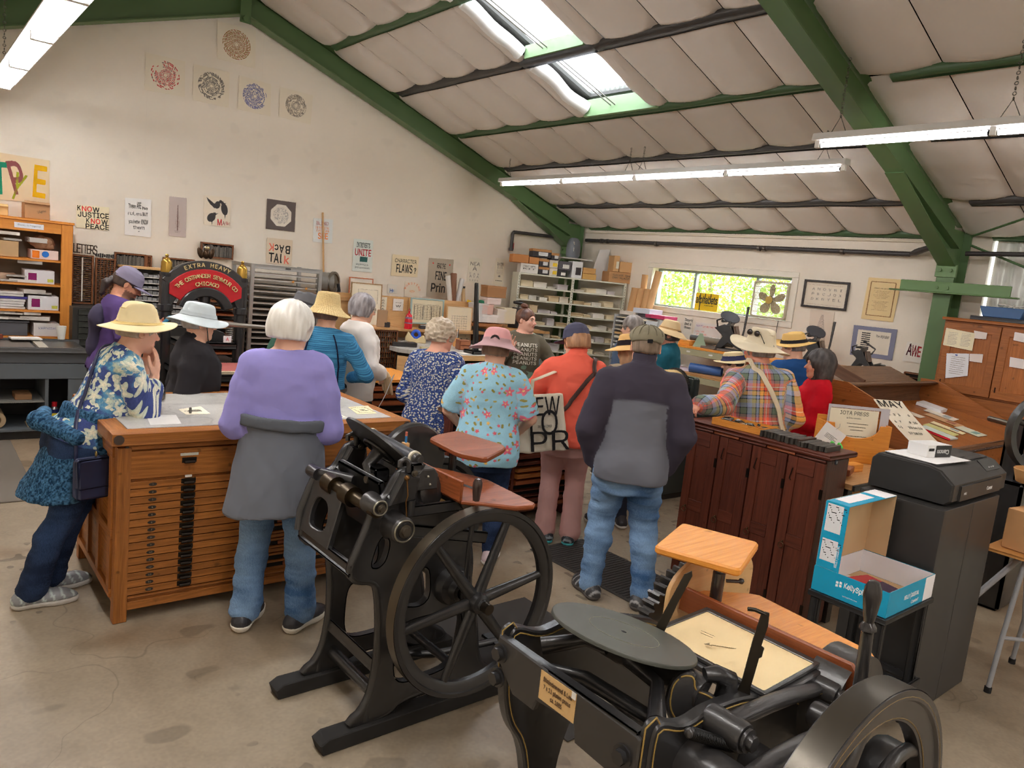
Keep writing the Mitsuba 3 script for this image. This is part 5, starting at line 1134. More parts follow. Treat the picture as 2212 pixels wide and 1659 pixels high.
for i,(p,s,R,lab) in enumerate((((4.66,2.16,.925),(.3,.07,.05),-.12,'long orange brown wooden block on the counter beside the green scissors'),((4.52,2.1,.94),(.16,.1,.04),.3,'flat wooden block with a dark printed face on the counter'),((4.8,2.4,.93),(.4,.05,.06),.1,'wooden tray edge behind the dark cabinet'),((4.95,2.04,.92),(.12,.08,.035),0,'small black box on the counter'),((5.2,2.05,.945),(.3,.08,.09),-.3,'dark wooden box on the counter behind the printer'))):
 b=B(S(28,27,27),tone=(2,5,2,0,5)[i]);b.box(p,s,R=rotz(R));one('wooden_block' if i!=3 else 'small_box',lab,'block' if i!=3 else 'box',b,'wood' if i!=3 else 'satin')
k=thing('pedestal','tall matt black plinth carrying the printer','pedestal');put(k+'__body',B(S(44,43,42)).bx(3.70,4.06,1.225,1.62,0,1.05,bev=.004),'satin');part(k,'side_panel',B(S(46,45,44)).bx(4.063,4.42,1.225,1.62,0,1.05,bev=.004),'satin')
k=thing('printer','large black photo printer on the tall black plinth','printer');PB=S(36,35,34)
pr=Polygon([(1.262,1.056),(1.235,1.08),(1.235,1.16),(1.30,1.215),(1.36,1.228),(1.60,1.228),(1.625,1.20),(1.625,1.056)])
put(k+'__body',B(PB).prism(pr,(4.14,0,0),Y_,Z_,.72,bev=.01),'satin');part(k,'end_cap',B(S(30,30,30)).prism(pr.buffer(-.006),(3.778,0,0),Y_,Z_,.01),'satin')
part(k,'lid',B(S(42,41,40)).bx(3.82,4.26,1.37,1.58,1.226,1.232),'satin');part(k,'lid',B(S(40,39,39)).bx(3.82,4.46,1.33,1.365,1.224,1.23),'satin');part(k,'output_tray',B(S(40,39,38)).bx(3.86,4.4,1.226,1.236,1.075,1.15),'satin')
part(k,'control_panel',B(S(30,30,32)).box((4.36,1.285,1.203),(.2,.07,.004),R=rotx(.7)),'gloss');b=B(S(190,190,190))
for i in range(3):b.ball((4.32+.03*i,1.27,1.196),.004,6)
part(k,'panel_mark',b,'satin');b=B(S(210,210,210));b.text('Canon',(4.2,1.2255,1.1),X_,Z_,.018,th=.001,bold=True);b.text('PRO',(3.9,1.2255,1.105),X_,Z_,.012,th=.001);part(k,'lettering',b,'satin')
one('paper_sheet','white sheet lying on top of the printer','paper',B(S(226,226,226)).box((4.0,1.45,1.2335),(.34,.26,.002),R=rotz(-.1)),'matte')
k=thing('cartridge_box','small white and black ink box on the printer','box');c=np.array((4.03,1.46,1.266));Rk=rotz(-.25);put(k+'__body',B(S(226,226,224)).box(c,(.18,.11,.062),R=Rk,bev=.001),'satin')
part(k,'black_side',B(S(20,20,22)).box(c+Rk@np.array((.0905,0,0)),(.002,.108,.06),R=Rk,bev=.0003).box(c+Rk@np.array((.03,-.0555,0)),(.118,.002,.06),R=Rk,bev=.0003),'satin');b=B(S(214,214,214));b.text('Canon',c+Rk@np.array((.07,-.057,.008)),Rk@-X_,-Z_,.022,th=.0008,bold=True);part(k,'lettering',b,'matte')
b=B(S(30,30,30));[b.box(c+Rk@np.array((-.08+.0042*i,-.0556,.008)),(.0016+.001*(i%3),.001,.014),R=Rk,bev=.0001) for i in range(10)];part(k,'barcode',b,'matte')
BLU,TAN,WHT=S(20,148,184),S(198,166,126),S(228,226,228)
k=thing('paper_carton','open blue and white paper carton with raised lid in front of the black plinth','box');bx0,bx1,by0,by1,bz0,bz1=3.185,3.655,1.20,1.535,.652,.765
for n_,q in(('tray_side',(bx0,bx0+.003,by0,by1,bz0,bz1)),('tray_side',(bx1-.003,bx1,by0,by1,bz0,bz1)),('tray_side',(bx0+.003,bx1-.003,by0,by0+.003,bz0,bz1)),('tray_side',(bx0+.003,bx1-.003,by1-.003,by1,bz0,bz1))):part(k,n_,B(BLU).bx(*q,bev=.0006),'satin')
part(k,'lining',B(WHT).bx(bx0+.0032,bx0+.0045,by0+.004,by1-.004,bz0+.004,bz1-.001).bx(bx1-.0045,bx1-.0032,by0+.004,by1-.004,bz0+.004,bz1-.001).bx(bx0+.005,bx1-.005,by1-.0045,by1-.0032,bz0+.004,bz1-.001).bx(bx0+.005,bx1-.005,by0+.0032,by0+.0045,bz0+.004,bz1-.001),'matte')
part(k,'bottom',B(TAN).bx(bx0+.003,bx1-.003,by0+.003,by1-.003,bz0,bz0+.003),'matte');part(k,'white_corner',B(WHT).bx(bx1-.1,bx1+.0005,by0-.0008,by0+.001,bz0+.001,bz1-.001),'matte')
ly0,ly1,lz0,lz1=by1-.11,by1-.003,bz1+.001,1.07
part(k,'lid_panel',B(TAN).bx(bx0,bx1,ly1-.003,ly1,lz0,lz1),'matte',label='tan inside of the raised lid')
part(k,'lid_side',B(BLU).bx(bx0,bx0+.003,ly0,ly1,lz0,lz1,bev=.0006),'satin');part(k,'lid_side',B(TAN).bx(bx1-.003,bx1,ly0-.0,ly1,lz0,lz1,bev=.0006),'matte');part(k,'lid_side',B(BLU).bx(bx0+.003,bx1-.003,ly0,ly1-.003,lz1-.003,lz1,bev=.0006),'satin')
part(k,'lid_label',B(WHT).bx(bx0+.06,bx0+.3,ly0+.03,ly1-.01,lz1,lz1+.001).bx(bx1-.12,bx1,ly0,ly1,lz1+.0,lz1+.0008),'matte')
for a,e in((lz1-.135,lz1-.008),(lz0+.035,lz0+.135)):
 part(k,'label_card',B(S(222,224,226)).bx(bx0-.001,bx0,ly0+.022,ly1-.012,a,e),'matte');b=B(S(40,40,44));[b.box((bx0-.0013,ly1-.02-.006*(i%4)-.03*(i//8),e-.01-.009*(i%9)),(.0005,.004+.008*(i%3==0),.004),bev=.0001) for i in range(22)];part(k,'label_print',b,'matte')
b=B(S(236,240,242));b.text('KELLY | DIGITAL',(bx0-.001,ly0+.012,lz0+.02),Z_,Y_,.012,width=.1,th=.0006,bold=True)
b.text('KellySpicers',(bx0-.001,by0+.19,bz0+.06),-Y_,Z_,.024,width=.13,th=.0006,bold=True);b.text('STORES',(bx0-.001,by0+.1,bz0+.036),-Y_,Z_,.011,th=.0006);[b.box((bx0-.0008,by0+.222-.016*i,bz0+.073-.014*j+.003*i),(.0006,.011,.011),bev=.0001) for i in(0,1) for j in(0,1)]
b.text('kellyspicers.com',(bx0-.001,by0+.19,bz0+.02),-Y_,Z_,.006,th=.0006)
b.text('KELLY | DIGITAL',(bx0+.16,by0-.001,bz0+.05),X_,Z_,.018,width=.15,th=.0006,bold=True);b.text('Coated',(bx0+.24,by0-.001,bz0+.018),X_,Z_,.016,th=.0006);part(k,'lettering',b,'matte')
for i,(p,s,a,col,lab) in enumerate((((3.4,1.36,bz0+.012),(.22,.28,.014),.2,S(216,214,208),'white leaflet at the bottom of the blue carton'),((3.42,1.35,bz0+.028),(.2,.26,.008),-.25,S(196,54,58),'red booklet with a dark photo in the blue carton'))):
 kk=thing('booklet',lab,'booklet');put(kk+'__cover',B(col).box(p,s,R=rotz(a)),'satin')
 if i:part(kk,'photo',B(S(60,40,66)).box(np.array(p)+rotz(a)@np.array((.0,-.03,.0045)),(.198,.15,.0008),R=rotz(a),bev=.0001),'satin')
k=thing('stand','black metal stand under the blue paper carton','stand');put(k+'__top',B(S(24,24,25)).bx(3.17,3.67,1.19,1.54,.625,.65),'satin')
for x in(3.2,3.63):
 for y in(1.22,1.51):part(k,'leg',B(S(26,26,27)).bx(x-.02,x+.02,y-.02,y+.02,.02,.625,bev=.008),'satin')
part(k,'lower_shelf',B(S(26,26,27)).bx(3.18,3.66,1.2,1.53,.2,.215),'satin');part(k,'lower_rail',B(S(34,34,35)).bx(3.16,3.68,1.185,1.2,.215,.25).bx(3.665,3.68,1.2,1.54,.215,.25),'satin')
k=thing('folding_table','small folding table on grey tube legs beside the black plinth','table');GT=S(150,152,156);put(k+'__top',B(S(204,146,84)).bx(4.45,5.1,.62,1.26,.735,.755,bev=.004),'satin')
part(k,'leg',B(GT).tube([(4.43,1.105,.02),(4.47,1.1,.3),(4.56,1.09,.735)],.013,10),'satin');part(k,'leg',B(GT).tube([(4.96,1.15,.02),(4.9,1.12,.3),(4.62,1.1,.735)],.013,10),'satin')
part(k,'leg',B(GT).tube([(4.95,.7,.02),(4.6,.72,.735)],.013,10),'satin');part(k,'leg',B(GT).tube([(4.5,.7,.02),(4.9,.72,.735)],.013,10),'satin');part(k,'cross_tube',B(GT).tube([(4.47,1.1,.3),(4.55,1.0,.31),(4.7,.98,.32),(4.8,1.05,.34),(4.9,1.12,.35)],.011,8),'satin');part(k,'brace',B(GT).tube([(4.42,1.28,.42),(4.7,1.13,.72)],.016,8),'satin')
for q in((4.43,1.105),(4.96,1.15),(4.95,.7),(4.5,.7)):part(k,'rubber_foot',B(S(26,26,26)).cyl((*q,0),(*q,.03),.018,n=12),'matte')
for p,s,lab in(((4.72,1.0,.865),(.42,.36,.215),'brown cardboard carton with tape on the folding table'),((4.74,1.04,1.03),(.24,.2,.11),'smaller open brown carton on top of the taped carton')):
 kk=thing('carton',lab,'box');put(kk+'__body',B(S(196,150,104)).box(p,s,R=rotz(-.15),bev=.004),'matte');part(kk,'tape',B(S(206,174,128)).box(np.array(p)+(0,0,s[2]/2+.0005),(.06,s[1]*1.002,.001),R=rotz(-.15),bev=.0003),'gloss')
one('basket','small woven tan basket behind the cartons','basket',B(S(176,132,84)).lathe([(0,.0),(.1,.0),(.12,.07),(.115,.075),(.095,.01),(0,.012)],(4.8,1.17,1.086),Z_,24),'matte')
k=thing('display_case','brown wooden slope topped display case with a curved rear lid at the right','cabinet')
xa,xb_=6.05,7.9
part(k,'body',B(tone=7).prism([(2.05,0),(2.05,.95),(2.1,.98),(2.95,1.14),(2.95,0)],((xa+xb_)/2,0,0),Y_,Z_,xb_-xa,bev=.006),'wood')
part(k,'front_moulding',B(tone=9).bx(xa-.02,xb_+.02,2.02,2.06,.93,.985,bev=.008),'wood');b=B(S(52,36,26))
for i in range(46):part(k,'bead',B(S(58,40,30)).ball((xa+.02+i*.04,2.018,.945),.012,6),'satin')
part(k,'curved_lid',B(tone=9).rings([np.array([(x,2.93+.16*math.sin(t)*.7,1.2+.13*math.cos(t)) for t in np.linspace(-.5,2.3,12)]+[(x,2.97+.12*math.sin(t)*.7,1.2+.1*math.cos(t)) for t in np.linspace(2.3,-.5,12)]) for x in np.linspace(xa,xb_,3)]),'wood')
part(k,'open_flap',B(tone=9).box((7.05,3.12,1.36),(1.1,.3,.035),R=rotx(.35),bev=.006).box((6.5,3.12,1.35),(.03,.3,.1),R=rotx(.35)),'wood')
for x in(xa+.01,xb_-.01):part(k,'end_board',B(tone=7).prism([(2.05,.9),(2.06,1.0),(2.9,1.34),(3.05,1.34),(3.05,.9)],(x,0,0),Y_,Z_,.03),'wood')
sl=unit((0,.85,.16));nz=np.cross(X_,sl)
def slope(y):return .982+(y-2.1)*.188
for i,(x,y,w,h,a,col,th,lab) in enumerate(((6.45,2.3,.16,.26,.0,S(196,205,196),.012,'pale cover book with a red spine on the display case'),(6.62,2.34,.14,.24,.08,S(200,196,130),.01,'olive yellow booklet beside the red spined book'),(6.82,2.36,.1,.26,.1,S(226,214,170),.006,'cream card with blue stamps on the display case'),(6.42,2.62,.3,.12,0,S(112,100,84),.02,'dark grey box file at the top of the sloped case'),(6.85,2.66,.13,.16,.05,S(214,204,184),.003,'small white card in the middle of the sloped case'),(7.1,2.5,.16,.3,.06,S(186,146,104),.004,'brown card with a stamp on the sloped case'),(7.3,2.6,.18,.26,.1,S(222,214,198),.004,'white print with a pale drawing on the sloped case'),(7.05,2.26,.2,.2,0,S(204,210,190),.005,'pale green print at the front of the sloped case'),(7.45,2.75,.2,.22,.1,S(220,220,222),.03,'stack of white booklets at the far end of the case'))):
 Rr=np.stack([X_,sl,nz],1)@rotz(a);p=np.array((x,y,slope(y)))+nz*(th/2+.002);kk=thing('print' if th<.01 else 'booklet',lab,'print' if th<.01 else 'booklet');put(kk+'__sheet',B(col).box(p,(w,h,th),R=Rr,bev=.001),'satin')
 if i==0:part(kk,'spine',B(S(204,30,50)).box(p+Rr@np.array((-.085,0,.001)),(.018,h,th+.003),R=Rr),'satin')
 elif i in(2,6,7,5):part(kk,'picture',B((S(40,72,100),S(140,90,70),S(150,160,160),S(120,150,140))[i%4]).box(p+Rr@np.array((0,-h*.2,th/2+.0006)),(w*.6,h*.25,.0008),R=Rr,bev=.0002),'matte')
kc=thing('calendar','long curled calendar sheet headed MAY hanging over the display case','calendar');e1=unit((.86,-.5,0));t=np.linspace(0,1,22)
base=np.array((5.72,2.42,1.29));P=np.stack([base+np.array((.0-.05*math.sin(3.0*s),-.30*s-.10*s*s,-.05*s-.27*s+.03*math.sin(3*s))) for s in t]);wv=.12
b=B(S(226,216,196));b.add(np.vstack([P-e1*wv,P+e1*wv]),[(i,i+1,22+i+1,22+i) for i in range(21)]);put(kc+'__sheet',b,'matte');m=B(S(40,38,36));tn=np.gradient(P,axis=0)
def oncal(s,a):i=int(s*21);d=unit(tn[i]);n=np.cross(e1,-d);n=n if n@(EYE-P[i])>0 else-n;return P[i]+e1*a+n*.003,-d
o,upv=oncal(.2,0);m.text('MAY',o,e1,upv,.07,width=.2,align='c',th=.001)
for i in range(5):
 for j in range(5):
  if(i+j)%4==3:continue
  o,upv=oncal(.42+.11*i,-.085+.04*j);m.text(str(i*5+j+1),o,e1,upv,.02,align='c',th=.001)
part(kc,'numerals',m,'matte')
k=thing('proof_press','black iron press wheel at the right edge beyond the printer','printing press');wc=np.array((5.78,1.42,1.26));axn=unit((.55,.83,0));b=B(S(34,33,32));b.lathe([(.265,-.03),(.27,0),(.265,.03),(.225,.025),(.22,0),(.225,-.025),(.265,-.03)],wc,axn,48);part(k,'wheel_rim',b,'iron')
Fm=frame(axn)
for i in range(5):
 a=i*2*math.pi/5+.3;d=Fm[:,0]*math.cos(a)+Fm[:,1]*math.sin(a);part(k,'spoke',B(S(34,33,32)).tube([wc+d*.04,wc+d*.13,wc+d*.225],[.022,.015,.018],8),'iron')
part(k,'hub',B(S(34,33,32)).cyl(wc-axn*.06,wc+axn*.06,.045,n=20),'iron');part(k,'shaft',B(STEEL).cyl(wc,wc+axn*.5,.02,n=12),'metal');part(k,'stand',B(BLK).box(wc+axn*.22-Z_*.3,(.12,.12,.7),bev=.02).box(np.array((wc[0]+.13,wc[1]+.2,.45)),(.34,.3,.9),bev=.02),'iron')
k=thing('proof_press','dark green cylinder proof press with a tan covered drum behind the flat cap man','printing press');VG=S(44,52,48)
part(k,'bed',B(VG).bx(4.7,6.2,4.12,4.58,.72,.9,bev=.01),'satin');part(k,'cabinet',B(S(40,47,45)).bx(4.9,6.1,4.16,4.54,.05,.72,bev=.01),'satin');part(k,'plinth',B(S(24,24,24)).bx(4.94,6.06,4.18,4.52,0,.05),'satin')
cd=np.array((0,4.33,1.06));part(k,'drum',B(S(196,164,110)).cyl(cd+X_*5.12,cd+X_*5.62,.15,n=44),'satin',label='tan paper covered drum');gt=np.arange(240)*2*np.pi/240;rr=np.where(np.arange(240)%4<2,.168,.158)
part(k,'ring_gear',B(S(38,38,37)).prism(Polygon(np.c_[rr*np.cos(gt),rr*np.sin(gt)],[np.c_[.146*np.cos(gt),.146*np.sin(gt)]]),cd+X_*5.64,Y_,Z_,.035),'iron')
part(k,'drum_guard',B(VG).lathe([(.185,-.04),(.19,0),(.185,.04)],cd+X_*5.68,X_,40,arc=(-1.7,1.9)),'satin');part(k,'carriage',B(VG).bx(5.66,5.78,4.14,4.52,.9,1.16,bev=.02).bx(5.0,5.1,4.14,4.52,.9,1.1,bev=.02),'satin')
for i,(P,lab) in enumerate(((((3.46,2.75),(3.98,2.75),(3.98,3.72),(3.46,3.72)),'ribbed black rubber mat on the floor left of the dark cabinet'),(((2.15,1.95),(2.9,1.95),(2.9,3.12),(2.15,3.12)),'flat dark grey rubber mat on the floor between the two presses'),(((-1.2,5.95),(.76,5.95),(.76,7.75),(-1.2,7.75)),'wide grey floor mat behind the leaning woman'))):
 k=thing('floor_mat',lab,'mat');put(k+'__mat',B(S(62,60,58) if i<2 else S(104,97,88)).prism(P,(0,0,.005),X_,Y_,.01,bev=.003),'matte')
 if i==0:b=B(S(52,50,49));[b.bx(3.48,3.96,y,y+.012,.009,.013,bev=.001) for y in np.arange(2.78,3.7,.03)];part(k,'ribs',b,'matte');labels[k+'__ribs']={'kind':'stuff'}
#the back wall
def wallq(pl,P):
 """corner pixels of a flat thing on a wall -> its corners there"""
 return[aty(x,y,YG-.006) if pl=='g' else atx(x,y,XR-.008) for x,y in P]
INK=S(34,32,32)
def poster(name,label,pl,P,col,lines=(),cat='poster',th=.003,extra=None,frame=None,group=None):
 tl,tr,br,bl=wallq(pl,P);o=(tl+tr+br+bl)/4;ex=unit((tr-tl)+(br-bl));ey=unit(Z_-ex*ex[2]);ey=unit((tl-bl)+(tr-br));ey=unit(ey-ex*(ex@ey));n=np.cross(ex,ey)
 q=np.array([((c-o)@ex,(c-o)@ey) for c in(bl,br,tr,tl)]);w,h=np.ptp(q[:,0]),np.ptp(q[:,1])
 k=thing(name,label,cat,group);b=B(col);b.prism(q,o+n*.002,ex,ey,th);put(k+'__sheet',b,'matte')
 bl_={}
 for t,u,v,hh,ww,c,*bold in lines:
  m=bl_.setdefault(c,B(c));p=o+n*(.0022+th/2)+ex*((u-.5)*w)+ey*((.5-v)*h)
  if t is None:m.prism(sbox(-ww*w/2,0,ww*w/2,hh*h),p,ex,ey,.0006)
  else:
   sg,al=1,0
   if bold and isinstance(bold[-1],(int,float)) and bold[-1]is not True:al=bold[-1]
   e1,e2=(ex*math.cos(al)+ey*math.sin(al),ey*math.cos(al)-ex*math.sin(al));m.text(t,p,e1,e2,hh*h,width=ww*w,align='c',th=.0006,bold=bool(bold and bold[0]is True))
 for m in bl_.values():part(k,'lettering',m,'matte')
 if frame:
  c,t=frame;fb=B(c);g=shapely.geometry.polygon.orient(Polygon(q));fb.prism(g.buffer(t,join_style=2).difference(g.buffer(-t*.3,join_style=2)),o+n*.012,ex,ey,.02,bev=.002);part(k,'frame',fb,'satin')
 if extra:extra(k,o+n*(.0024+th/2),ex,ey,n,w,h)
 return k
def disc_print(seed,c1,c2,miss,rings):
 def f(k,o,ex,ey,n,w,h):
  r=np.random.default_rng(seed);R=.38*min(w,h)*1.05;b1,b2=B(c1),B(c2)
  for i in range(rings):
   ra=R*(.12+.86*i/rings);rb=ra+R*.86/rings*(.75 if i%3 else .5);m=30
   for j in range(m):
    if r.random()<miss(i/rings,j/m):continue
    t=np.linspace(j/m,(j+r.uniform(.5,1))/m,4)*2*np.pi+i*.06;(b2 if(i*7+j)%5==0 else b1).prism(np.vstack([np.c_[np.cos(t),np.sin(t)]*ra,(np.c_[np.cos(t+.05),np.sin(t+.05)]*rb)[::-1]]),o,ex,ey,.0005)
  part(k,'printed_disc',b1,'matte');labels[k+'__printed_disc']={'kind':'stuff'}
  if b2.V:kk=part(k,'printed_flecks',b2,'matte');labels[kk]={'kind':'stuff'}
 return f
PAP=S(226,216,196)
def q4(x0,y0,x1,y1,s=.11):return[(x0,y0),(x1,y0+(x1-x0)*s),(x1-(y1-y0)*.02,y1+(x1-x0)*s),(x0-(y1-y0)*.02,y1)]
poster('print','square print of a golden brown disc, highest on the back wall','g',[(469,45),(552,66),(551,148),(469,127)],PAP,extra=disc_print(1,S(150,108,40),S(160,80,40),lambda a,t:.02,11),cat='print')
poster('print','square print of a red and grey broken spiral disc on the back wall','g',[(315,113),(400,133),(399,210),(312,194)],PAP,extra=disc_print(2,S(176,54,56),S(120,90,90),lambda a,t:.75 if .2<t<.42 and a>.3 else .3*(a>.6)+.05,9),cat='print')
poster('print','square print of a black spiral shell disc on the back wall','g',[(418,138),(496,156),(494,233),(416,216)],PAP,extra=disc_print(3,S(62,58,58),S(110,104,100),lambda a,t:.5*(.55<a<.7)+.15,10),cat='print')
poster('print','square print of a blue spiral disc on the back wall','g',[(517,163),(585,182),(584,251),(513,236)],PAP,extra=disc_print(4,S(64,70,136),S(90,98,160),lambda a,t:.12+.5*(a>.75 and t>.8),10),cat='print')
poster('print','square print of a brown grey spiral disc, rightmost of the disc prints','g',[(605,187),(676,206),(671,269),(602,252)],PAP,extra=disc_print(5,S(106,94,84),S(70,64,60),lambda a,t:.5*(.3<a<.45)+.15,10),cat='print')
poster('poster','large tan poster with the coloured letters TYPE at the left edge of the back wall','g',[(-72,318),(107,347),(107,441),(-74,424)],S(222,200,166),[('T',.40,.86,.64,.17,S(28,122,92),True,.03),('Y',.545,.93,.55,.14,S(150,156,40),True,-.3),('P',.65,.8,.66,.17,S(132,74,74),True,.25),('E',.86,.84,.66,.16,S(222,172,28),True,-.06)])
R_,K_=S(206,50,50),INK
poster('poster','cream poster reading KNOW JUSTICE KNOW PEACE in black and red','g',[(166,443),(236,448),(234,498),(164,491)],S(232,222,190),[('K',.1,.24,.2,.1,K_,True),('NO',.33,.25,.2,.3,R_,True),('W',.6,.26,.2,.2,K_,True),('JUSTICE',.52,.5,.21,.92,K_,True),('K',.35,.74,.2,.1,K_,True),('NO',.58,.75,.2,.28,R_,True),('W',.85,.76,.2,.19,K_,True),('PEACE',.63,.98,.2,.7,K_,True)])
poster('poster','white poster reading There are no rules but you better know them','g',[(270,427),(327,431),(326,513),(269,507)],S(232,230,226),[('There',.28,.27,.11,.26,K_,True),('ARE',.53,.27,.16,.17,K_,True),('No',.76,.28,.07,.2,K_,True),('ruLes',.38,.45,.09,.5,K_),('BUT',.76,.45,.09,.2,K_,True),('you better',.36,.66,.09,.42,K_,True),('KNOW',.74,.67,.12,.26,K_,True),('them',.52,.81,.1,.42,K_),('*',.52,.92,.08,.05,K_)])
def tree(k,o,ex,ey,n,w,h):
 b=B(S(96,66,60));r=np.random.default_rng(2)
 for i in range(26):
  v=.3-i*.022;s_=.03+.2*i/26
  for sg in(-1,1):ww=s_*r.uniform(.5,1);b.prism([(sg*.01*w,v*h),(sg*ww*w,(v-.03)*h),(sg*ww*.6*w,(v-.012)*h)],o,ex,ey,.0005)
 b.prism([(-.03*w,-.34*h),(.03*w,-.34*h),(.012*w,.3*h),(-.012*w,.3*h)],o,ex,ey,.0005);kk=part(k,'printed_tree',b,'matte');labels[kk]={'kind':'stuff'}
poster('poster','mauve poster with a tall brown redwood tree','g',[(366,424),(403,428),(401,513),(364.5,509)],S(190,176,170),[(None,.5,.86,.008,.4,S(140,124,120)),(None,.5,.89,.008,.3,S(140,124,120))],extra=tree)
def birds(k,o,ex,ey,n,w,h):
 for(cx,cy,r1,r2,a) in((-.22,-.22,.17,.13,.7),(.26,.08,.12,.2,.2),(.0,.2,.1,.13,-.5)):
  b=B(S(58,56,56));t=np.linspace(0,2*np.pi,18)[:-1];c,s=math.cos(a),math.sin(a);P=np.c_[np.cos(t)*r1,np.sin(t)*r2];P=P@np.array([[c,s],[-s,c]]);b.prism((P+(cx,cy))*(w,h),o,ex,ey,.0005)
  hd=np.c_[np.cos(t)*.06,np.sin(t)*.055]+(cx+.12*(1 if cx<.2 else-.5),cy+r2*.9);b.prism(hd*(w,h),o,ex,ey,.0005);bk=np.array([(hd[:,0].mean()+.05,hd[:,1].mean()+.02),(hd[:,0].mean()+.14,hd[:,1].mean()+.03),(hd[:,0].mean()+.05,hd[:,1].mean()-.02)]);b.prism(bk*(w,h),o,ex,ey,.0005)
  if cy>.15:b.prism(np.array([(-.05,.2),(-.38,.42),(-.34,.3),(-.25,.2),(-.1,.08)])*(w,h),o,ex,ey,.0005)
  else:b.prism(np.array([(cx,cy-r2),(cx+.02,cy-r2-.12),(cx+.04,cy-r2)])*(w,h),o,ex,ey,.0005)
  part(k,'printed_bird',b,'matte')
poster('poster','cream poster with three black birds and the red word MAGIC','g',[(441,422),(499,426),(496,491),(440,485)],S(230,218,198),[('M',.58,.96,.2,.16,S(170,30,40),True),('A',.73,.95,.13,.1,S(130,40,46)),('g',.83,.9,.1,.07,S(150,40,44)),('ic',.92,.93,.1,.1,S(140,40,44))],extra=birds)
def octo(k,o,ex,ey,n,w,h):
 t=np.arange(8)*np.pi/4+np.pi/8;part(k,'white_octagon',B(S(224,216,202)).prism(np.c_[np.cos(t),np.sin(t)]*.385*min(w,h)*1.02,o,ex,ey,.001),'matte');b=B(S(90,90,96));r=np.random.default_rng(4)
 for i in range(260):a,q=r.uniform(0,6.28),.27*w*math.sqrt(r.uniform(.02,1));b.box(o+n*.0008+ex*q*math.cos(a)+ey*q*math.sin(a),(r.uniform(.002,.008),.0006,r.uniform(.002,.008)),bev=.0001)
 kk=part(k,'letter_scatter',b,'matte');labels[kk]={'kind':'stuff'}
poster('poster','dark brown square poster with a white octagon full of tiny letters','g',[(577,429),(639,438),(636,501),(574,494)],S(92,82,78),extra=octo)
CO=S(224,118,98)
poster('poster','tan poster with upside down BACK over TALK in black and coral','g',[(577,513),(632,519),(629,574),(574,568)],S(218,200,176),[('B',.82,.25,.3,.19,K_,True,math.pi),('A',.58,.25,.28,.19,K_,True,math.pi),('c',.38,.25,.26,.15,K_,True,math.pi),('K',.18,.22,.28,.19,CO,True,math.pi),('T',.2,.92,.34,.2,K_,True),('A',.4,.93,.34,.2,K_,True),('l',.58,.93,.34,.08,K_,True),('k',.8,.94,.3,.2,CO,True)])
OR=S(224,130,62)
k=poster('sign','white protest sign on a stick reading BLIND IN WAYS HE CANT EVEN SEE','g',[(677,471),(719,474),(717,526),(676,522)],S(222,224,220),[('BLIND',.46,.28,.15,.62,S(150,70,60)),('IN WAYS HE',.46,.43,.1,.7,OR),('CAN\'T EVEN',.48,.56,.1,.66,OR),('SEE',.5,.84,.24,.52,OR,True)],cat='sign',th=.008)
a,e=aty(697.3,459,YG-.02),aty(699,592,YG-.02);part(k,'stick',B(S(206,166,118)).cyl(a,e,.012,n=8),'matte')
def print_img(c,u0,u1,v0,v1):
 def f(k,o,ex,ey,n,w,h):part(k,'picture',B(c).prism(sbox((u0-.5)*w,(.5-v1)*h,(u1-.5)*w,(.5-v0)*h),o,ex,ey,.0006),'matte')
 return f
poster('poster','pale poster reading INTROVERTS UNITE separately in their own houses','g',[(764.5,515),(806,520),(803,589),(760,585)],S(218,224,216),[('INTROVERTS',.5,.25,.15,.66,S(30,46,46),True),('UNITE',.5,.5,.2,.8,S(158,34,44),True),('separately, in',.5,.8,.06,.6,S(60,70,70)),('their own houses.',.52,.9,.06,.74,S(60,70,70))],extra=print_img(S(44,84,80),.36,.74,.53,.69))
poster('poster','cream poster reading CHARACTER FLAWS with a question mark','g',[(848,549),(905,555),(901,599),(844,595)],S(230,214,180),[('CHARACTER',.52,.36,.18,.8,K_),('FLAWS',.48,.82,.38,.6,K_,True),('?',.88,.82,.26,.08,K_,True)])
poster('poster','grey brown poster reading READ THE FINE PRINT with red stars','g',[(927,557),(980,561),(973,648),(921,641)],S(176,164,146),[('READ THE',.5,.25,.12,.34,K_,True),('FINE',.52,.53,.2,.44,K_,True),('PrinT',.56,.83,.2,.78,K_,True),('*',.17,.2,.08,.06,R_,True),('*',.83,.2,.08,.06,R_,True)])
poster('print','white alphabet print with a large letter A on the back wall','g',[(1014,556),(1042,559),(1036,613),(1007.5,610)],S(222,216,198),[('NEA',.5,.3,.14,.7,S(110,104,96)),('A',.5,.5,.17,.3,S(90,84,80)),('2  A  4',.5,.66,.07,.7,S(130,124,116)),('A V A',.5,.78,.1,.7,S(120,114,106)),('1 2 3 4',.5,.92,.07,.66,S(120,114,106))],cat='print')
poster('print','narrow cream IOTA print beside the gas pipe','g',[(1072,557),(1092,560),(1085,617),(1066,615)],S(226,216,194),[('CHOOSE',.5,.26,.1,.7,S(80,74,66),True),('IOTA',.5,.38,.1,.56,S(80,74,66))]+[(None,.5,.44+.035*i,.008,.66,S(150,142,130)) for i in range(5)]+[('*',.5,.78,.16,.3,S(70,64,60)),(None,.5,.84,.02,.7,S(90,84,76))],cat='print')
poster('print','small white print with the blue word HEAL on the back wall','g',[(838,613),(858,615),(857,634),(836,633)],S(224,220,208),[('H',.38,.9,.4,.25,S(52,90,150),True),('EAL',.66,.7,.2,.2,S(60,96,154),True,1.57)],cat='print')
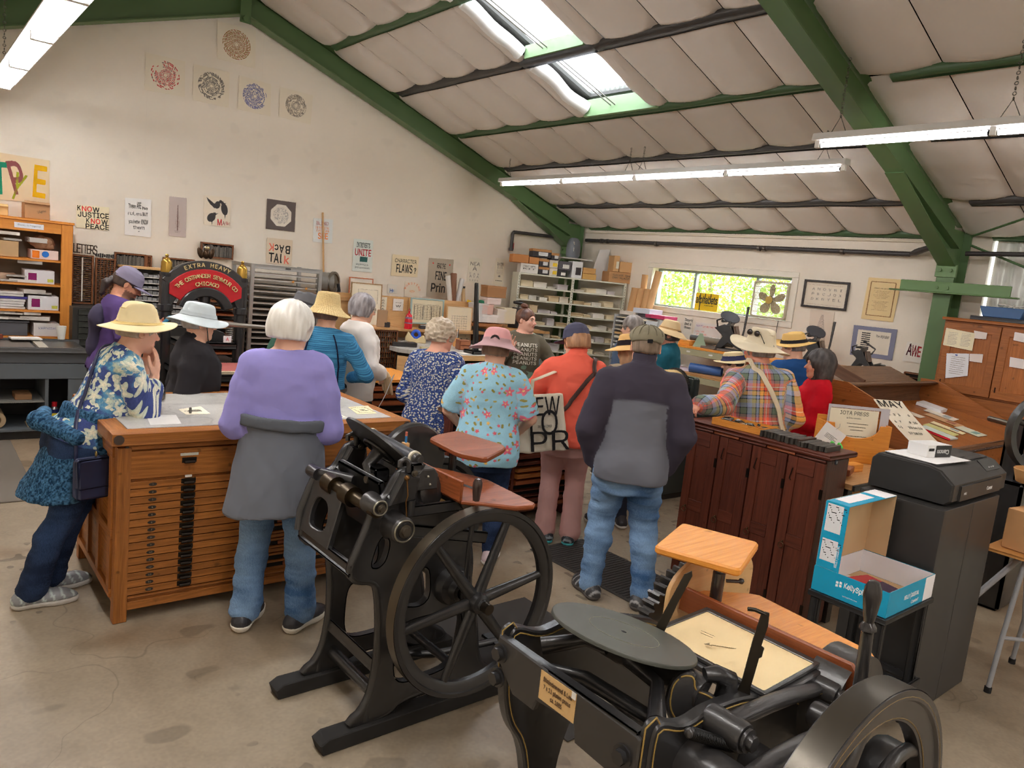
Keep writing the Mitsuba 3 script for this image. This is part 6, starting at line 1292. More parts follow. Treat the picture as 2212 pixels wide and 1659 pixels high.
poster('print','cream print with an orange arc reading BURSTING WITH on the back wall','g',[(875,608),(907,612),(905,645),(873,640)],S(230,218,198),[(c,.5+.42*math.sin(a),.56-.42*math.cos(a),.13,.09,S(220,140,96),True,-a) for c,a in zip('BURSTING',np.linspace(-1.3,1.3,8))]+[('WITH',.5,.66,.13,.3,S(216,150,80),True)],cat='print')
k=thing('bookcase','orange wooden bookcase crammed with papers and boxes at the left edge','bookcase');bxl,bxr,byf=.05,1.35,8.6
for x in(bxr-.05,bxl+.05):part(k,'post',B(tone=4).bx(x-.05,x+.05,byf,byf+.03,.02,1.96,bev=.004),'wood')
part(k,'side',B(tone=4).bx(bxr-.03,bxr,byf+.03,8.97,.02,1.97),'wood');part(k,'side',B(tone=4).bx(bxl,bxl+.03,byf+.03,8.97,.02,1.97),'wood');part(k,'back',B(S(140,126,108)).bx(bxl+.03,bxr-.03,8.955,8.97,.05,1.95),'matte')
part(k,'header',B(tone=4).bx(bxl+.1,bxr-.1,byf,byf+.03,1.86,1.96),'wood');part(k,'top',B(tone=4).bx(bxl-.01,bxr+.01,byf-.01,8.97,1.96,1.985),'wood');part(k,'header_label',B(S(222,224,230)).bx(.86,1.1,byf-.002,byf,1.885,1.935).text('Works in Progress',(.98,byf-.0025,1.905),X_,Z_,.016,align='c',col=S(120,124,140),th=.0005),'matte')
LV=[1.60,1.36,1.10,.84,.6]
for z in LV:part(k,'shelf',B(tone=4).bx(bxl+.03,bxr-.03,byf+.006,8.955,z-.022,z),'wood')
r=np.random.default_rng(12)
stuff_=[(0,[('cardboard_box','flat brown cardboard box on the top shelf of the bookcase',.62,.90,.15,S(186,152,112)),('carton','orange and blue printed carton on the top shelf of the bookcase',1.0,1.23,.09,S(226,200,190)),('paper_heap','crumpled brown paper heap above the orange carton in the bookcase',1.0,1.2,.2,S(150,112,84))]),(1,[('carton','white carton with a plum label on the second shelf of the bookcase',.95,1.2,.13,S(218,214,216)),('roll','pinkish paper roll at the left of the second bookcase shelf',.66,.78,.07,S(206,176,150))]),(2,[('carton','white carton with plum label on the third bookcase shelf',.98,1.24,.14,S(216,214,216)),('book_stack','stack of books and papers with a navy cover on the third bookcase shelf',.66,.96,.17,S(210,206,202)),('envelope_stack','stack of orange envelopes at the left of the third bookcase shelf',.52,.66,.14,S(214,150,60))]),(3,[('plastic_bin','clear grey plastic bin of scraps on the fourth bookcase shelf',.62,.98,.13,S(84,84,88)),('carton','white carton with handwriting on the fourth bookcase shelf',1.03,1.25,.13,S(224,218,214))])]
for lv,items in stuff_:
 for nm,lab,a,e,h,c in items:
  kk=thing(nm,lab,nm.replace('_',' ').split()[-1]);z=LV[lv]+.002
  if nm=='paper_heap':
   V,F=snet(lambda Q:ell(Q,((a+e)/2,8.72,z+.16),(.11,.09,.07)),(a-.1,8.58,z+.05),(e+.1,8.9,z+.3),.012);V=V+normals(V,F)*(.06*(meshkit.fbm(V*22,3)-.5))[:,None];put(kk+'__paper',(V,F,None,np.tile(np.array(c),(len(V),1))),'matte')
  elif nm=='roll':put(kk+'__paper',B(c).cyl((a,8.66,z+.04),(e+.1,8.8,z+.04),.04,n=18),'matte')
  elif nm in('book_stack','envelope_stack'):
   for i in range(7):part(kk,'leaf',B((S(60,56,120) if i==4 and nm=='book_stack' else c)).box(((a+e)/2+r.uniform(-.015,.015),8.74,z+h*(i+.5)/7),(e-a,.24,h/7*.9),R=rotz(r.uniform(-.06,.06)),bev=.001),'matte')
  else:
   put(kk+'__body',B(c).bx(a,e,8.62,8.88,z,z+h,bev=.003),'gloss' if nm=='plastic_bin' else 'matte')
   if 'plum' in lab:part(kk,'printed_label',B(S(120,32,84)).bx(a+.03,a+.1,8.618,8.62,z+.03,z+h-.03),'matte');part(kk,'yellow_edge',B(S(190,190,80)).bx(e-.06,e-.01,8.618,8.62,z+.02,z+.05),'matte')
   if 'orange' in lab:part(kk,'printed_label',B(S(224,120,40)).bx(a+.01,a+.07,8.618,8.62,z+.01,z+h-.01),'matte');part(kk,'blue_dot',B(S(50,110,190)).cyl((a+.12,8.62,z+.05),(a+.12,8.617,z+.05),.03,n=20),'matte')
   if 'handwriting' in lab:part(kk,'handwriting',B(S(120,120,150)).text('VARNISH',(a+.11,8.6185,z+.07),X_,Z_,.024,align='c',th=.0005),'matte')
   if nm=='plastic_bin':part(kk,'rim',B(S(50,50,54)).bx(a-.015,e+.015,8.605,8.895,z+h,z+h+.015,bev=.004),'satin')
for lv in range(5):
 for i in range(9):
  a=r.uniform(.2,1.02);w=r.uniform(.14,.26);h=r.uniform(.012,.05);z=LV[lv]+.002+(.155 if lv in(0,2,3) and a>.55 else(.135 if lv==1 and a>.9 else 0))*(lv<4)+r.uniform(0,.002);g=r.uniform(160,232)
  one('paper_stack','loose stack of paper on shelf %d from the top of the orange bookcase'%(lv+1),'paper stack',B(S(g,g*.97,g*.93)).box((min(a+w/2,1.2),8.73,z+h/2+.05*(i%3==0)),(w,.22,h),R=rotz(r.uniform(-.2,.2)),bev=.0015),'matte','paper stacks on shelf %d of the orange bookcase'%(lv+1))
for a,e,h,lab,c in((.68,.82,.09,'small tan box on top of the orange bookcase',S(214,178,122)),(.95,1.16,.15,'brown cardboard box with handwriting on top of the orange bookcase',S(172,132,94))):
 kk=thing('cardboard_box',lab,'box');put(kk+'__body',B(c).bx(a,e,8.68,8.9,1.986,1.986+h,bev=.003),'matte');part(kk,'flap',B(c).box(((a+e)/2,8.69,1.99+h),(e-a,.06,.004),R=rotx(.4)),'matte')
 if h>.1:part(kk,'handwriting',B(S(60,54,50)).text('Signs',(1.09,8.679,2.05),Z_*.3+X_,Z_,.022,align='c',th=.0005),'matte')
one('plastic_cup','white plastic cup standing on the long steel press bed','cup',B(S(222,220,212)).lathe([(0,0),(.03,0),(.045,.13),(.04,.13),(.026,.006),(0,.006)],(1.235,8.4,.845),Z_,18),'satin')
k=thing('press_bed','long dark grey steel press bed on a cabinet with open compartments at the left edge','printing press');G1,G2=S(70,72,74),S(88,94,98)
lx,rx_,yf,yb2=-1.2,1.37,7.75,8.42
part(k,'bed',B(G1).bx(lx,rx_,yf,yb2,.70,.815,bev=.008),'satin');part(k,'top_rim',B(S(84,84,84)).bx(lx,rx_+.02,yf-.03,yf+.03,.80,.845,bev=.006).bx(lx,rx_+.02,yb2-.04,yb2,.80,.845,bev=.006),'satin');part(k,'bed_plate',B(S(96,90,84)).bx(lx,.96,yf+.04,yb2-.05,.815,.825),'satin');part(k,'bed_plate',B(S(132,136,134)).bx(1.0,rx_-.02,yf+.04,yb2-.05,.815,.83),'metal');part(k,'pale_bar',B(S(178,174,160)).bx(.98,1.06,yf+.04,yb2-.05,.815,.836),'satin')
part(k,'apron',B(G2).bx(lx,rx_-.02,yf+.0,yf+.03,.56,.70),'satin');part(k,'side',B(G2).bx(rx_-.05,rx_-.01,yf+.02,yb2,.1,.7),'satin');part(k,'divider',B(G2).bx(1.02,1.05,yf+.01,yb2,.1,.56),'satin');part(k,'divider',B(G2).bx(.3,.33,yf+.01,yb2,.1,.56),'satin');part(k,'floor_panel',B(G2).bx(lx,rx_,yf,yb2,.08,.1),'satin');part(k,'back',B(S(40,42,44)).bx(lx,rx_-.05,yb2-.02,yb2,.1,.7),'satin');part(k,'inner_shelf',B(S(120,118,112)).bx(.33,1.02,yf+.02,yb2-.03,.34,.355),'satin');part(k,'plinth',B(S(30,30,30)).bx(lx+.1,rx_-.1,yf+.05,yb2-.05,0,.08),'satin');part(k,'end_panel',B(G2).bx(1.2,rx_-.05,yf+.005,yf+.02,.1,.56),'satin')
k=thing('spray_can','blue and yellow spray can with a red cap inside the press cabinet','spray can');c=(1.115,7.9,.101);put(k+'__body',B(S(28,40,96)).cyl(c,np.array(c)+(0,0,.15),.033,n=20),'gloss');part(k,'shoulder',B(S(180,180,180)).lathe([(.033,0),(.022,.02),(.018,.03)],np.array(c)+(0,0,.15),Z_,20),'metal');part(k,'cap',B(S(196,30,40)).cyl(np.array(c)+(0,0,.175),np.array(c)+(0,0,.215),.022,n=16),'satin');part(k,'shield',B(S(232,206,50)).box(np.array(c)+(-.006,-.034,.085),(.045,.004,.06),R=rotz(-.1),bev=.001),'satin')
one('pipe_ring','thick tan cardboard tube lying in the lower compartment of the press cabinet','cardboard tube',B(S(168,146,116)).lathe([(.04,0),(.075,0),(.075,.35),(.04,.35),(.04,0)],(.66,7.82,.176),Y_,24),'matte')
for i,(a,h,z,c,lab) in enumerate(((.8,.05,.356,S(130,96,66),'brown wooden blocks on the inner shelf of the press cabinet'),(.55,.03,.356,S(110,108,104),'grey metal furniture on the inner shelf of the press cabinet'),(.9,.012,.101,S(200,178,142),'sheets of tan paper in the lower compartment of the press cabinet'))):one('block' if i<2 else 'paper_stack',lab,'block' if i<2 else 'paper stack',B(c).bx(a,a+.13+.0*i,7.83,8.05,z,z+h),'matte')
one('spiral_book','white spiral bound book lying at the back of the press bed','book',B(S(216,214,208)).box((.93,8.33,.855),(.25,.15,.014),R=rotz(.1)),'matte');one('brush_block','red brown brush block at the back of the press bed','brush',B(S(112,58,42)).box((.68,8.3,.87),(.14,.06,.04)),'matte')
def case(name,label,x0,x1,z0,z1,y,cols,rows,tone,kind,seed):
 r=np.random.default_rng(seed);k=thing(name,label,'type case');fw=.018
 part(k,'back',B(S(34,27,22)).bx(x0,x1,y+.03,y+.04,z0,z1),'matte')
 for q in((x0,x0+fw,z0,z1),(x1-fw,x1,z0,z1),(x0+fw,x1-fw,z0,z0+fw),(x0+fw,x1-fw,z1-fw,z1)):part(k,'frame',B(tone=tone).bx(q[0],q[1],y,y+.03,q[2],q[3]),'wood')
 X,Zs=np.linspace(x0+fw,x1-fw,cols+1),np.linspace(z0+fw,z1-fw,rows+1)
 if kind=='bars':
  for i in range(cols):part(k,'strip',B(S(*(np.array((1,.96,.9))*r.uniform(70,130)))).bx(X[i]+.001,X[i+1]-.001,y+.004,y+.03,z0+fw,z0+fw+(z1-z0-2*fw)*r.uniform(.82,.98)),'satin')
  return k
 for i in range(1,cols):part(k,'divider',B(tone=tone).bx(X[i]-.003,X[i]+.003,y+.004,y+.03,z0+fw,z1-fw,bev=.001),'wood')
 for j in range(1,rows):part(k,'slat',B(tone=tone).bx(x0+fw,x1-fw,y+.002,y+.03,Zs[j]-.003,Zs[j]+.003,bev=.001),'wood')
 if kind=='type':
  sorts=B()
  for i in range(cols):
   for j in range(rows):
    for m in range(3):
     a=X[i]+.004+(X[i+1]-X[i]-.008)*m/3;g=r.uniform(30,120);sorts.bx(a+.001,a+(X[i+1]-X[i]-.008)/3-.001,y+r.uniform(.008,.02),y+.029,Zs[j]+.004,Zs[j]+(Zs[j+1]-Zs[j])*r.uniform(.4,.85),col=S(g,g*.95,g*(.88 if r.random()<.8 else .6)),bev=.0005)
  kk=part(k,'metal_sorts',sorts,'satin');labels[kk]={'kind':'stuff'}
 return k
case('type_case','tall dark type case of thin metal strips right beside the bookcase',1.375,1.575,1.17,1.675,8.8,2,24,6,'type',1)
case('type_case','tall type case packed with small grey sorts, right of the dark strip case',1.59,1.78,1.17,1.66,8.8,5,22,6,'type',2)
one('paper_roll','white upright strip standing in the dark type case','strip',B(S(220,216,208)).bx(1.462,1.476,8.79,8.799,1.2,1.65),'matte')
def wcase(px0,py0,px1,py1):a,e=aty(px0,py0,8.93),aty(px1,py1,8.93);return a[0],e[0],e[2],a[2]
case('job_case','wooden case of upright grey spacing strips hanging right of the tall type cases',*wcase(248,544,315,584),8.93,26,1,6,'bars',3);case('job_case','small compartment end of the hanging spacing case',*wcase(316,551,328,586),8.93,2,8,6,'grid',4)
case('job_case','wooden spacing case on the wall right behind the owl',*wcase(435,522,504,562),8.93,24,1,6,'bars',5);case('job_case','wooden spacing case on the wall left of the owl, partly behind the press arch',*wcase(353,555,420,590),8.93,20,1,6,'bars',6)
LET='LETTERS'
for i,ch in enumerate(LET):
 p=aty(158+7.3*i,545+.8*i,8.86);b=B(S(76,66,56));b.text(ch,p,X_,Z_,.095,width=.034,th=.012);one('wire_letter','standing dark metal letter %s in the word LETTERS on the type cases'%(ch if LET.count(ch)==1 else('first ' if LET.index(ch)==i else 'second ')+ch),'letter',b,'metal')
b=B(S(44,42,42));r=np.random.default_rng(3)
k=thing('type_row','row of small dark objects on top of the grey sorts case','small objects');[b.box((1.6+.02*i,8.83,1.665+.02),(.014,.02,.03+.02*r.random())) for i in range(9)];put(k,b,'satin');labels[k]['kind']='stuff'
k=thing('flat_file','black flat file cabinet with small white drawer labels below the type cases','cabinet');put(k+'__carcass',B(S(34,34,32)).bx(1.33,1.8,8.42,8.95,.0,1.165,bev=.004),'satin')
for i in range(17):
 z=1.12-i*.062;kd=part(k,'drawer',B(S(40,42,38)).bx(1.38,1.78,8.405,8.42,z-.027,z+.027,bev=.003),'satin');part(kd,'label_card',B(S(216,212,200)).bx(1.51,1.535,8.4025,8.4045,z-.012,z+.012),'matte');part(kd,'drawer_lip',B(S(84,86,80)).bx(1.39,1.77,8.399,8.4045,z+.021,z+.025),'metal')
k=thing('furniture_rack','pale metal rack full of grey metal furniture behind the iron hand press','rack');a,e=aty(300,592,8.7),aty(352,598,8.7);X0,X1=1.9,3.0
part(k,'back',B(S(90,90,88)).bx(X0,X1,8.9,8.92,.9,1.58),'satin');r=np.random.default_rng(9)
for j in range(9):
 z=1.0+j*.062;part(k,'shelf',B(S(206,202,196)).bx(X0,X1,8.62,8.9,z,z+.012),'satin')
 b=B()
 for i in range(22):g=r.uniform(90,150);b.bx(X0+.02+i*.048,X0+.02+i*.048+.043,8.64,8.88,z+.013,z+.013+r.uniform(.02,.042),col=S(g,g,g),bev=.001)
 kk=part(k,'metal_furniture',b,'satin');labels[kk]={'kind':'stuff'}
part(k,'lower_cabinet',B(S(36,35,34)).bx(X0,X1,8.6,8.9,0,.99,bev=.004),'satin');part(k,'ledge',B(tone=3).bx(1.82,3.1,8.62,8.95,1.585,1.605),'wood')
k=thing('hand_press','black iron hand press with a red lettered arch and brass finials','printing press');yp=6.9;xl,xr,xc=1.79,2.44,2.115;RED=S(178,30,36)
for x in(xl,xr):
 part(k,'column',B(BLK).lathe([(.05,0),(.052,1.3),(.062,1.31),(.062,1.36),(.05,1.37),(.05,1.6),(.056,1.61),(.056,1.64),(0,1.64)],(x,yp,0),Z_,20),'iron')
 part(k,'brass_finial',B(S(176,140,66)).lathe([(.045,0),(.047,.01),(.044,.085),(.034,.105),(.026,.11),(.024,.12),(.012,.125),(.012,.135),(.016,.145),(.01,.155),(0,.156)],(x,yp,1.64),Z_,22),'metal',label='polished brass finial')
def arc(r0,r1,cz,a0,a1,n=28):t=np.linspace(a0,a1,n);return np.vstack([np.c_[np.cos(t)*r1,np.sin(t)*r1],(np.c_[np.cos(t),np.sin(t)]*r0)[::-1]])+(0,cz)
cz=1.29
part(k,'arch',B(BLK).prism(arc(.30,.475,cz,.66,math.pi-.66),(xc,yp,0),X_,Z_,.1,bev=.008).prism([(-.37,1.36),(-.28,1.36),(-.2,1.52),(-.3,1.60),(-.37,1.62)],(xc,yp,0),X_,Z_,.09,bev=.006).prism([(.37,1.36),(.37,1.62),(.3,1.60),(.2,1.52),(.28,1.36)],(xc,yp,0),X_,Z_,.09,bev=.006),'iron')
part(k,'red_arch',B(RED).prism(Polygon(arc(.245,.405,cz,.5,math.pi-.5)).intersection(sbox(-.31,1.3,.31,2)),(xc,yp-.046,0),X_,Z_,.03,bev=.004),'satin');part(k,'lower_arch',B(BLK).prism(Polygon(arc(.165,.245,cz,.3,math.pi-.3)).intersection(sbox(-.33,1.25,.33,2)),(xc,yp-.03,0),X_,Z_,.1,bev=.008),'iron')
lt=B(S(206,184,132))
def arctext(t,R,h,span,y):
 for i,ch in enumerate(t):
  if ch==' ':continue
  a=math.pi/2+span/2-span*i/(len(t)-1);e1=np.array((math.sin(a),0,-math.cos(a)));e2=np.array((math.cos(a),0,math.sin(a)));lt.text(ch,np.array((xc,y,cz))+e2*R,e1,e2,h,align='c',th=.008,bold=True)
arctext('EXTRA HEAVY',.425,.034,.86,yp-.052);arctext('THE OSTRANDER SEYMOUR CO',.33,.034,1.62,yp-.064);arctext('CHICAGO',.262,.034,.62,yp-.064);part(k,'raised_lettering',lt,'satin')
part(k,'platen',B(BLK).bx(xc-.24,xc+.24,yp-.22,yp+.22,1.0,1.06,bev=.01),'iron');part(k,'toggle',B(BLK).cyl((xc,yp,1.06),(xc,yp,1.5),.05,n=18).prism([(-.2,-.02),(-.16,.06),(0,.12),(.16,.06),(.2,-.02)],(xc,yp-.08,1.08),X_,Z_,.03,bev=.005),'iron')
part(k,'bar_handle',B(S(176,170,160)).tube([(xc+.02,yp-.14,1.23),(xc+.25,yp-.2,1.225),(xc+.5,yp-.24,1.22)],[.035,.022,.018],12),'metal');part(k,'handle_ferrule',B(BRASS).cyl((xc+.5,yp-.24,1.22),(xc+.53,yp-.245,1.22),.02,n=14),'metal')
t=np.linspace(0,9*2*np.pi,110);part(k,'coil_spring',B(S(150,148,142)).tube(np.c_[xc+.22+.03*np.cos(t),yp-.05+.03*np.sin(t),1.06+.16*t/t[-1]],.007,6),'metal')
part(k,'bed',B(BLK).bx(xc-.33,xc+.36,yp-.75,yp+.45,.8,.86,bev=.008),'iron');part(k,'frisket',B(S(168,96,90)).bx(xc-.26,xc+.28,yp-.68,yp-.18,.872,.88),'satin',label='pink covered tympan');part(k,'tympan_frame',B(S(206,190,160)).bx(xc-.3,xc+.32,yp-.72,yp-.68,.862,.885).bx(xc+.28,xc+.32,yp-.68,yp-.15,.862,.885),'satin')
part(k,'rail',B(BLK).bx(xc-.3,xc-.24,yp-.8,yp+.5,.74,.8).bx(xc+.26,xc+.32,yp-.8,yp+.5,.74,.8),'iron')
for x in(xl,xr):part(k,'base_foot',B(BLK).bx(x-.08,x+.08,yp-.12,yp+.12,0,.06,bev=.02),'iron')
part(k,'white_card',B(S(226,224,224)).box((xc+.14,yp-.24,1.1),(.07,.004,.06)).text('A',(xc+.14,yp-.243,1.085),X_,Z_,.03,align='c',col=S(190,70,80),th=.001),'matte')
k=thing('owl','dark metal owl figure with spread wings perched on top of the press arch','figurine');oc=np.array((xc,yp,1.768));
def owl(Q):q=Q-oc;x=np.abs(q[:,:1]);s=np.c_[x,q[:,1:]];return smin(smin(smin(ell(q,(0,0,.06),(.028,.026,.045)),ell(q,(0,-.006,.112),(.026,.022,.022)),.012),ell(s,(.05,.01,.065),(.022,.012,.05),roty(.3)),.012),cap(s,(.014,-.004,.125),(.022,-.004,.142),.007,.003),.006)
V,F=snet(owl,oc-.1,oc+.17,.004);put(k+'__body',(V,F,None,np.where((V[:,2]>oc[2]+.095)[:,None]&(V[:,1]<yp-.012)[:,None],np.array(S(170,160,140)),np.array(S(64,50,38)))),'metal')
for s_ in(-1,1):part(k,'eye',B(S(230,210,120)).ball(oc+(s_*.011,-.026,.115),.006,8),'gloss')
k=thing('drying_rack','silver metal print drying rack with many wire shelves behind the striped jersey','rack');SV=S(176,176,174);x0,x1,y0,y1=3.03,3.83,8.25,8.85
for x in(x0,x1):
 for y in(y0,y1):part(k,'post',B(SV).bx(x-.022,x+.022,y-.018,y+.018,0,1.76),'metal')
part(k,'top_rail',B(SV).bx(x0,x1,y0-.016,y0+.016,1.71,1.76).bx(x0-.016,x0+.016,y0+.02,y1,1.72,1.76),'metal');part(k,'latch',B(S(60,60,60)).bx(3.4,3.46,y0-.024,y0-.017,1.725,1.745),'satin')
r=np.random.default_rng(7)
for i in range(22):
 z=1.66-i*.066;kk=part(k,'shelf',B(S(190,188,184)).bx(x0+.024,x1-.024,y0+.004,y0+.02,z-.011,z+.011),'metal');part(kk,'wire_mesh',B(S(110,108,104)).bx(x0+.03,x1-.03,y0+.02,y1,z-.003,z),'satin')
 if i in(1,2,5,6,9,12):part(kk,'clip',B(S(196,140,76)).box((x0+r.uniform(.1,.7),y0-.004,z),(.02,.02,.03),R=roty(.4)),'matte')
for i in(1,4,7):one('paper_sheet','print lying on the drying rack, on shelf %d from the top'%(int(i)+1),'paper',B(S(224,220,212)).bx(x0+.08,x1-.1,y0+.03,y1-.05,1.66-i*.066+.001,1.66-i*.066+.004),'matte')
k=thing('slat_rack','wooden slatted rack full of brown boards between hand press and drying rack','rack');put(k+'__back',B(S(50,38,30)).bx(2.62,3.0,8.85,8.9,.1,1.5),'matte')
for i in range(16):part(k,'board',B(tone=(5,0,6)[i%3]).box((2.81,8.6,.3+i*.072),(.36,.5,.018),R=rotx(.0)@roty(.06*(i%2))),'wood')
k=thing('motor','grey drum shaped motor with a round end plate on the ledge behind the drying rack','motor');c=aty(718,612,8.75);put(k+'__drum',B(S(110,106,98)).cyl(c+(-.18,.05,0),c,.13,n=28),'satin');part(k,'end_plate',B(S(120,116,108)).lathe([(.15,0),(.15,.03),(.12,.035),(.11,.02),(.05,.02),(.05,.05),(0,.05)],c,unit((.6,-.8,0)),30),'metal');part(k,'cable',B(S(30,30,32)).tube([c+(.05,-.06,0),c+(.06,-.08,-.08),c+(.02,-.05,-.2)],.02,8),'matte')
one('motor_ledge','wooden ledge carrying the grey motor on the back wall','shelf',B(tone=8).bx(c[0]-.3,c[0]+.3,8.55,8.99,c[2]-.2,c[2]-.152),'wood')
k=thing('plywood_board','long plywood back board behind the stone topped desk','board')
for a,e in((4.2,5.26),(5.265,6.33)):part(k,'panel',B(tone=3).bx(a,e,8.58,8.6,.85,1.5,bev=.002),'wood')
part(k,'batten',B(tone=8).bx(4.2,6.33,8.6,8.64,.9,.95),'wood')
def leaner(name,label,px,Y,col,fcol,ft=.012,lines=(),tilt=.05,cat='framed print'):
 (x0,y0),(x1,y1)=px;a,e=aty(x0,y0,Y),aty(x1,y1,Y);w,h=e[0]-a[0],a[2]-e[2];o=np.array(((a[0]+e[0])/2,Y,(a[2]+e[2])/2));up=unit((0,tilt,1));k=thing(name,label,cat)
 put(k+'__sheet',B(col).prism(sbox(-w/2,-h/2,w/2,h/2),o,X_,up,.006),'matte');n=np.cross(X_,up)
 if fcol is not None:part(k,'frame',B(fcol).prism(sbox(-w/2-ft,-h/2-ft,w/2+ft,h/2+ft).difference(sbox(-w/2,-h/2,w/2,h/2)),o,X_,up,.022,bev=.002),'satin')
 m=B(S(80,72,62))
 for t,u,v,hh,ww in lines:
  p=o+n*.0036+X_*((u-.5)*w)+up*((.5-v)*h)
  if t:m.text(t,p,X_,up,hh*h,width=ww*w,align='c',th=.0006)
  else:m.prism(sbox(-ww*w/2,-hh*h/2,ww*w/2,hh*h/2),p,X_,up,.0006)
 if lines:part(k,'print',m,'matte')
 return k
leaner('framed_print','orange framed print partly hidden behind the cream framed print',((757,600),(802,640)),8.95,S(228,220,206),S(186,110,72))
leaner('framed_print','tall cream framed print with a small barcode like picture',((762,611),(818,706)),8.5,S(230,220,196),S(150,120,84),lines=[(None,.55,.3,.04,.28)]+[(None,.55,.13,.004,.66),(None,.22,.3,.34,.008),(None,.88,.3,.34,.008)])
leaner('framed_print','pale blue framed map like print with black grid panels',((891,646),(953,699)),8.5,S(216,206,176),S(150,172,168),.02,[(None,.5,.2,.008,.9)]+[(None,.08+.105*i,.55,.62,.008) for i in range(9)]+[(None,.5,.25+.075*i,.01,.86) for i in range(9)]+[(None,.08+.28*i,.55,.62,.02) for i in range(4)])
leaner('framed_print','tall cream print in a pale wooden frame with fine grid panels',((969,662),(1012,752)),8.35,S(226,212,184),S(206,170,124),.01,[(None,.2+.1*i,.45,.5,.005) for i in range(7)]+[(None,.5,.22+.06*i,.005,.66) for i in range(9)]+[('M',.75,.9,.14,.3)])
leaner('print','small white script print on the plywood board beside the tall cream frame',((820,641),(834,671)),8.57,S(226,218,196),None,lines=[('A',.5,.3,.12,.4),('A',.5,.5,.12,.4),('A',.5,.72,.12,.4),('A',.5,.94,.12,.4)],tilt=0,cat='print');leaner('print','small white print of a line drawing on the plywood board',((850,645),(870,672)),8.57,S(226,222,214),None,lines=[('~',.5,.4,.2,.6),('w',.5,.7,.25,.5)],tilt=0,cat='print')
k=thing('stone_desk','old composing desk with a pale stone top, plywood front and black drawers','desk');part(k,'stone_top',B().prism([(4.45,7.4),(4.78,6.86),(5.75,6.86),(5.95,7.3),(5.95,8.55),(4.45,8.55)],(0,0,.94),X_,Y_,.05,bev=.004),'marble');part(k,'edge',B(tone=3).bx(4.8,5.75,6.835,6.858,.905,.965),'wood');part(k,'plywood_front',B(tone=3).prism([(0,.2),(.64,.2),(.64,.88),(0,.88)],(4.46,7.4,0),unit((.33,-.54,0)),Z_,.02),'wood');part(k,'body',B(S(34,30,27)).bx(4.82,5.9,6.95,8.5,.05,.9),'satin')
for i in range(6):part(k,'drawer',B(S(40,35,31)).bx(4.85,5.72,6.9,6.95,.12+.13*i,.23+.13*i,bev=.004),'satin');part(k,'drawer_label',B(S(150,140,120)).bx(5.0,5.08,6.897,6.899,.17+.13*i,.19+.13*i),'matte')
k=case('type_cabinet','wooden cabinet of four open type drawers full of brass and dark sorts',4.17,4.55,.62,1.15,7.58,12,8,6,'type',21);part(k,'top',B(tone=8).bx(4.1,4.58,7.56,7.95,1.152,1.172),'wood');part(k,'carcass',B(tone=6).bx(4.17,4.55,7.625,7.95,.62,1.15),'wood');part(k,'red_plinth',B(S(170,70,40)).bx(4.15,4.57,7.56,7.95,.45,.618),'satin');part(k,'lower_stand',B(tone=5).bx(4.1,4.6,7.5,7.95,0,.448),'wood')
part(thing('shelf_board','wooden shelf running in front of the plywood back board','shelf'),'board',B(tone=8).bx(4.56,6.35,8.1,8.575,1.09,1.115),'wood')
for x in(4.62,6.3):part('shelf_board','bracket',B(tone=6).bx(x-.02,x+.02,8.3,8.575,.966,1.09),'wood')
k=thing('spray_bottle','red transparent plastic bottle lantern on the desk shelf','bottle');c=aty(881,712,8.2);c[2]=1.116;put(k+'__body',B(S(196,30,44)).lathe([(0,0),(.052,0),(.05,.1),(.042,.17),(.02,.2),(.012,.2),(.012,.23),(0,.232)],c,Z_,20),'gloss');part(k,'grey_panel',B(S(120,100,120)).lathe([(.0515,.07),(.0445,.155)],c,Z_,20),'gloss');part(k,'handle',B(S(190,40,50)).torus(c+(0,0,.24),Y_,.014,.004,16,6),'gloss')
k=thing('tape_dispenser','cream tape dispenser with a bright blue roll on the stone desk','tape dispenser');c=aty(897,742,8.0);c[2]=.966;put(k+'__body',B(S(216,196,150)).prism([(-.13,0),(.13,0),(.13,.05),(.09,.1),(.02,.05),(-.02,.05),(-.1,.13),(-.13,.06)],c,unit((.8,-.6,0)),Z_,.07,bev=.006),'satin');part(k,'blue_roll',B(S(44,84,190)).torus(c+(-.0,0,.1),unit((.6,.8,0)),.045,.02,24,8),'satin')
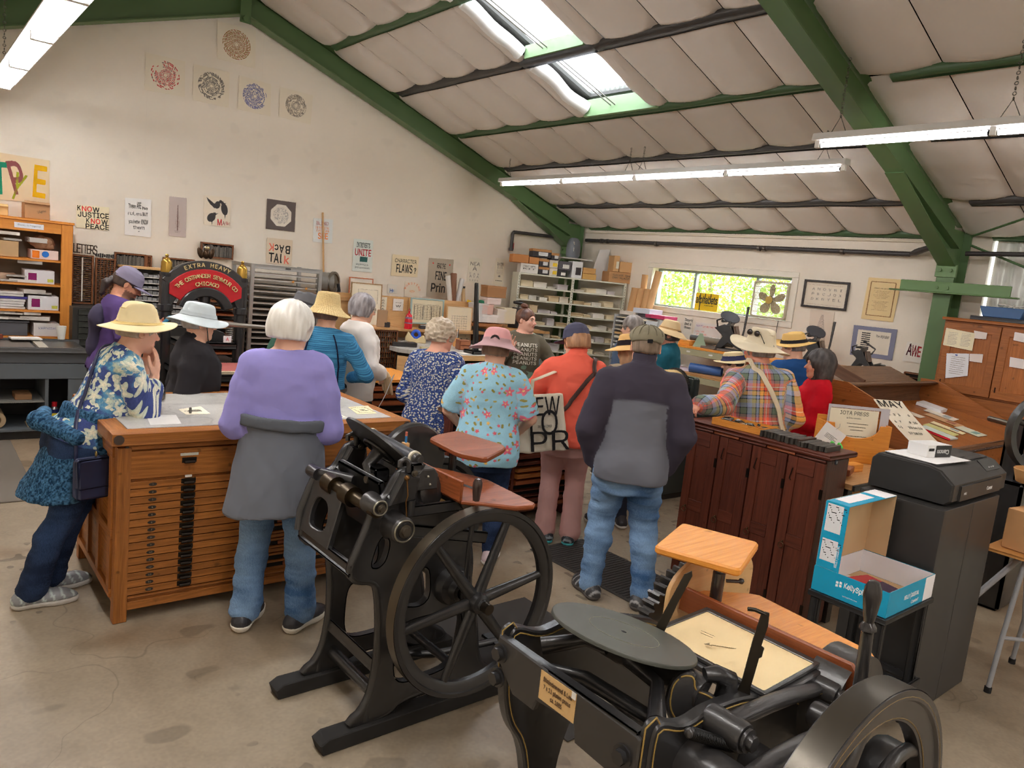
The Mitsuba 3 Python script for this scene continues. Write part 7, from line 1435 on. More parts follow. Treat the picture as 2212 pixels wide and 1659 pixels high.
for i,(px,py,s,c,lab) in enumerate(((870,757,(.3,.16,.05),S(36,34,34),'black tray with small tools on the left of the stone desk'),(1000,745,(.15,.14,.12),S(128,76,50),'small brown wooden drawers on the stone desk'),(985,735,(.08,.08,.16),S(206,150,90),'tan pot with red and white pencils on the stone desk'),(925,766,(.2,.1,.03),S(190,176,140),'cream tool box with keys on the stone desk'),(824,706,(.12,.03,.2),S(150,120,90),'stack of thin wooden sticks beside the tall cream frame'),(918,713,(.16,.1,.04),S(50,50,54),'dark telephone like tool on the desk shelf'),(834,714,(.07,.07,.06),S(40,38,38),'small black clamp on the type cabinet'))):
 p=aty(px,py,(7.6,7.4,7.7,7.3,7.7,8.3,7.7)[i]);z=(.966,.966,.966,.966,1.173,1.116,1.173)[i];kk=thing('box' if i in(0,1,3) else 'pot' if i==2 else 'tool',lab,'box' if i in(0,1,3) else 'pot' if i==2 else 'tool')
 if i==2:
  put(kk+'__pot',B(c).lathe([(0,0),(.035,0),(.045,.11),(.04,.11),(.03,.005),(0,.005)],(p[0],p[1],z),Z_,18),'matte')
  for j in range(6):part(kk,'pencil',B((S(190,40,44),S(226,222,216),S(40,40,44))[j%3]).cyl((p[0]+.01*(j-3),p[1],z+.02),(p[0]+.016*(j-3),p[1]+.01*(j%2),z+.18+.02*(j%3)),.005,n=6),'satin')
 else:
  put(kk+'__body',B(c).box((p[0],p[1],z+s[2]/2),s,R=rotz(-.3),bev=.004),'satin')
  if i in(0,3,5):part(kk,'contents',B(S(206,200,190)).box((p[0]+.02,p[1],z+s[2]+.008),(.08,.02,.014),R=rotz(.4)).box((p[0]-.04,p[1],z+s[2]+.006),(.06,.012,.012),R=rotz(-.6)),'satin')
  if i==1:[part(kk,'drawer_front',B(S(146,90,60)).box((p[0]-.02,p[1]-.075,z+.03+.055*j),(.12,.006,.045),R=rotz(-.3)),'satin') for j in(0,1)]
for i in range(4):one('paper_sheet',('white sheet on the stone desk nearest the black lever','white sheet at the front of the stone desk','cream slip on the stone desk','white slip at the middle of the stone desk')[i],'paper',B(S(226,222,212)).box((5.2+.13*i,7.05+.07*(i%2),.9665+.0015*i),(.22,.16,.001),R=rotz(.3*i),bev=.0003),'matte')
k=thing('paper_cutter','tall tapering black lever of a paper cutter rising behind the speaker','paper cutter');b=B(S(26,26,26));a,e=aty(1027,757,7.0),aty(1030,611,7.0);b.rings([np.array([(p[0]+sx*w,7.0+sy*.02,p[2]) for sx,sy in((-1,-1),(1,-1),(1,1),(-1,1))]) for p,w in((a,.03),(a*.5+e*.5,.023),(e-(0,0,.02),.015),(e,.01))]);part(k,'lever',b,'iron');part(k,'base',B(S(28,28,28)).box((a[0],7.05,.985),(.14,.2,.05),bev=.01),'iron')
for i,(px,w,h,c,lab,lean) in enumerate(((970,.045,.36,S(216,212,204),'white rolled paper leaning beside the fine print poster',-.05),(976,.055,.40,S(122,86,66),'brown cardboard roll leaning beside the fine print poster',0),(985,.045,.33,S(214,212,208),'white rolled paper right of the brown roll',.08),(999,.035,.2,S(196,166,124),'tan tube with a black cap on the plywood board',0))):
 p=aty(px,648,8.75);kk=thing('paper_roll',lab,'paper roll');z=1.48;put(kk+'__tube',B(c).cyl((p[0],8.72,z),(p[0]+lean,8.76,z+h),w*.8,n=18),'matte')
 if i==3:part(kk,'cap',B(S(30,30,30)).cyl((p[0],8.76,z+h),(p[0],8.76,z+h+.03),w*.84,n=18),'satin')
part(thing('roll_ledge','ledge behind the plywood board carrying paper rolls','shelf'),'board',B(tone=8).bx(5.9,6.6,8.64,8.98,1.455,1.478),'wood')
k=thing('drawer_bench','grey metal drawer unit with red handles under a wooden bench in the far corner','cabinet');part(k,'top',B(tone=8).bx(6.42,7.35,8.0,8.97,1.15,1.18),'wood');part(k,'body',B(S(104,116,122)).bx(6.45,7.3,8.08,8.95,0,1.149,bev=.004),'satin')
for i in range(3):
 for j in range(9):
  kd=part(k,'drawer',B(S(112,124,130)).bx(6.47+.28*i,6.73+.28*i,8.07,8.08,1.03-.12*j,1.14-.12*j,bev=.003),'satin');part(kd,'handle',B(S(166,36,48)).bx(6.54+.28*i,6.66+.28*i,8.052,8.069,1.075-.12*j,1.09-.12*j),'satin')
r=np.random.default_rng(15)
for px,w,h,d,z,c,lab in((1053,.28,.11,.2,0,S(222,218,214),'white carton on the corner bench'),(1046,.2,.14,.22,.115,S(222,180,166),'pale pink box on the white carton'),(1077,.16,.2,.16,.0,S(214,206,196),'white plastic tub on the corner bench'),(1058,.24,.09,.16,.26,S(226,206,200),'pinkish paper ream at the top of the corner bench pile'),(1034,.2,.26,.2,0,S(204,202,200),'tall white box at the left of the corner bench'),(1095,.22,.22,.2,.0,S(216,206,180),'cream bucket like box under the black stapler'),(1050,.5,.045,.2,-.06,S(140,92,56),'wooden tray under the white carton'),(1062,.34,.16,.16,.36,S(150,108,72),'brown open box at the back of the corner bench')):
 p=aty(px,700,8.35);z0=1.182+z+.06;z0=max(z0,1.182);kk=thing('box',lab,'box');put(kk+'__body',B(c).bx(p[0]-w/2,p[0]+w/2,8.3,8.3+d,z0,z0+h,bev=.004),'matte');part(kk,'lid',B(tuple(min(1,q*1.06) for q in c)).bx(p[0]-w/2-.003,p[0]+w/2+.003,8.297,8.303+d,z0+h-.03,z0+h+.002,bev=.003),'matte')
k=thing('binder','black angled binders leaning at the right end of the corner bench','binder');p=aty(1113,690,8.4);[part(k,'folder',B(S(40,38,40)).box((p[0]+.03*i,8.4,1.33),(.02,.24,.3),R=roty(.2+.08*i),bev=.004),'satin') for i in range(4)]
k=thing('stapler','black stapler shaped tool on the boxes of the corner bench','stapler');p=aty(1124,654,8.3);put(k+'__body',B(S(26,26,27)).tube([p+(-.12,0,.0),p,p+(.12,0,-.04)],[.02,.03,.02],8),'gloss')
one('green_tool','green hand tool on top of the brown box in the corner','tool',B(S(20,100,70)).tube([aty(1036,652,8.4),aty(1050,655,8.4)],.03,8),'satin');one('yellow_tool','small yellow tool on the plywood board end','tool',B(S(226,190,40)).tube([aty(1010,650,8.55),aty(1016,652,8.55)],.018,8),'satin')
th=math.radians(28);sd,sn=np.array((math.cos(th),-math.sin(th),0)),np.array((-math.sin(th),-math.cos(th),0));so=np.array((7.10,8.53,0));Wd,Dp=1.66,.42;PV=S(206,206,190)
Rs=np.stack([sd,-sn,Z_],1)
def sx(s,d,z):return so+sd*s-sn*d+Z_*z
k=thing('metal_shelving','pale grey metal shelving full of paper stacks standing across the far corner','shelving')
for s_ in(0,Wd/2,Wd):
 for d in(0,Dp):
  part(k,'upright',B(PV).box(sx(s_,d,1.0),(.035,.035,2.0),R=Rs,bev=.002),'satin')
 hb=B(S(70,70,66));[hb.box(sx(s_,-.0185,.9+.04*i),(.009,.002,.018),R=Rs,bev=.0003) for i in range(27)];kk=part(k,'slot_holes',hb,'matte');labels[kk]={'kind':'stuff'}
part(k,'side_panel',B(PV).box(sx(-.012,Dp/2,1.0),(.006,Dp,2.0),R=Rs),'satin');hb=B(S(70,70,66));[hb.box(sx(-.016,d,.9+.04*i),(.002,.009,.018),R=Rs,bev=.0003) for i in range(27) for d in(.01,Dp-.01)];kk=part(k,'slot_holes',hb,'matte');labels[kk]={'kind':'stuff'};part(k,'side_panel',B(PV).box(sx(Wd+.012,Dp/2,1.0),(.006,Dp,2.0),R=Rs),'satin');part(k,'brace',B(PV).tube([sx(.9,Dp,1.5),sx(1.6,Dp,.5)],.008,6),'satin')
LZ=[1.985,1.79,1.6,1.415,1.235,1.05,.86,.66,.45,.2]
r=np.random.default_rng(31)
for bay in(0,1):
 for j,z in enumerate(LZ):
  zz=z-(.02 if bay else 0)*0;part(k,'shelf',B(PV).box(sx(Wd*(.25+.5*bay),Dp/2,zz),(Wd/2-.02,Dp,.022),R=Rs,bev=.002),'satin')
  if 0<j<7:
   s_=.05
   while s_<Wd/2-.16:
    w=r.uniform(.09,.2);n=r.integers(1,4);h0=zz+.0115;tot=r.uniform(.02,.11)*(1 if bay==0 else .7)
    g=r.uniform(.86,1.0);c=(S(226,212,180),S(222,218,208),S(206,186,150),S(214,204,186),S(196,190,190))[r.integers(5)]
    one('paper_stack','stack of cream paper on metal shelf %d, %s bay'%(j+1,('left','right')[bay]),'paper stack',B(tuple(q*g for q in c)).box(sx(Wd/2*bay+s_+w/2,.13+r.uniform(0,.05),h0+tot/2),(w,.24,tot),R=Rs@rotz(r.uniform(-.12,.12)),bev=.002).box(sx(Wd/2*bay+s_+w/2,.12,h0+tot+.004),(w*.9,.22,.007),R=Rs@rotz(r.uniform(-.3,.3)),bev=.001),'matte','paper stacks on metal shelf %d, %s bay'%(j+1,('left','right')[bay]))
    s_+=w+r.uniform(.005,.04)
def topbox(lab,p0,p1,base,h,d=.26,c=S(190,150,108),off=.02,lidc=None,labc=None,txt=None,name='carton'):
 s0,s1=(p0-1130.8)/219.2*Wd,(p1-1130.8)/219.2*Wd;z0=1.997+base;kk=thing(name,lab,'box');put(kk+'__body',B(c).box(sx((s0+s1)/2,off+d/2,z0+h/2),(s1-s0-.004,d,h-.001),R=Rs,bev=.003),'matte')
 if lidc is not None:part(kk,'lid',B(lidc).box(sx((s0+s1)/2,off+d/2,z0+h-.018),(s1-s0+.004,d+.006,.038),R=Rs,bev=.002),'matte')
 if labc is not None:part(kk,'label_card',B(labc).box(sx((s0+s1)/2+.02,off-.002,z0+h*.42),((s1-s0)*.5,.003,h*.45),R=Rs,bev=.0004),'matte')
 if txt:
  m=B(S(70,66,64))
  for i,t in enumerate(txt.split('/')):m.text(t,sx((s0+s1)/2,off-.0032,z0+h*(.62-.26*i)),sd,Z_,h*.17,width=(s1-s0)*.7,align='c',th=.0005)
  part(kk,'lettering',m,'matte')
WHI=S(222,220,214);BKK=S(44,42,44);KR=S(170,124,80)
topbox('large white box lettered PRINT PRESS KIT on the left of the shelving',1132,1168,0,.14,c=WHI,txt='PRINT PRESS/KIT');topbox('brown carton on top of the white lettered box',1114,1147,.142,.12,c=S(176,118,70));topbox('second brown carton beside the first on the white box',1148,1168,.142,.1,c=S(182,124,76))
topbox('black archive box with a kraft lid, highest of the dark boxes',1153,1191,.25,.12,c=BKK,lidc=KR,labc=S(204,206,208));topbox('small black box with kraft lid right of the highest one',1191.5,1207,.235,.1,c=BKK,lidc=KR,labc=S(204,206,208));topbox('black box with kraft lid and white label, middle of the dark stack',1168.5,1188,.115,.115,c=BKK,lidc=KR,labc=S(204,206,208));topbox('black box with kraft lid and white label at the bottom of the dark stack',1169,1190,0,.113,c=BKK,lidc=KR,labc=S(204,206,208))
topbox('white box with a yellow label at the bottom of the boxes',1190.5,1207,0,.113,c=S(206,200,186),labc=S(226,196,60));topbox('white box with a yellow label on another like it',1189,1207,.115,.115,c=S(206,200,186),labc=S(226,196,60));topbox('dark grey box with a white label above the small black box',1207.5,1234,.1,.13,c=S(74,72,76),labc=S(214,214,210));topbox('small black box with a handwritten label on the shelf top',1207.5,1226,0,.098,c=BKK,labc=S(224,222,216));topbox('tall white box with a dark picture among the boxes',1236,1258,0,.25,c=S(214,216,218),labc=S(50,46,48));topbox('low tan carton on the shelf top, lower of two',1259,1288,0,.085,c=S(192,152,90));topbox('low tan carton on the shelf top, upper of two',1259,1286,.087,.085,c=S(186,142,88))
topbox('brown carton lettered SAVE IN DRY PLACE on the right end of the shelving',1314,1366,0,.16,d=.34,c=S(168,126,86),txt='SAVE IN/DRY PLACE');topbox('taller tan carton on the lettered carton',1334,1366,.162,.16,c=S(194,152,106));topbox('tan carton with a white label beside the tall tan carton',1321,1333,.162,.24,c=S(190,150,104),labc=S(226,220,200));topbox('small bright blue box at the right end of the shelf top',1367,1379,.1,.1,d=.1,c=S(30,120,184),txt='DUST')
for i,(a,e,h,l) in enumerate(((1288,1316,.5,'tall white foam board leaning behind the cartons'),(1304,1322,.4,'white slanted panel leaning behind the brown cartons'))):s0=(a-1130.8)/219.2*Wd;s1=(e-1130.8)/219.2*Wd;one('board',l,'board',B(S(206,206,204)).prism([(s0,0),(s1-.02,0),(s1+.08,h),(s0+.12,h*.96)],sx(0,.36+.02*i,1.998),sd,unit(Z_-sn*.05),.01),'matte')
k=thing('gas_pipe','black gas pipe with brass fittings running along both walls to the second column','pipe');yp_,xp_=YG-.07,XR-.08;PK=S(44,42,42)
A=[aty(1104,536,yp_),aty(1108,501,yp_),aty(1200,512,yp_)];e1=aty(1236,515,yp_);part(k,'pipe',B(PK).tube([A[0],A[1]-(0,0,.02),A[1]+(.02,0,0),A[2]],.026,10),'satin');part(k,'yellow_length',B(S(190,150,80)).cyl(A[2],e1,.02,n=10),'satin');part(k,'red_valve',B(S(150,40,44)).cyl(A[0]-(-.04,0,.02),A[0]-(-.04,0,-.08),.01,n=8),'satin');part(k,'end_cap',B(PK).cyl(A[0]-(0,0,.04),A[0],.036,n=12),'satin')
Q_=[atx(1266,519,xp_),atx(1966,549,xp_)];e=(Q_[1]+np.array((0,0,0)));part(k,'pipe',B(PK).cyl(Q_[0],e,.027,n=12),'satin')
for px,py in((1300,520.6),(1312,521.2),(1418,527),(1640,536.5),(1652,537),(1820,543.6)):c=atx(px,py,xp_);part(k,'fitting',B(S(96,92,88)).cyl(c-(0,.02,0),c+(0,.02,0),.036,n=10),'metal')
c2=np.array((8.36,3.3,atx(2000,527,8.36)[2]));part(k,'turnbuckle',B(PK).tube([e,e+(c2-e)*.2,e+(c2-e)*.65,c2],[.02,.035,.03,.016],10),'satin');part(k,'pipe',B(PK).cyl((8.33,3.02,2.62),(8.4,-1.0,2.72),.024,n=10),'satin')
mc=np.array((8.22,8.62,2.46));k=thing('gas_meter','grey gas meter with white labels on a small white shelf in the corner','gas meter');put(k+'__body',B(S(96,102,108)).lathe([(0,-.15),(.1,-.15),(.125,-.1),(.12,.05),(.1,.12),(.06,.16),(0,.165)],mc,Z_,24,sx=1.0,sy=.8),'satin');part(k,'dial_label',B(S(214,214,210)).box(mc+(-.06,-.075,.075),(.09,.004,.05),R=rotz(.55)@rotx(-.25)),'matte');part(k,'label_card',B(S(214,214,210)).box(mc+(-.062,-.082,-.02),(.07,.004,.06),R=rotz(.55)),'matte')
k=thing('wall_shelf','small white bracket shelf carrying the gas meter','shelf');put(k+'__board',B(S(214,212,206)).box((8.24,8.6,2.297),(.5,.36,.02),R=rotz(-.4),bev=.003),'satin');part(k,'bracket',B(S(206,204,198)).tube([(8.3,8.5,2.285),(8.42,8.62,2.12)],.008,6),'satin')
k=thing('sign','yellow sign reading alphabets in black standing on the window sill','sign');a,b_,c,d=[atx(*p,XR+.03) for p in((1506,632),(1555,637),(1548,674),(1499,668))];o=(a+b_+c+d)/4;w,h=np.linalg.norm(b_-a),np.linalg.norm(a-d);put(k+'__panel',B(S(226,190,30)).box(o,(.012,w,h),bev=.001),'satin');m=B(S(30,28,28));m.text('alphabets',o-X_*.0075-Z_*h*.08,-Y_,Z_,h*.42,width=w*.94,align='c',th=.001,bold=True)
for t in(.2,.42,.66):m.box(o-X_*.0078+Y_*(w*(.5-t))+Z_*h*.3,(.001,.012,h*.38),bev=.0002)
m.box(o-X_*.0078+Y_*(w*.28)-Z_*h*.28,(.001,.014,h*.42),bev=.0002);m.box(o-X_*.0078-Y_*w*.12-Z_*h*.2,(.001,w*.4,.006),bev=.0002);part(k,'lettering',m,'satin')
k=thing('box_fan','dirty white box fan with a wire grille standing in the right end of the window','fan');fc_=np.array((XR+.0,5.3,1.965));fw,fh=.5,.47;IV=S(190,182,160)
part(k,'housing',B(IV).prism(rrect(-fw/2,fw/2,-fh/2,fh/2,.04).difference(rrect(-fw/2+.025,fw/2-.025,-fh/2+.025,fh/2-.025,.03)),fc_,Y_,Z_,.11,bev=.004),'satin')
for i in range(40):part(k,'grille_wire',B(S(170,162,140)).cyl(fc_+(-.056,-fw/2+.03+i*(fw-.06)/39,-fh/2+.02),fc_+(-.056,-fw/2+.03+i*(fw-.06)/39,fh/2-.02),.0022,n=5),'satin')
for i in range(5):part(k,'grille_bar',B(S(170,162,140)).cyl(fc_+(-.054,-fw/2+.02,-.16+.08*i),fc_+(-.054,fw/2-.02,-.16+.08*i),.003,n=6),'satin')
for i in range(5):
 a=i*2*math.pi/5+.3;u_=np.array((0,math.cos(a),math.sin(a)));v_=unit(np.cross(u_,X_)+X_*.45);t=np.linspace(0,2*np.pi,22)[:-1];part(k,'blade',B(S(150,132,100)).prism(np.c_[.115+.085*np.cos(t),.055*np.sin(t)*(1+.25*np.cos(t))],fc_,u_,v_,.005),'satin')
part(k,'motor',B(S(120,104,80)).cyl(fc_-(.04,0,0),fc_+(.04,0,0),.055,n=20),'satin');part(k,'badge',B(S(190,160,80)).cyl(fc_-(.058,0,0),fc_-(.06,0,0),.05,n=24),'satin');one('fan_cord','thin cord hanging below the box fan','cord',B(S(70,68,66)).tube([(XR-.03,5.14,1.72),(XR-.03,5.15,1.45),(XR-.03,5.13,1.25)],.004,5),'satin')
for i,(px,h,lean,w) in enumerate(((1366,.36,0,.07),(1379,.36,.0,.062),(1394,.36,.0,.07),(1401,.62,.12,.05),(1376,.56,.0,.045))):
 p=atx(px,655,8.3);lab=('leftmost of the three short tan cardboard tubes beside the window','middle of the three short tan cardboard tubes','right of the three short tan cardboard tubes','long tan cardboard tube leaning against the window frame','tall tan tube standing behind the three short ones')[i]
 one('cardboard_tube',lab,'cardboard tube',B(S(186,144,100)).tube([(8.3+(.1 if i==4 else 0),p[1],1.56),(8.3+(.1 if i==4 else .05),p[1]-lean*.6,1.56+h*1.05)],w,18),'matte')
k=thing('pigeonhole_sorter','grey metal pigeonhole sorter with papers below the cardboard tubes','sorter');yA,yB=7.30,6.50;put(k+'__back',B(S(150,152,152)).bx(8.28,8.3,yB,yA,.9,1.55),'satin')
for y in(yA,(yA+yB)/2+.1,(yA+yB)/2-.12,yB):part(k,'upright',B(S(176,178,178)).bx(7.92,8.28,y-.008,y+.008,.9,1.55),'satin')
r=np.random.default_rng(17)
for i in range(11):
 z=.92+i*.058;part(k,'shelf',B(S(184,184,182)).bx(7.93,8.28,yB+.01,yA-.01,z-.004,z+.004),'satin')
 for q in range(2):
  h=r.uniform(.008,.032);one('paper_stack','papers in pigeonhole row %d of the grey sorter'%(i+1),'paper stack',B((S(222,212,190),S(190,150,100),S(216,216,214),S(60,66,110))[r.integers(4) if r.random()<.5 else 0]).bx(7.915,8.2,(yA-.28-.34*q),(yA-.04-.34*q),z+.005,z+.005+h),'matte','papers in pigeonhole row %d'%(i+1))
part(k,'side_cover',B(S(178,180,180)).bx(7.92,8.28,yB-.03,yB-.012,.9,1.55),'satin');part(k,'notice',B(S(206,212,216)).bx(7.915,7.918,yB-.0,yB+.2,1.3,1.52),'matte');part(k,'stand',B(S(120,120,118)).bx(7.92,8.28,yB,yA,0,.9),'satin')
for i,(y,w,h,c,lab) in enumerate(((7.1,.3,.05,S(214,206,196),'stack of folded papers on top of the grey sorter'),(6.85,.3,.07,S(206,212,224),'blue white box of paper on top of the grey sorter'),(6.6,.34,.05,S(180,50,90),'magenta box on top of the grey sorter'),(6.78,.24,.04,S(50,48,52),'dark box under the blue white box on the sorter'))):one('paper_box',lab,'box',B(c).bx(7.96,8.24,y-w/2,y+w/2,1.556+(.045 if i==1 else 0),1.556+(.045 if i==1 else 0)+h,bev=.003),'satin')
poster('framed_print','black framed calligraphy alphabet print right of the window','r',[(1743,607),(1834,614),(1825,668),(1735,659)],S(222,212,194),[(c,.2+.13*(i%6),.34+.2*(i//6),.1,.06,S(110,104,96)) for i,c in enumerate('AHOVBIPWCJQXDKRYEL')]+[(None,.5,.13,.008,.84,S(150,110,90)),(None,.5,.92,.008,.84,S(150,110,90))],frame=(S(32,28,28),.02),cat='framed print')
poster('print','pale poster with a tower shape built of lines of text','r',[(1751,668),(1803,674),(1791,750),(1745,744)],S(216,202,186),[(None,.5,.14+.035*i,.012,.1+.022*i,S(120,110,104)) for i in range(22)],cat='print')
poster('print','tan broadside with an ornamental border on the right wall','r',[(1877,599),(1948,604),(1929,696),(1860,688)],S(226,202,152),[('PRINTING OFFICE',.5,.26,.03,.5,S(130,96,60))]+[(None,.5,.31+.034*i+.04*(i>5),.006,.5-.1*(i%3),S(150,116,76)) for i in range(13)]+[(None,.5,.1,.016,.74,S(140,104,66)),(None,.5,.9,.016,.74,S(140,104,66)),(None,.13,.9,.8,.03,S(140,104,66)),(None,.87,.9,.8,.03,S(140,104,66))],cat='print')
poster('print','print headed The Alphabet in a blue grey mat on the right wall','r',[(1845,702),(1939,712),(1927,779),(1836,766)],S(118,120,140),cat='print',extra=lambda k,o,ex,ey,n,w,h:(part(k,'white_sheet',B(S(224,216,200)).prism(sbox(-.38*w,-.36*h,.38*w,.37*h),o,ex,ey,.001),'matte'),part(k,'lettering',[b for b in[B(S(54,52,56)).text('The Alphabet',o+n*.001+ex*.2*w+ey*.17*h,ex,ey,.1*h,width=.3*w,align='c',th=.0006)]for i in range(9) if b.prism(sbox(-.1*w,0,.1*w,.035*h),o+n*.001-ex*.18*w+ey*(.26-.065*i)*h,ex,ey,.0006) is not None][-1],'matte')))
poster('print','white print with the dark red letters AWE beside the green column','r',[(1960,737),(2002,744),(1993,786),(1949,779)],S(226,220,210),[('A',.24,.66,.56,.26,S(60,22,34),True),('W',.5,.68,.52,.3,S(110,30,40),True),('E',.72,.68,.5,.16,S(150,44,50),True)],cat='print')
poster('notice','small white notice reading Don\'t put it down below the window','r',[(1478,684),(1497,688),(1494,724),(1475,719)],S(226,222,210),[("Don't",.5,.24,.16,.7,INK,True),('put it',.5,.46,.16,.6,INK,True),('down',.5,.68,.15,.6,INK,True)],cat='notice')
poster('print','white print with red and purple lines of type below the window','r',[(1504,696),(1564,703),(1556,733),(1495,729)],S(224,220,216),[('WHAT ART',.22,.25,.1,.22,S(120,80,150)),('LETTERS THAT MAKE US',.62,.3,.1,.6,S(200,70,80)),('A REST HERE',.25,.62,.1,.3,S(214,120,90)),('SPELT WORDS',.3,.8,.1,.34,S(214,110,90))],cat='print')
k=case('type_case','small dark empty type case hanging low on the wall beside the green column',0,.25,0,.19,0,1,4,6,'grid',41);a=atx(1955,802,XR-.02)
for kk in[q for q in scene if q.startswith(k+'__')]:scene[kk]={**scene[kk],'to_world':T().translate([XR-.045,a[1],a[2]-.19]).rotate([0,0,1],-90)}
k=thing('wall_bench','long wooden wall bench on green grey steel with two levels under the window','bench');OG=S(158,152,122)
part(k,'upper_top',B(tone=2).bx(7.95,8.5,4.3,6.2,1.235,1.26),'wood');part(k,'upper_rail',B(OG).bx(7.94,7.96,4.3,6.2,1.15,1.234),'satin');part(k,'lower_top',B(tone=8).bx(7.85,8.55,3.5,6.3,.90,.93),'wood');part(k,'lower_rail',B(OG).bx(7.84,7.86,3.5,6.3,.82,.899),'satin')
for i,y in enumerate((5.95,5.6,5.3,5.0,4.6)):part(k,'rail_label',B(S(222,222,216)).bx(7.936,7.939,y-.03,y+.03,1.185,1.205),'matte')
for y in(6.25,4.95,3.55):part(k,'post',B(OG).bx(7.9,7.94,y-.02,y+.02,0,1.23 if y>4 else .9),'satin');part(k,'post',B(OG).bx(8.5,8.54,y-.02,y+.02,0,.9),'satin')
one('bench_block','orange wooden block at the left end of the upper bench','block',B(tone=2).bx(8.0,8.2,6.0,6.18,1.261,1.33),'wood')
def table_press(lab,c,s,R,disk=True):
 k=thing('table_press',lab,'printing press');f=lambda q:c+R@(np.array(q,float)*s)
 P=lambda pts:[f(q) for q in pts]
 part(k,'base',B(BLK).prism(np.array([(-.2,0),(.2,0),(.17,.04),(-.17,.04)])*s,f((0,0,0)),R@X_,Z_,.22*s,bev=.006),'iron')
 for sy in(-.1,.1):part(k,'side_frame',B(BLK).prism(np.array([(-.18,.04),(-.1,.04),(-.02,.12),(.1,.06),(.16,.04),(.16,.08),(.06,.22),(-.02,.34),(-.1,.36),(-.22,.3),(-.1,.2)])*s,f((0,sy,0)),R@X_,Z_,.03*s,bev=.004),'iron')
 part(k,'bed',B(IRON).box(f((-.06,0,.3)),np.array((.04,.22,.22))*s,R=R@roty(.35)),'iron');part(k,'platen',B(S(86,66,52)).box(f((.06,0,.25)),np.array((.03,.2,.2))*s,R=R@roty(-.3)),'iron')
 if disk:part(k,'ink_disk',B(S(52,54,62)).lathe([(0,.006),(.13*s,.006),(.132*s,-.004),(0,-.01)],f((-.06,0,.46)),R@unit((.35,-.45,.85)),36),'satin')
 part(k,'lever',B(BLK).tube(P([(.1,.1,.1),(.12,.12,.3),(.13,.14,.62)]if disk else[(.1,.0,.3),(.16,.0,.4),(-.06,.0,.52)]),[.016*s,.013*s,.018*s],10),'iron');part(k,'roller_arm',B(BLK).tube(P([(-.18,-.1,.3),(-.2,-.12,.4),(-.12,-.12,.44)]),.012*s,8),'iron');part(k,'roller',B(S(40,42,44)).cyl(f((-.13,-.1,.4)),f((-.13,.1,.4)),.02*s,n=14),'satin');return k
p=atx(1577,757,8.2);table_press('black table top press with a round ink disk and long lever under the window',np.array((8.2,p[1],1.261)),.95,rotz(-1.2));p=atx(1775,790,8.2);table_press('black table top press behind the red jacket',np.array((8.22,4.35,1.261)),.85,rotz(-1.3));p=atx(1590,820,8.1);table_press('small black table press on the lower bench behind the plaid shirt',np.array((8.1,5.35,.931)),.5,rotz(-1.0),False)
k=thing('brayer_stand','sage green metal stand with a long roller on the upper bench','roller stand');p=atx(1530,748,8.15);y0=p[1];part(k,'stand',B(S(140,160,136)).prism([(-.09,0),(.09,0),(.02,.18),(-.02,.18)],(8.1,y0+.1,1.262),unit((.5,-.86,0)),Z_,.02),'satin');part(k,'roller',B(S(110,100,84)).cyl((8.15,y0+.12,1.36),(8.22,y0-.32,1.36),.045,n=20),'satin');part(k,'tray',B(S(90,84,80)).bx(8.05,8.3,y0-.5,y0+.05,1.262,1.29),'satin')
k=thing('cylinder_tin','white cylindrical tin on the upper bench beside the teal jacket','tin');put(k+'__body',B(S(206,198,192)).cyl((8.32,5.9,1.262),(8.32,5.9,1.4),.07,n=20),'satin')
k=thing('grey_box','small grey tin box with a red label on the upper bench','box');put(k+'__body',B(S(150,152,146)).bx(8.0,8.2,4.95,5.2,1.262,1.33,bev=.004),'satin');part(k,'red_label',B(S(176,40,48)).bx(7.997,7.999,5.02,5.16,1.275,1.315),'satin')
one('tool_roll','dark round roller lying left on the upper bench','roller',B(S(60,64,66)).cyl((8.15,6.1,1.37),(8.2,5.85,1.37),.035,n=16),'satin')
p=atx(1530,800,8.05);one('blue_tube','blue cardboard tube lying on the lower bench','cardboard tube',B(S(48,84,140)).lathe([(.045,0),(.06,0),(.06,.42),(.045,.42),(.045,0)],(7.98,5.92,.992),unit((.35,-.93,0)),24),'satin');one('paper_stack','pale lilac papers on the lower bench left of the blue tube','paper stack',B(S(204,198,214)).box((8.1,6.08,.945),(.3,.34,.028),R=rotz(.2)),'matte');one('cable','loose white cable on the lower bench papers','cable',B(S(214,210,204)).tube([(7.95,6.2,.965),(8.1,6.05,1.0),(8.0,5.95,.965)],.006,6),'satin')
k=thing('steel_stand','khaki slotted steel stand with a wooden top at the right end of the bench','stand');part(k,'top',B(tone=8).bx(7.8,8.35,3.35,4.1,1.285,1.31),'wood')
for y in(3.45,4.0):
 for x in(7.86,8.3):part(k,'post',B(S(176,164,110)).bx(x-.02,x+.02,y-.02,y+.02,0,1.284),'satin')
for z in(.35,.8,1.1):part(k,'rail',B(S(176,164,110)).bx(7.85,7.88,3.45,4.0,z,z+.05),'satin')
part(k,'round_gauge',B(S(190,180,110)).box((7.83,3.75,1.02),(.02,.09,.1),bev=.006).cyl((7.82,3.75,1.02),(7.815,3.75,1.02),.02,n=14,col=S(40,38,36)),'satin');table_press('small black lever cutter on the steel stand behind the red jacket',np.array((8.05,3.72,1.311)),.6,rotz(-1.5),False)
k=thing('workbench','small grey worktable with a wooden top below the desk lamp','table');part(k,'top',B(tone=9).bx(7.3,8.2,2.95,3.5,.86,.9),'wood');part(k,'apron',B(S(100,106,110)).bx(7.32,8.18,2.97,3.0,.78,.859),'satin')
for x in(7.36,8.14):
 for y in(3.0,3.45):part(k,'leg',B(S(120,124,126)).bx(x-.025,x+.025,y-.025,y+.025,0,.859),'satin')
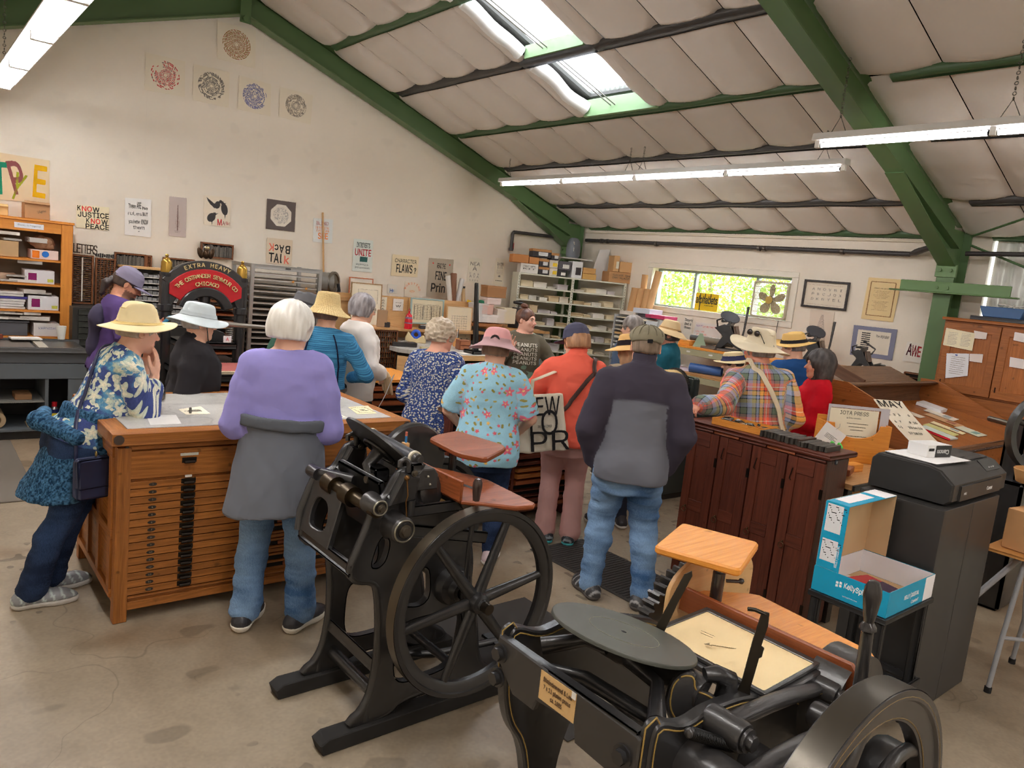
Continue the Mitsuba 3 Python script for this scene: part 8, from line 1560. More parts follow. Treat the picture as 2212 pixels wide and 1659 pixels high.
k=thing('desk_lamp','old grey metal desk lamp with a dome shade and bent arm','desk lamp');q=[np.array((8.2,*atx(px,py,8.2)[1:])) for px,py in((1886,842),(1902,815),(1912,797),(1911,790),(1903,788))];part(k,'arm',B(S(130,128,122)).tube([(8.2,q[0][1]+.06,.9),*q[0:1],*q[1:]],.012,8),'metal');part(k,'shade',B(S(150,152,146)).lathe([(.022,.11),(.03,.1),(.07,.075),(.1,.03),(.105,0),(.1,.002),(.066,.07),(.0,.085)],atx(1879,805,8.2)-(0,0,.035),unit((0,-.1,1)),28),'metal');sp=atx(1879,805,8.2);part(k,'socket',B(S(110,108,104)).tube([sp+(0,0,.06),q[-1]],.022,10),'metal');part(k,'pull_chain',B(S(150,148,140)).cyl(sp-(0,.02,.04),sp-(0,.02,.12),.003,n=6),'metal');part(k,'base',B(S(90,90,88)).cyl((8.2,q[0][1]+.06,.9),(8.2,q[0][1]+.06,.92),.08,n=20),'metal')
one('hose','pale hose looping down from the steel stand','hose',B(S(206,196,176)).tube([(7.9,3.7,1.0),(7.85,3.9,.8),(7.8,3.7,.68),(7.85,3.45,.8)],.012,8),'satin')
k=thing('cupboard','tall brown wooden cupboards with notices taped to their doors at the right','cupboard');X0,y0,y1,z0,z1=8.05,1.0,3.0,1.22,1.94
put(k+'__carcass',B(tone=7).bx(X0+.03,8.55,y0,y1,z0,z1),'wood');part(k,'cornice',B(tone=7).bx(X0-.02,8.56,y0,y1+.015,z1,z1+.03),'wood')
for i in range(4):
 a,e=y1-.02-.49*(i+1),y1-.03-.49*i;kd=part(k,'door',B(tone=7).prism(sbox(a,z0+.02,e,z1-.02).difference(sbox(a+.07,z0+.1,e-.07,z1-.1)),(X0+.015,0,0),Y_,Z_,.03,bev=.003),'wood');part(kd,'panel',B(tone=7).bx(X0+.012,X0+.024,a+.068,e-.068,z0+.098,z1-.098,bev=.003),'wood');part(kd,'hinge',B(S(60,44,34)).bx(X0-.004,X0-.001,e-.04,e-.03,z0+.08,z0+.13),'metal')
part(k,'base_cabinet',B(tone=7).bx(X0+.03,8.55,y0,y1,0,z0-.001),'wood')
for i,(P,c,lab) in enumerate((([(2044,708),(2107,720),(2100,758),(2037,745)],S(222,214,184),'cream two column notice on the left cupboard door'),([(2045,763),(2094,764),(2090,812),(2042,817)],S(216,218,222),'white notice with a small blue emblem on the left cupboard door'),([(2104,714),(2133,719),(2130,733),(2105,731)],S(214,206,200),'small white card right of the cream notice'),([(2095,764),(2124,765),(2121,784),(2094,780)],S(212,202,196),'small white card right of the white notice'),([(2192,717),(2240,726),(2238,745),(2189,735)],S(220,214,212),'white card on the right cupboard door, upper'),([(2182,771),(2240,782),(2238,802),(2180,792)],S(220,214,212),'white card on the right cupboard door, lower'))):
 C=[atx(*q,X0-.002) for q in P];o=sum(C)/4;ex=-Y_;ey=Z_;q=np.array([((c_-o)@ex,(c_-o)@ey) for c_ in(C[3],C[2],C[1],C[0])]);kk=thing('notice',lab,'notice');put(kk+'__sheet',B(c).prism(q,o,ex,ey,.002),'matte');w,h=np.ptp(q[:,0]),np.ptp(q[:,1])
 if i<2:
  m=B(S(150,146,140))
  for j in range(9):
   for u in((-.22,.22) if i==0 else(0,)):m.prism(sbox(-.16*w*(1 if i==0 else 1.8),0,.16*w*(1 if i==0 else 1.8)*(1-.3*(j%3==2)),h*.018),o-X_*.0015+ex*u*w+ey*(.28-.075*j)*h,ex,ey,.0005)
  part(kk,'print',m,'matte')
  if i==1:part(kk,'emblem',B(S(70,80,140)).box(o-X_*.0018+ey*h*.36+ex*-.1*w,(.001,.02,.014),bev=.0002),'matte')
k=thing('blue_machine','blue metal case with a white cord on top of the cupboards','machine');put(k+'__case',B(S(52,84,124)).prism([(-.16,0),(.16,0),(.2,.1),(-.19,.1)],(8.3,2.55,z1+.07),Y_,Z_,.26,bev=.006),'satin');part(k,'base',B(S(40,42,46)).bx(8.12,8.5,2.2,2.8,z1+.031,z1+.069),'satin');part(k,'side_bracket',B(S(60,92,130)).prism(sbox(-.07,0,.07,.12).difference(Point(0,.05).buffer(.035)),(8.2,2.27,z1+.07),Y_,Z_,.04),'satin');t=np.linspace(0,14,60);part(k,'cord',B(S(206,202,192)).tube(np.c_[8.25+.04*np.sin(t*2),2.42+.2*t/14+.02*np.cos(t*3),z1+.185+.015*np.sin(t*1.7)],.006,5),'satin')
k=thing('brown_tray','stack of brown wooden trays on top of the cupboards at the right edge','tray');[part(k,'tray',B(S(92,62,50)).bx(8.15,8.5,1.72,2.1,z1+.032+.045*i,z1+.07+.045*i,bev=.003),'satin') for i in range(3)]
#the visitors
def stick(p,Q,fn,off):
 """moves points onto the surface of fn, off metres outside"""
 Q=np.array(Q,float)
 for _ in range(6):
  d=fn(Q);e=2e-3;g=np.stack([(fn(Q+e*I3[k])-fn(Q-e*I3[k]))/(2*e) for k in range(3)],1)
  Q=Q-g/np.maximum((g**2).sum(1,keepdims=True),.3)*(d-off)[:,None]
 return Q
def strap(p,key,pts,fn,w,col,mat='satin',off=.012,th=.004):
 """a flat band over the body through torso-local points (in statures)"""
 P=np.array([p.P+p.Rt@(np.array(q)*p.S) for q in pts]);s=np.r_[0,np.cumsum(np.linalg.norm(np.diff(P,axis=0),axis=1))];t=np.linspace(0,s[-1],40)
 C=stick(p,np.stack([np.interp(t,s,P[:,k]) for k in range(3)],1),fn,off);tn=np.gradient(C,axis=0);e=2e-3
 n=np.stack([(fn(C+e*I3[k])-fn(C-e*I3[k])) for k in range(3)],1);n/=np.maximum(np.linalg.norm(n,axis=1,keepdims=True),1e-9)
 sd=np.cross(tn,n);sd/=np.maximum(np.linalg.norm(sd,axis=1,keepdims=True),1e-9)
 b=B(col);b.rings([p.out(np.array([c-s_*w/2-m*th,c+s_*w/2-m*th,c+s_*w/2+m*th,c-s_*w/2+m*th])) for c,s_,m in zip(C,sd,n)])
 return part(p.key,key,b,mat)
def decal(p,txt,x,z,h,width,fn,col,front=True,off=.012,th=.0025,bold=True,wscale=.9):
 """lettering on the chest or back"""
 b=B(col);b.text(txt,(0,0,0),(1,0,0),(0,1,0),h,width=width,align='c',bold=bold,th=th);v,f,uv,k=b.arr()
 sg=1 if front else-1
 Q=p.P+np.c_[(-sg)*(v[:,0])+x*p.S,np.full(len(v),sg*.16*p.S),v[:,1]+z*p.S]@p.Rt.T
 Y=sg*p.Rt[:,1];lo,hi=np.zeros(len(v)),np.full(len(v),.2)
 for _ in range(16):
  m=(lo+hi)/2;ins=fn(Q-Y*m[:,None])<0;hi=np.where(ins,m,hi);lo=np.where(ins,lo,m)
 V=Q-Y*(lo-off-v[:,2])[:,None]
 return V,f,k
def TF_(p,ease,drape=.6):return lambda Q:smin(p.torso(Q,ease,drape),smin(p.arm(Q,'L',ease),p.arm(Q,'R',ease),.01),.02)
FED=[(0,.118),(.045,.112),(.07,.1),(.082,.03),(.092,.0)]
def crown(h,rt,rb,brim,drop,curl=0.):return[(0,h),(rt*.55,h*.995),(rt*.9,h*.955),(rt,h*.88),(rb,.012),(rb+.004,.004),(rb+.02,-.001),(rb+(brim-rb)*.6,-drop*.45-.002),(brim,-drop+curl)]
def capp(p,col,visor,tilt=0.,vis=True):
 p.hat([(0,.105),(.04,.1),(.07,.082),(.088,.05),(.094,.01),(.096,-.008)],'cap',col,tilt=tilt,up=.034,sy=1.14,wave=(0,2,0))
 b=B(visor);a=np.linspace(-1.15,1.15,17);rg=[]
 for k,(r0) in enumerate(np.linspace(.093,.178,7)):
  rr=.093+(r0-.093)*np.cos(a*1.25).clip(0)**.5
  up=[np.stack([np.sin(a)*rr,np.cos(a)*rr*1.14,-.004-.018*(np.sin(a)**2)-.1*(rr-.093)],1)];rg.append(up[0])
 top=np.array(rg);bot=top-(0,0,.005)
 for r,fl in((top,False),(bot,True)):
  v=r.reshape(-1,3);q=[(i*17+j,i*17+j+1,(i+1)*17+j+1,(i+1)*17+j) for i in range(6) for j in range(16)];b.add(v,q)
 for e in(-1,):b.add(np.vstack([top[e],bot[e]]),[(j,j+1,17+j+1,17+j) for j in range(16)])
 v,f,uv,k=b.arr();b2=B(visor);b2.add(p.hplace(v),f);part(p.hatkey,'visor',b2,'cloth')
 bb=B(col);bb.ball(p.hplace(np.array([[0,0,.106]]))[0],.007,8);part(p.hatkey,'button',bb,'cloth')
def glasses(p,col=S(90,70,50),r=.021):
 b=B(col)
 for sx in(-1,1):
  c=p.out(np.array([p.H+p.Rh@np.array((sx*.033,.097,.006))*p.hs]))[0];b.torus(c,p.Rw@p.Rh@np.array((sx*.25,1,0)),r*p.hs,.0018,16,5)
  q=[p.out(np.array([p.H+p.Rh@np.array(w)*p.hs]))[0]for w in((sx*.055,.094,.012),(sx*.078,.05,.012),(sx*.082,-.005,.012))];b.tube(q,.0018,5)
 q=[p.out(np.array([p.H+p.Rh@np.array(w)*p.hs]))[0]for w in((-.012,.103,.01),(0,.108,.013),(.012,.103,.01))];b.tube(q,.0018,5)
 part(p.key,'glasses',b,'gloss')
def W(px,py,z):return atz(px,py,z)[:2]
x,y=1.48,3.5
p=Person('person','woman with short white hair in a lavender sweatshirt and grey fleece tied at the waist',x,y,D(-26),1.71,1.08,head=(D(-34),D(-6),0),lean=.08,sh=.086,arms={'L':((-.225,.0,1.03),(-.13,.24,1.03)),'R':((.225,.0,1.03),(.13,.24,1.03))},feet={'L':(-.125,-.02,D(-14)),'R':(.145,-.05,D(-34))})
p.body(head_h=.0046)
p.hair(S(205,200,188),S(240,238,230),'short',.027,.022,amp=.008,freq=(80,9),face=.95)
p.top(.03,.05,1.0,.85,wr=(.03,6,9,4),col=S(142,136,196),name='sweatshirt',neck=.3,h=.009)
p.pants(.018,.02,wr=(.026,8,20,5),mat='pattern',uvfn=uvplain(0),name='jeans',h=.0095)
def fn(Q,p=p):
 q=p.tl(Q);fl=np.clip(-q[:,2]+.1,0,.4)*.165;w,d=.109+fl,.092+fl*.9
 k=np.sqrt((q[:,0]/w)**2+((q[:,1]+.008)/d)**2);sh=np.abs((k-1)*np.minimum(w,d)*p.S+.012)-.012
 hemz=-.165+.012*np.sin(q[:,0]*9)
 return smax(smax(sh,np.maximum(q[:,2]-.105,hemz-q[:,2])*p.S,.008),(q[:,1]-.05)*p.S,.02)
p.field('tied_fleece',fn,p.P-(.45,.4,.5),p.P+(.45,.3,.16),.0105,col=S(100,104,112),wr=(.024,10,5,6))
def fn(Q,p=p):
 q=p.tl(Q);return np.maximum(np.abs(np.hypot(q[:,0]/(.118),(q[:,1]+.008)/.1)-1)*.1*p.S-.014,np.abs(q[:,2]-.098+.05*q[:,0])*p.S-.03)
p.field('tied_sleeves',fn,p.P-(.4,.3,.1),p.P+(.4,.4,.22),.01,col=S(84,88,94),wr=(.012,9,22,7))
p.shoes(S(40,40,44),S(226,220,206),sole_h=.036)
p=Person('person','woman in a cream hat and blue flowered top leaning on the chest, face in hands',.57,4.27,D(-84),1.62,1.04,lean=.47,head=(D(4),D(-8),0),pelvis=(0,.17),arms={'L':((-.13,.42,1.02),(-.05,.50,1.24)),'R':((.17,.40,1.02),(.06,.50,1.24))},feet={'L':(-.08,.06,D(8)),'R':(.07,-.06,D(-6))})
p.set_hand('L',(0.15,.2,1),(.6,-.8,.1),.35);p.set_hand('R',(-.2,.25,1),(-.6,-.8,.1),.35)
p.body()
p.hair(S(150,130,110),S(186,168,146),'short',.01,0,hatted=.05)
p.top(.016,-.03,.86,.5,wr=(.018,9,14,8),mat='pattern',uvfn=p.uv(5),name='top',h=.0085,cuff=1.25)
p.pants(.012,.022,wr=(.018,8,18,9),col=S(30,34,50),name='jeans',mat='pattern',uvfn=uvplain(1))
def fn(Q,p=p):
 q=Q-p.P;t=unit(np.array((0,.35,1.)));zz=q@t/p.S;yy=(q[:,1]-.35*q[:,2])/p.S/1.06;fl=np.clip(-zz+.03,0,.4)*.32
 w,d=.102+fl*.26,.078+fl*.32;k=np.sqrt((q[:,0]/p.S/w)**2+((yy+.01)/d)**2);sh=np.abs((k-1)*np.minimum(w,d)*p.S+.014)-.014
 return smax(smax(sh,np.maximum(zz-.09,-.2+.3*yy-zz)*p.S,.01),(yy-.075)*p.S,.02)
p.field('tied_fleece',fn,p.P-(.4,.45,.52),p.P+(.4,.4,.25),.0105,mat='pattern',uvfn=uvplain(8),wr=(.03,9,9,10))
P0=p.P
p.field('fleece_sleeve',lambda Q,a=p.P+(.13,-.02,.02),b=p.P+(.2,.16,-.12),c=p.P+(.2,.17,-.42):smin(cap(Q,a,b,.05,.05),cap(Q,b,c,.05,.045),.03),P0-(.1,.3,.55),P0+(.4,.4,.2),.011,mat='pattern',uvfn=uvplain(8))
p.field('fleece_collar',lambda Q,a=p.P+(-.16,-.14,.1),b=p.P+(.02,-.21,.1),c=p.P+(.17,-.08,.03):smin(cap(Q,a,b,.035,.045),cap(Q,b,c,.045,.04),.03),P0-(.4,.4,.2),P0+(.4,.3,.3),.011,mat='pattern',uvfn=uvplain(8))
p.hat(crown(.122,.072,.094,.172,.018),'straw_hat',S(224,206,160),(S(206,180,118),.0,.012),tilt=.14,up=.045,wave=(.012,2,0,.012),pinch=.25)
p.shoes(S(126,128,130),S(196,192,184),accent=S(178,190,186))
fn=TF_(p,.016,.5)
strap(p,'bag_strap',[(-.06,-.02,.29),(.02,-.1,.22),(.06,-.1,.1),(.115,-.05,-.02),(.14,.0,-.12)],fn,.016,S(34,38,66))
bagc=p.out(np.array([p.P+np.array((.24,-.01,-.16))]))[0]
bk=B(S(38,42,66));Rb=p.Rw@rotz(.2);bk.box(bagc,(.075,.2,.21),R=Rb,bev=.02);kb=thing('handbag','small navy crossbody handbag hanging at the leaning woman\'s hip','handbag');put(kb+'__body',bk,'satin')
part(kb,'flap',B(S(34,38,60)).box(bagc+Rb@np.array((.022,0,.03)),(.05,.204,.15),R=Rb,bev=.012),'satin')
part(kb,'ring',B(S(200,176,110)).torus(bagc+(0,0,.12),(1,0,0),.014,.003,12,5),'metal')
x,y=1.34,6.57
p=Person('person','bearded man in a grey purple cap and purple T-shirt looking down at a phone',x,y,D(-93),1.71,1.12,fem=False,head=(D(-4),D(-26),0),lean=.08,arms={'L':((-.24,.06,1.16),(-.05,.36,1.24)),'R':((.28,.02,1.14),(.07,.36,1.25))})
p.set_hand('R',(-.2,.9,.35),(-.8,.2,.5),.8);p.set_hand('L',(.3,.9,.3),(.8,.2,.5),.6)
p.body(S(214,152,122),beard=S(62,46,38))
p.hair(S(46,36,32),S(76,60,52),'short',.008,.0,face=1.0,amp=.004,hatted=.05)
p.field('ponytail',lambda Q:smin(cap(p.hl(Q),(0,-.1,.0),(0,-.13,-.06),.026,.03),cap(p.hl(Q),(0,-.13,-.06),(0,-.12,-.15),.03,.018),.02)*p.hs,p.H-.27,p.H+.15,.008,'satin',col=S(44,34,32),wr=(.03,60,20,3))
p.field('beard',lambda Q:smax(smin(ell(p.hl(Q),(0,.066,-.1),(.042,.042,.042)),smin(cap(np.c_[np.abs(p.hl(Q)[:,:1]),p.hl(Q)[:,1:]],(.05,.03,-.06),(.02,.07,-.095),.012,.018),cap(p.hl(Q),(-.02,.094,-.042),(.02,.094,-.042),.006,.006),.012),.015),-ell(p.hl(Q),(0,.1,-.057),(.02,.02,.008)),.004)*p.hs,p.H-.2,p.H+.16,.0055,'satin',col=S(58,44,38),wr=(.008,90,30,3))
p.top(.022,-.05,.44,.7,col=S(76,58,104),name='t_shirt',wr=(.024,8,14,11))
p.pants(.02,.01,col=S(48,48,54))
p.field('hood',lambda Q:smin(ell(p.tl(Q)*p.S,(0,-.15,.33),(.13,.06,.12)),ell(p.tl(Q)*p.S,(-.05,-.15,.15),(.1,.06,.16)),.05),p.P-(.4,.45,.1),p.P+(.4,.3,.7),.012,col=S(58,54,72),wr=(.05,7,7,12),label='dark hooded jacket hanging off the shoulders')
capp(p,S(128,122,142),S(122,116,138),-.04)
p.shoes()
hc=p.out(np.array([p.wri['R']+np.array((-.07,.12,.07))]))[0]
Rp=p.Rw@rotx(D(50))@rotz(.1);kp=thing('phone','teal cased phone held up by the man in the purple T-shirt','phone')
put(kp+'__case',B(S(14,120,158)).box(hc,(.085,.16,.011),R=Rp,bev=.004),'satin');part(kp,'screen',B(S(16,18,22)).box(hc-Rp@np.array((0,0,.0062)),(.074,.148,.002),R=Rp,bev=.0005),'gloss')
x,y=1.46,4.98
p=Person('person','person in a pale blue bucket hat and black jacket behind the plan chest',x,y,D(-98),1.55,1.1,head=(D(12),D(-2),0),lean=.08,arms={'L':'front','R':'front'})
p.body();p.hair(S(150,140,132),S(190,184,178),'short',.006,hatted=.05)
p.top(.028,-.08,1.0,.8,col=S(34,32,34),name='jacket',wr=(.03,7,10,13),collar=.03,neck=.305)
p.pants(.016,.01,col=S(30,30,34));p.shoes()
p.hat([(0,.1),(.05,.098),(.072,.092),(.082,.08),(.097,.01),(.1,.004),(.125,-.012),(.17,-.035)],'bucket_hat',S(196,206,208),(S(178,188,190),.006,.03),tilt=-.1,up=.045,wave=(.018,2,.6,.016))
b=B(S(40,38,36));b.tube(p.out(np.array([p.H+p.Rh@np.array(q) for q in((.09,.01,.02),(.075,.03,-.06),(.03,.06,-.13))])),.003,5);part(p.key,'chin_cord',b,'satin')
x,y=2.52,5.68
p=Person('person','person in a dark grey hat and green jacket, half hidden by the blue jersey',x,y,D(-60),1.62,1.1,fem=False,head=(D(-8),D(-6),0),arms={'L':'front','R':'front'})
p.body();p.hair(S(50,42,38),S(80,68,60),'short',.01,hatted=.05)
p.top(.026,-.08,1.0,.8,col=S(56,88,74),name='jacket',collar=.035,wr=(.03,7,10,14));p.pants(.016,.01,col=S(50,50,48));p.shoes()
fn=TF_(p,.026,.8)
for sx in(-1,1):strap(p,'backpack_strap',[(sx*.07,.1,.1),(sx*.075,.06,.25),(sx*.07,-.03,.29),(sx*.07,-.1,.22),(sx*.08,-.1,.05)],fn,.05,S(120,112,72))
p.hat(crown(.115,.08,.096,.165,.012),'brimmed_hat',S(98,98,100),(S(52,50,50),.004,.022),tilt=-.16,up=.042,wave=(.014,2,0,.02),pinch=.2)
x,y=2.47,5.16
p=Person('person','person in a woven straw bucket hat and blue striped long sleeved jersey seen from behind',x,y,D(-36),1.66,1.02,head=(D(-10),D(-3),0),sh=.102,arms={'L':((-.27,.0,1.1),(-.16,.2,.98)),'R':((.3,-.02,1.1),(.18,.2,1.0))})
p.body();p.hair(S(74,56,46),S(112,86,70),'short',.012,.012,hatted=.05)
p.top(.012,-.015,1.0,.5,mat='pattern',uvfn=p.uv(6),name='jersey',wr=(.014,9,18,15))
fn=TF_(p,.012,.5)
for sx in(-1,1):strap(p,'seam',[(sx*.05,-.08,.29),(sx*.08,-.1,.22),(sx*.1,-.09,.14),(sx*.092,-.09,.04)],fn,.008,S(24,28,50),'cloth',.009)
p.pants(.014,.0,col=S(56,50,46),waist=.06)
b=B(S(66,56,48));a=np.arange(40)*2*np.pi/40;rg=[p.out(stick(p,p.P+np.stack([np.cos(a)*.3,np.sin(a)*.3,a*0+z],1),lambda Q:p.torso(Q,.014),.016)) for z in(.055,.075,.098)];b.rings(rg,(False,False));part(p.key,'belt',b,'satin')
p.shoes()
p.hat([(0,.118),(.05,.117),(.074,.112),(.082,.1),(.096,.012),(.1,.004),(.125,-.022),(.172,-.05)],'straw_hat',S(220,188,120),None,tilt=-.05,up=.045,wave=(.012,2,0,.014),mat='pattern')
x,y=3.0,5.66
p=Person('person','woman with grey chin length hair and glasses in a white sweatshirt holding gloves and paper',x,y,D(-92),1.68,1.08,head=(D(0),D(-8),0),lean=.05,arms={'L':((-.2,.0,1.12),(.02,.22,.98)),'R':((.27,-.01,1.1),(.1,.22,.96))})
p.set_hand('R',(-.2,.5,-.85),(-.9,.1,-.2),.7);p.body()
p.hair(S(98,90,90),S(172,166,166),'bob',.02,.035,amp=.01,face=.9,ear=False);glasses(p)
p.top(.026,-.085,1.0,.9,col=S(226,220,212),name='sweatshirt',wr=(.03,7,12,16),h=.009)
p.pants(.012,.0,col=S(30,30,34));p.shoes()
w=p.out(np.array([p.wri['R']+(-.03,.06,-.05)]))[0]
gk=thing('work_gloves','pair of tan work gloves in the hands of the woman in white','gloves');gg=B(S(204,176,140))
for j,o in enumerate(((0,0,0),(.03,.02,-.03))):
 gg2=B(S(206,178,142));c=w+np.array(o)
 for i in range(4):gg2.tube([c+(.012*i-.02,-.01*i,.02),c+(.014*i-.01,-.012*i,-.05),c+(.016*i,-.012*i,-.1-.01*(i%2))],[.016,.014,.01],8)
 gg2.ball(c+(0,-.015,.02),(.04,.03,.05),12);part(gk,'glove',gg2,'cloth')
pk=B(S(214,214,214));t=np.linspace(0,1,14);base=w+np.array((.03,-.06,-.02))
v=np.vstack([[base+np.array((.02-.1*s-.05*s*s,-.02*s,.06-.3*s))+o for s in t]for o in(np.array((-.06,-.08,0)),np.array((.06,.08,0)))]);pk.add(v,[(i,i+1,15+i,14+i) for i in range(13)])
one('paper_sheet','curled white paper sheet held low by the woman in white','paper',pk,'matte')
x,y=3.06,4.52
p=Person('person','woman with curly blonde grey hair in a navy blouse with small cream flowers',x,y,D(-64),1.575,1.12,head=(D(-24),D(-4),0),lean=.04,arms={'L':'front','R':((.28,.0,.98),(.16,.2,.86))})
p.set_hand('R',curl=.9);p.body(S(224,166,140));p.hair(S(150,130,104),S(214,200,176),'curly',.03,.0,face=.85,h=.0055)
p.top(.03,-.2,1.0,1.0,neck=.292,mat='pattern',uvfn=p.uv(4),name='blouse',wr=(.035,14,4,17),h=.009)
p.pants(.014,.0,mat='pattern',uvfn=uvplain(0),name='jeans');p.shoes()
c=p.out(np.array([p.wri['R']]))[0]+(.02,-.02,-.02)
p2=p
V,F=snet(lambda Q:smax(smin(ell(Q,c+(0,0,-.16),(.1,.06,.24)),cap(Q,c+(-.05,0,0),c+(.05,.02,.02),.05,.05),.04),-1.0*(Q[:,2]-c[2]+.42),.02),c-(.25,.25,.5),c+(.25,.25,.2),.011)
V=V+normals(V,F)*(.05*(meshkit.fbm(np.c_[V[:,0]*16,V[:,1]*16,V[:,2]*4],3)-.5))[:,None]
kj=thing('jacket','folded black jacket hanging from the arm of the curly haired woman','jacket');put(kj+'__cloth',(V,F,None,np.tile(np.array(S(30,30,34)),(len(V),1))),'cloth');part(kj,'white_tag',B(S(226,224,220)).box(c+(-.09,-.06,-.2),(.03,.004,.06),R=rotz(-.6),bev=.001),'matte')
x,y=2.98,3.74
p=Person('person','woman in a pink and taupe sun hat and light blue shirt with pink flowers',x,y,D(-42),1.59,1.18,head=(D(-4),D(-6),0),lean=.03,arms={'L':((-.29,.03,.97),(-.2,.2,.86)),'R':((.29,.03,.97),(.2,.2,.86))})
p.body();p.hair(S(110,84,66),S(140,112,90),'short',.01,.01,hatted=.05)
p.top(.026,-.1,.47,.8,mat='pattern',uvfn=p.uv(2),name='shirt',wr=(.026,8,14,18),h=.009,neck=.306,collar=.012)
p.pants(.012,.01,mat='pattern',uvfn=uvplain(1),name='jeans',wr=(.016,8,16,19));p.shoes(S(196,176,178),S(230,226,222))
p.hat([(0,.106),(.05,.104),(.072,.095),(.086,.07),(.098,.012),(.102,.003),(.13,-.016),(.182,-.038)],'sun_hat',S(216,160,160),None,tilt=-.06,up=.04,wave=(.01,2,0,.006),tex=lambda V,uv:np.where((V[:,2]<.032)[:,None],np.array([.62,.78,.80]),1.0))
b=B(S(40,34,34));v=p.hplace(np.array([(.03*math.cos(t),-.1135-.001*abs(math.cos(t)),.016+.03*max(0,math.sin(t))) for t in np.linspace(0,math.pi,12)]));b.add(np.vstack([v,v.mean(0)]),[(i,i+1,12) for i in range(11)]);part(p.hatkey,'back_opening',b,'cloth')
x,y=4.8,5.6
p=Person('person','woman with a brown hair bun in an olive shirt talking with both hands raised',x,y,D(152),1.66,1.1,head=(D(44),D(2),0),arms={'R':((.24,.04,1.1),(.15,.24,1.26)),'L':((-.34,.04,1.06),(-.42,.26,1.14))})
p.set_hand('R',(.1,.25,1),(.2,1,-.1),.3,.4);p.set_hand('L',(.1,.6,.6),(.9,.1,.1),.6,.35);p.body(S(232,180,158),brow=S(82,58,46))
p.hair(S(66,42,34),S(112,74,56),'up',.009,0,amp=.004)
p.field('hair_bun',lambda Q:ell(p.hl(Q),(0,-.035,.145),(.036,.036,.03))*p.hs,p.H-.1,p.H+.28,.006,'satin',col=S(98,62,46),wr=(.03,60,40,3))
p.top(.018,.015,1.0,.6,col=S(92,86,72),colfn=None,name='shirt',wr=(.02,8,12,20))
p.top(.012,-.03,.3,.6,col=S(116,142,124),name='undershirt',wr=(.01,8,12,21))
fn=TF_(p,.018,.6);VV,FF,KK,o=[],[],[],0
for i in range(5):
 V,f,k=decal(p,'PEANUTS',0,.225-.026*i,.032,.235,fn,S(206,200,186));VV.append(V);FF.append(f+o);KK.append(k);o+=len(V)
put(num(p.key+'__shirt_lettering'),(p.out(np.vstack(VV)),np.vstack(FF),None,np.vstack(KK)),'matte')
p.pants(.012,.0,col=S(34,36,44));p.shoes()
x,y=3.76,3.78
p=Person('person','woman in a navy cap, coral fleece and pink corduroy trousers with a tote bag',x,y,D(-44),1.665,1.1,head=(D(34),D(-14),0),arms={'L':((-.31,.02,1.08),(-.2,.24,1.02)),'R':((.28,-.02,1.06),(.16,.2,.96))},feet={'L':(-.09,.0,D(28)),'R':(.1,.0,D(-10))})
p.body();p.hair(S(126,86,60),S(182,136,98),'short',.012,.02,hatted=.05)
p.top(.026,-.075,1.0,.85,col=S(232,104,84),name='fleece',wr=(.028,7,13,22),collar=.034,neck=.312)
p.pants(.012,.032,col=S(196,152,146),wr=(.016,8,26,23),name='corduroy_trousers');p.shoes(S(46,50,56),S(76,168,172),accent=S(150,160,164))
capp(p,S(74,74,92),S(70,70,88),-.05)
fn=TF_(p,.026,.85)
strap(p,'crossbody_strap',[(.07,.06,.27),(.085,-.02,.275),(.06,-.1,.22),(-.02,-.12,.1),(-.1,-.08,.02)],fn,.028,S(60,40,36))
kt=thing('tote_bag','cream canvas tote bag with bold black lettering hanging from the coral fleece woman\'s shoulder','tote bag')
sc=p.sho['L'];tot=np.array((-.2,-.24,.93));Rt_=rotz(D(14))@roty(D(-8))
def bagfn(Q):q=(Q-tot)@Rt_;w=.175+.1*(-q[:,2])*.5;return smax(smax(np.abs(q[:,0])-w,np.abs(q[:,1])-.05-.03*np.clip(-q[:,2]*4,-1,1),.03),np.abs(q[:,2])-.2,.02)
V,F=snet(bagfn,tot-.36,tot+.36,.011);nn=normals(V,F);V=V+nn*(.026*(meshkit.fbm(np.c_[V[:,0]*9,V[:,1]*9,V[:,2]*7],3)-.5))[:,None]
put(kt+'__body',(p.out(V),F,None,np.tile(np.array(S(222,212,192)),(len(V),1))),'cloth')
for dy in(-.03,.02):
 b=B(S(216,204,182));q=[tot+Rt_@np.array(w) for w in((-.07,dy,.19),(-.05,dy*.6,.3))]+[sc+np.array((.02,-.085,-.02)),sc+np.array((.03,-.05,.05)),sc+np.array((.03,.0,.075)),sc+np.array((.02,.07,.0))]+([]if dy<0 else[tot+Rt_@np.array((.05,dy,.19))])
 if dy<0:b.tube(p.out(np.array(q)),.014,8,flat=.25)
 if dy<0:part(kt,'strap',b,'cloth')
bl=B(S(24,22,24))
for t,xx,zz,hh,ww in(('NEW',.0,.06,.13,.25),('YO',-.02,-.07,.17,.24),('PR',.04,-.18,.14,.27)):bl.text(t,tot+Rt_@np.array((xx,-.066-.03*(zz<0)-.016*(zz<-.1),zz)),Rt_@np.array((1,0,0)),Rt_@np.array((0,0,1)),hh,width=ww,align='c',th=.002,bold=False)
bl.text('THE NEW YORKER',tot+Rt_@np.array((.01,-.092,-.02)),Rt_@np.array((1,0,0)),Rt_@np.array((0,0,1)),.018,width=.1,align='c',th=.002)
v,f,uv,k=bl.arr();put(num(kt+'__lettering'),(p.out(v),f,None,k),'matte')
x,y=3.38,2.84
p=Person('person','man in an olive flat cap, two tone grey fleece and blue jeans seen from behind',x,y,D(-44),1.755,1.06,fem=False,head=(D(-4),D(-6),0),sh=.104,arms={'L':'pocket','R':'pocket'},feet={'L':(-.15,.05,D(24)),'R':(.17,-.02,D(-28))})
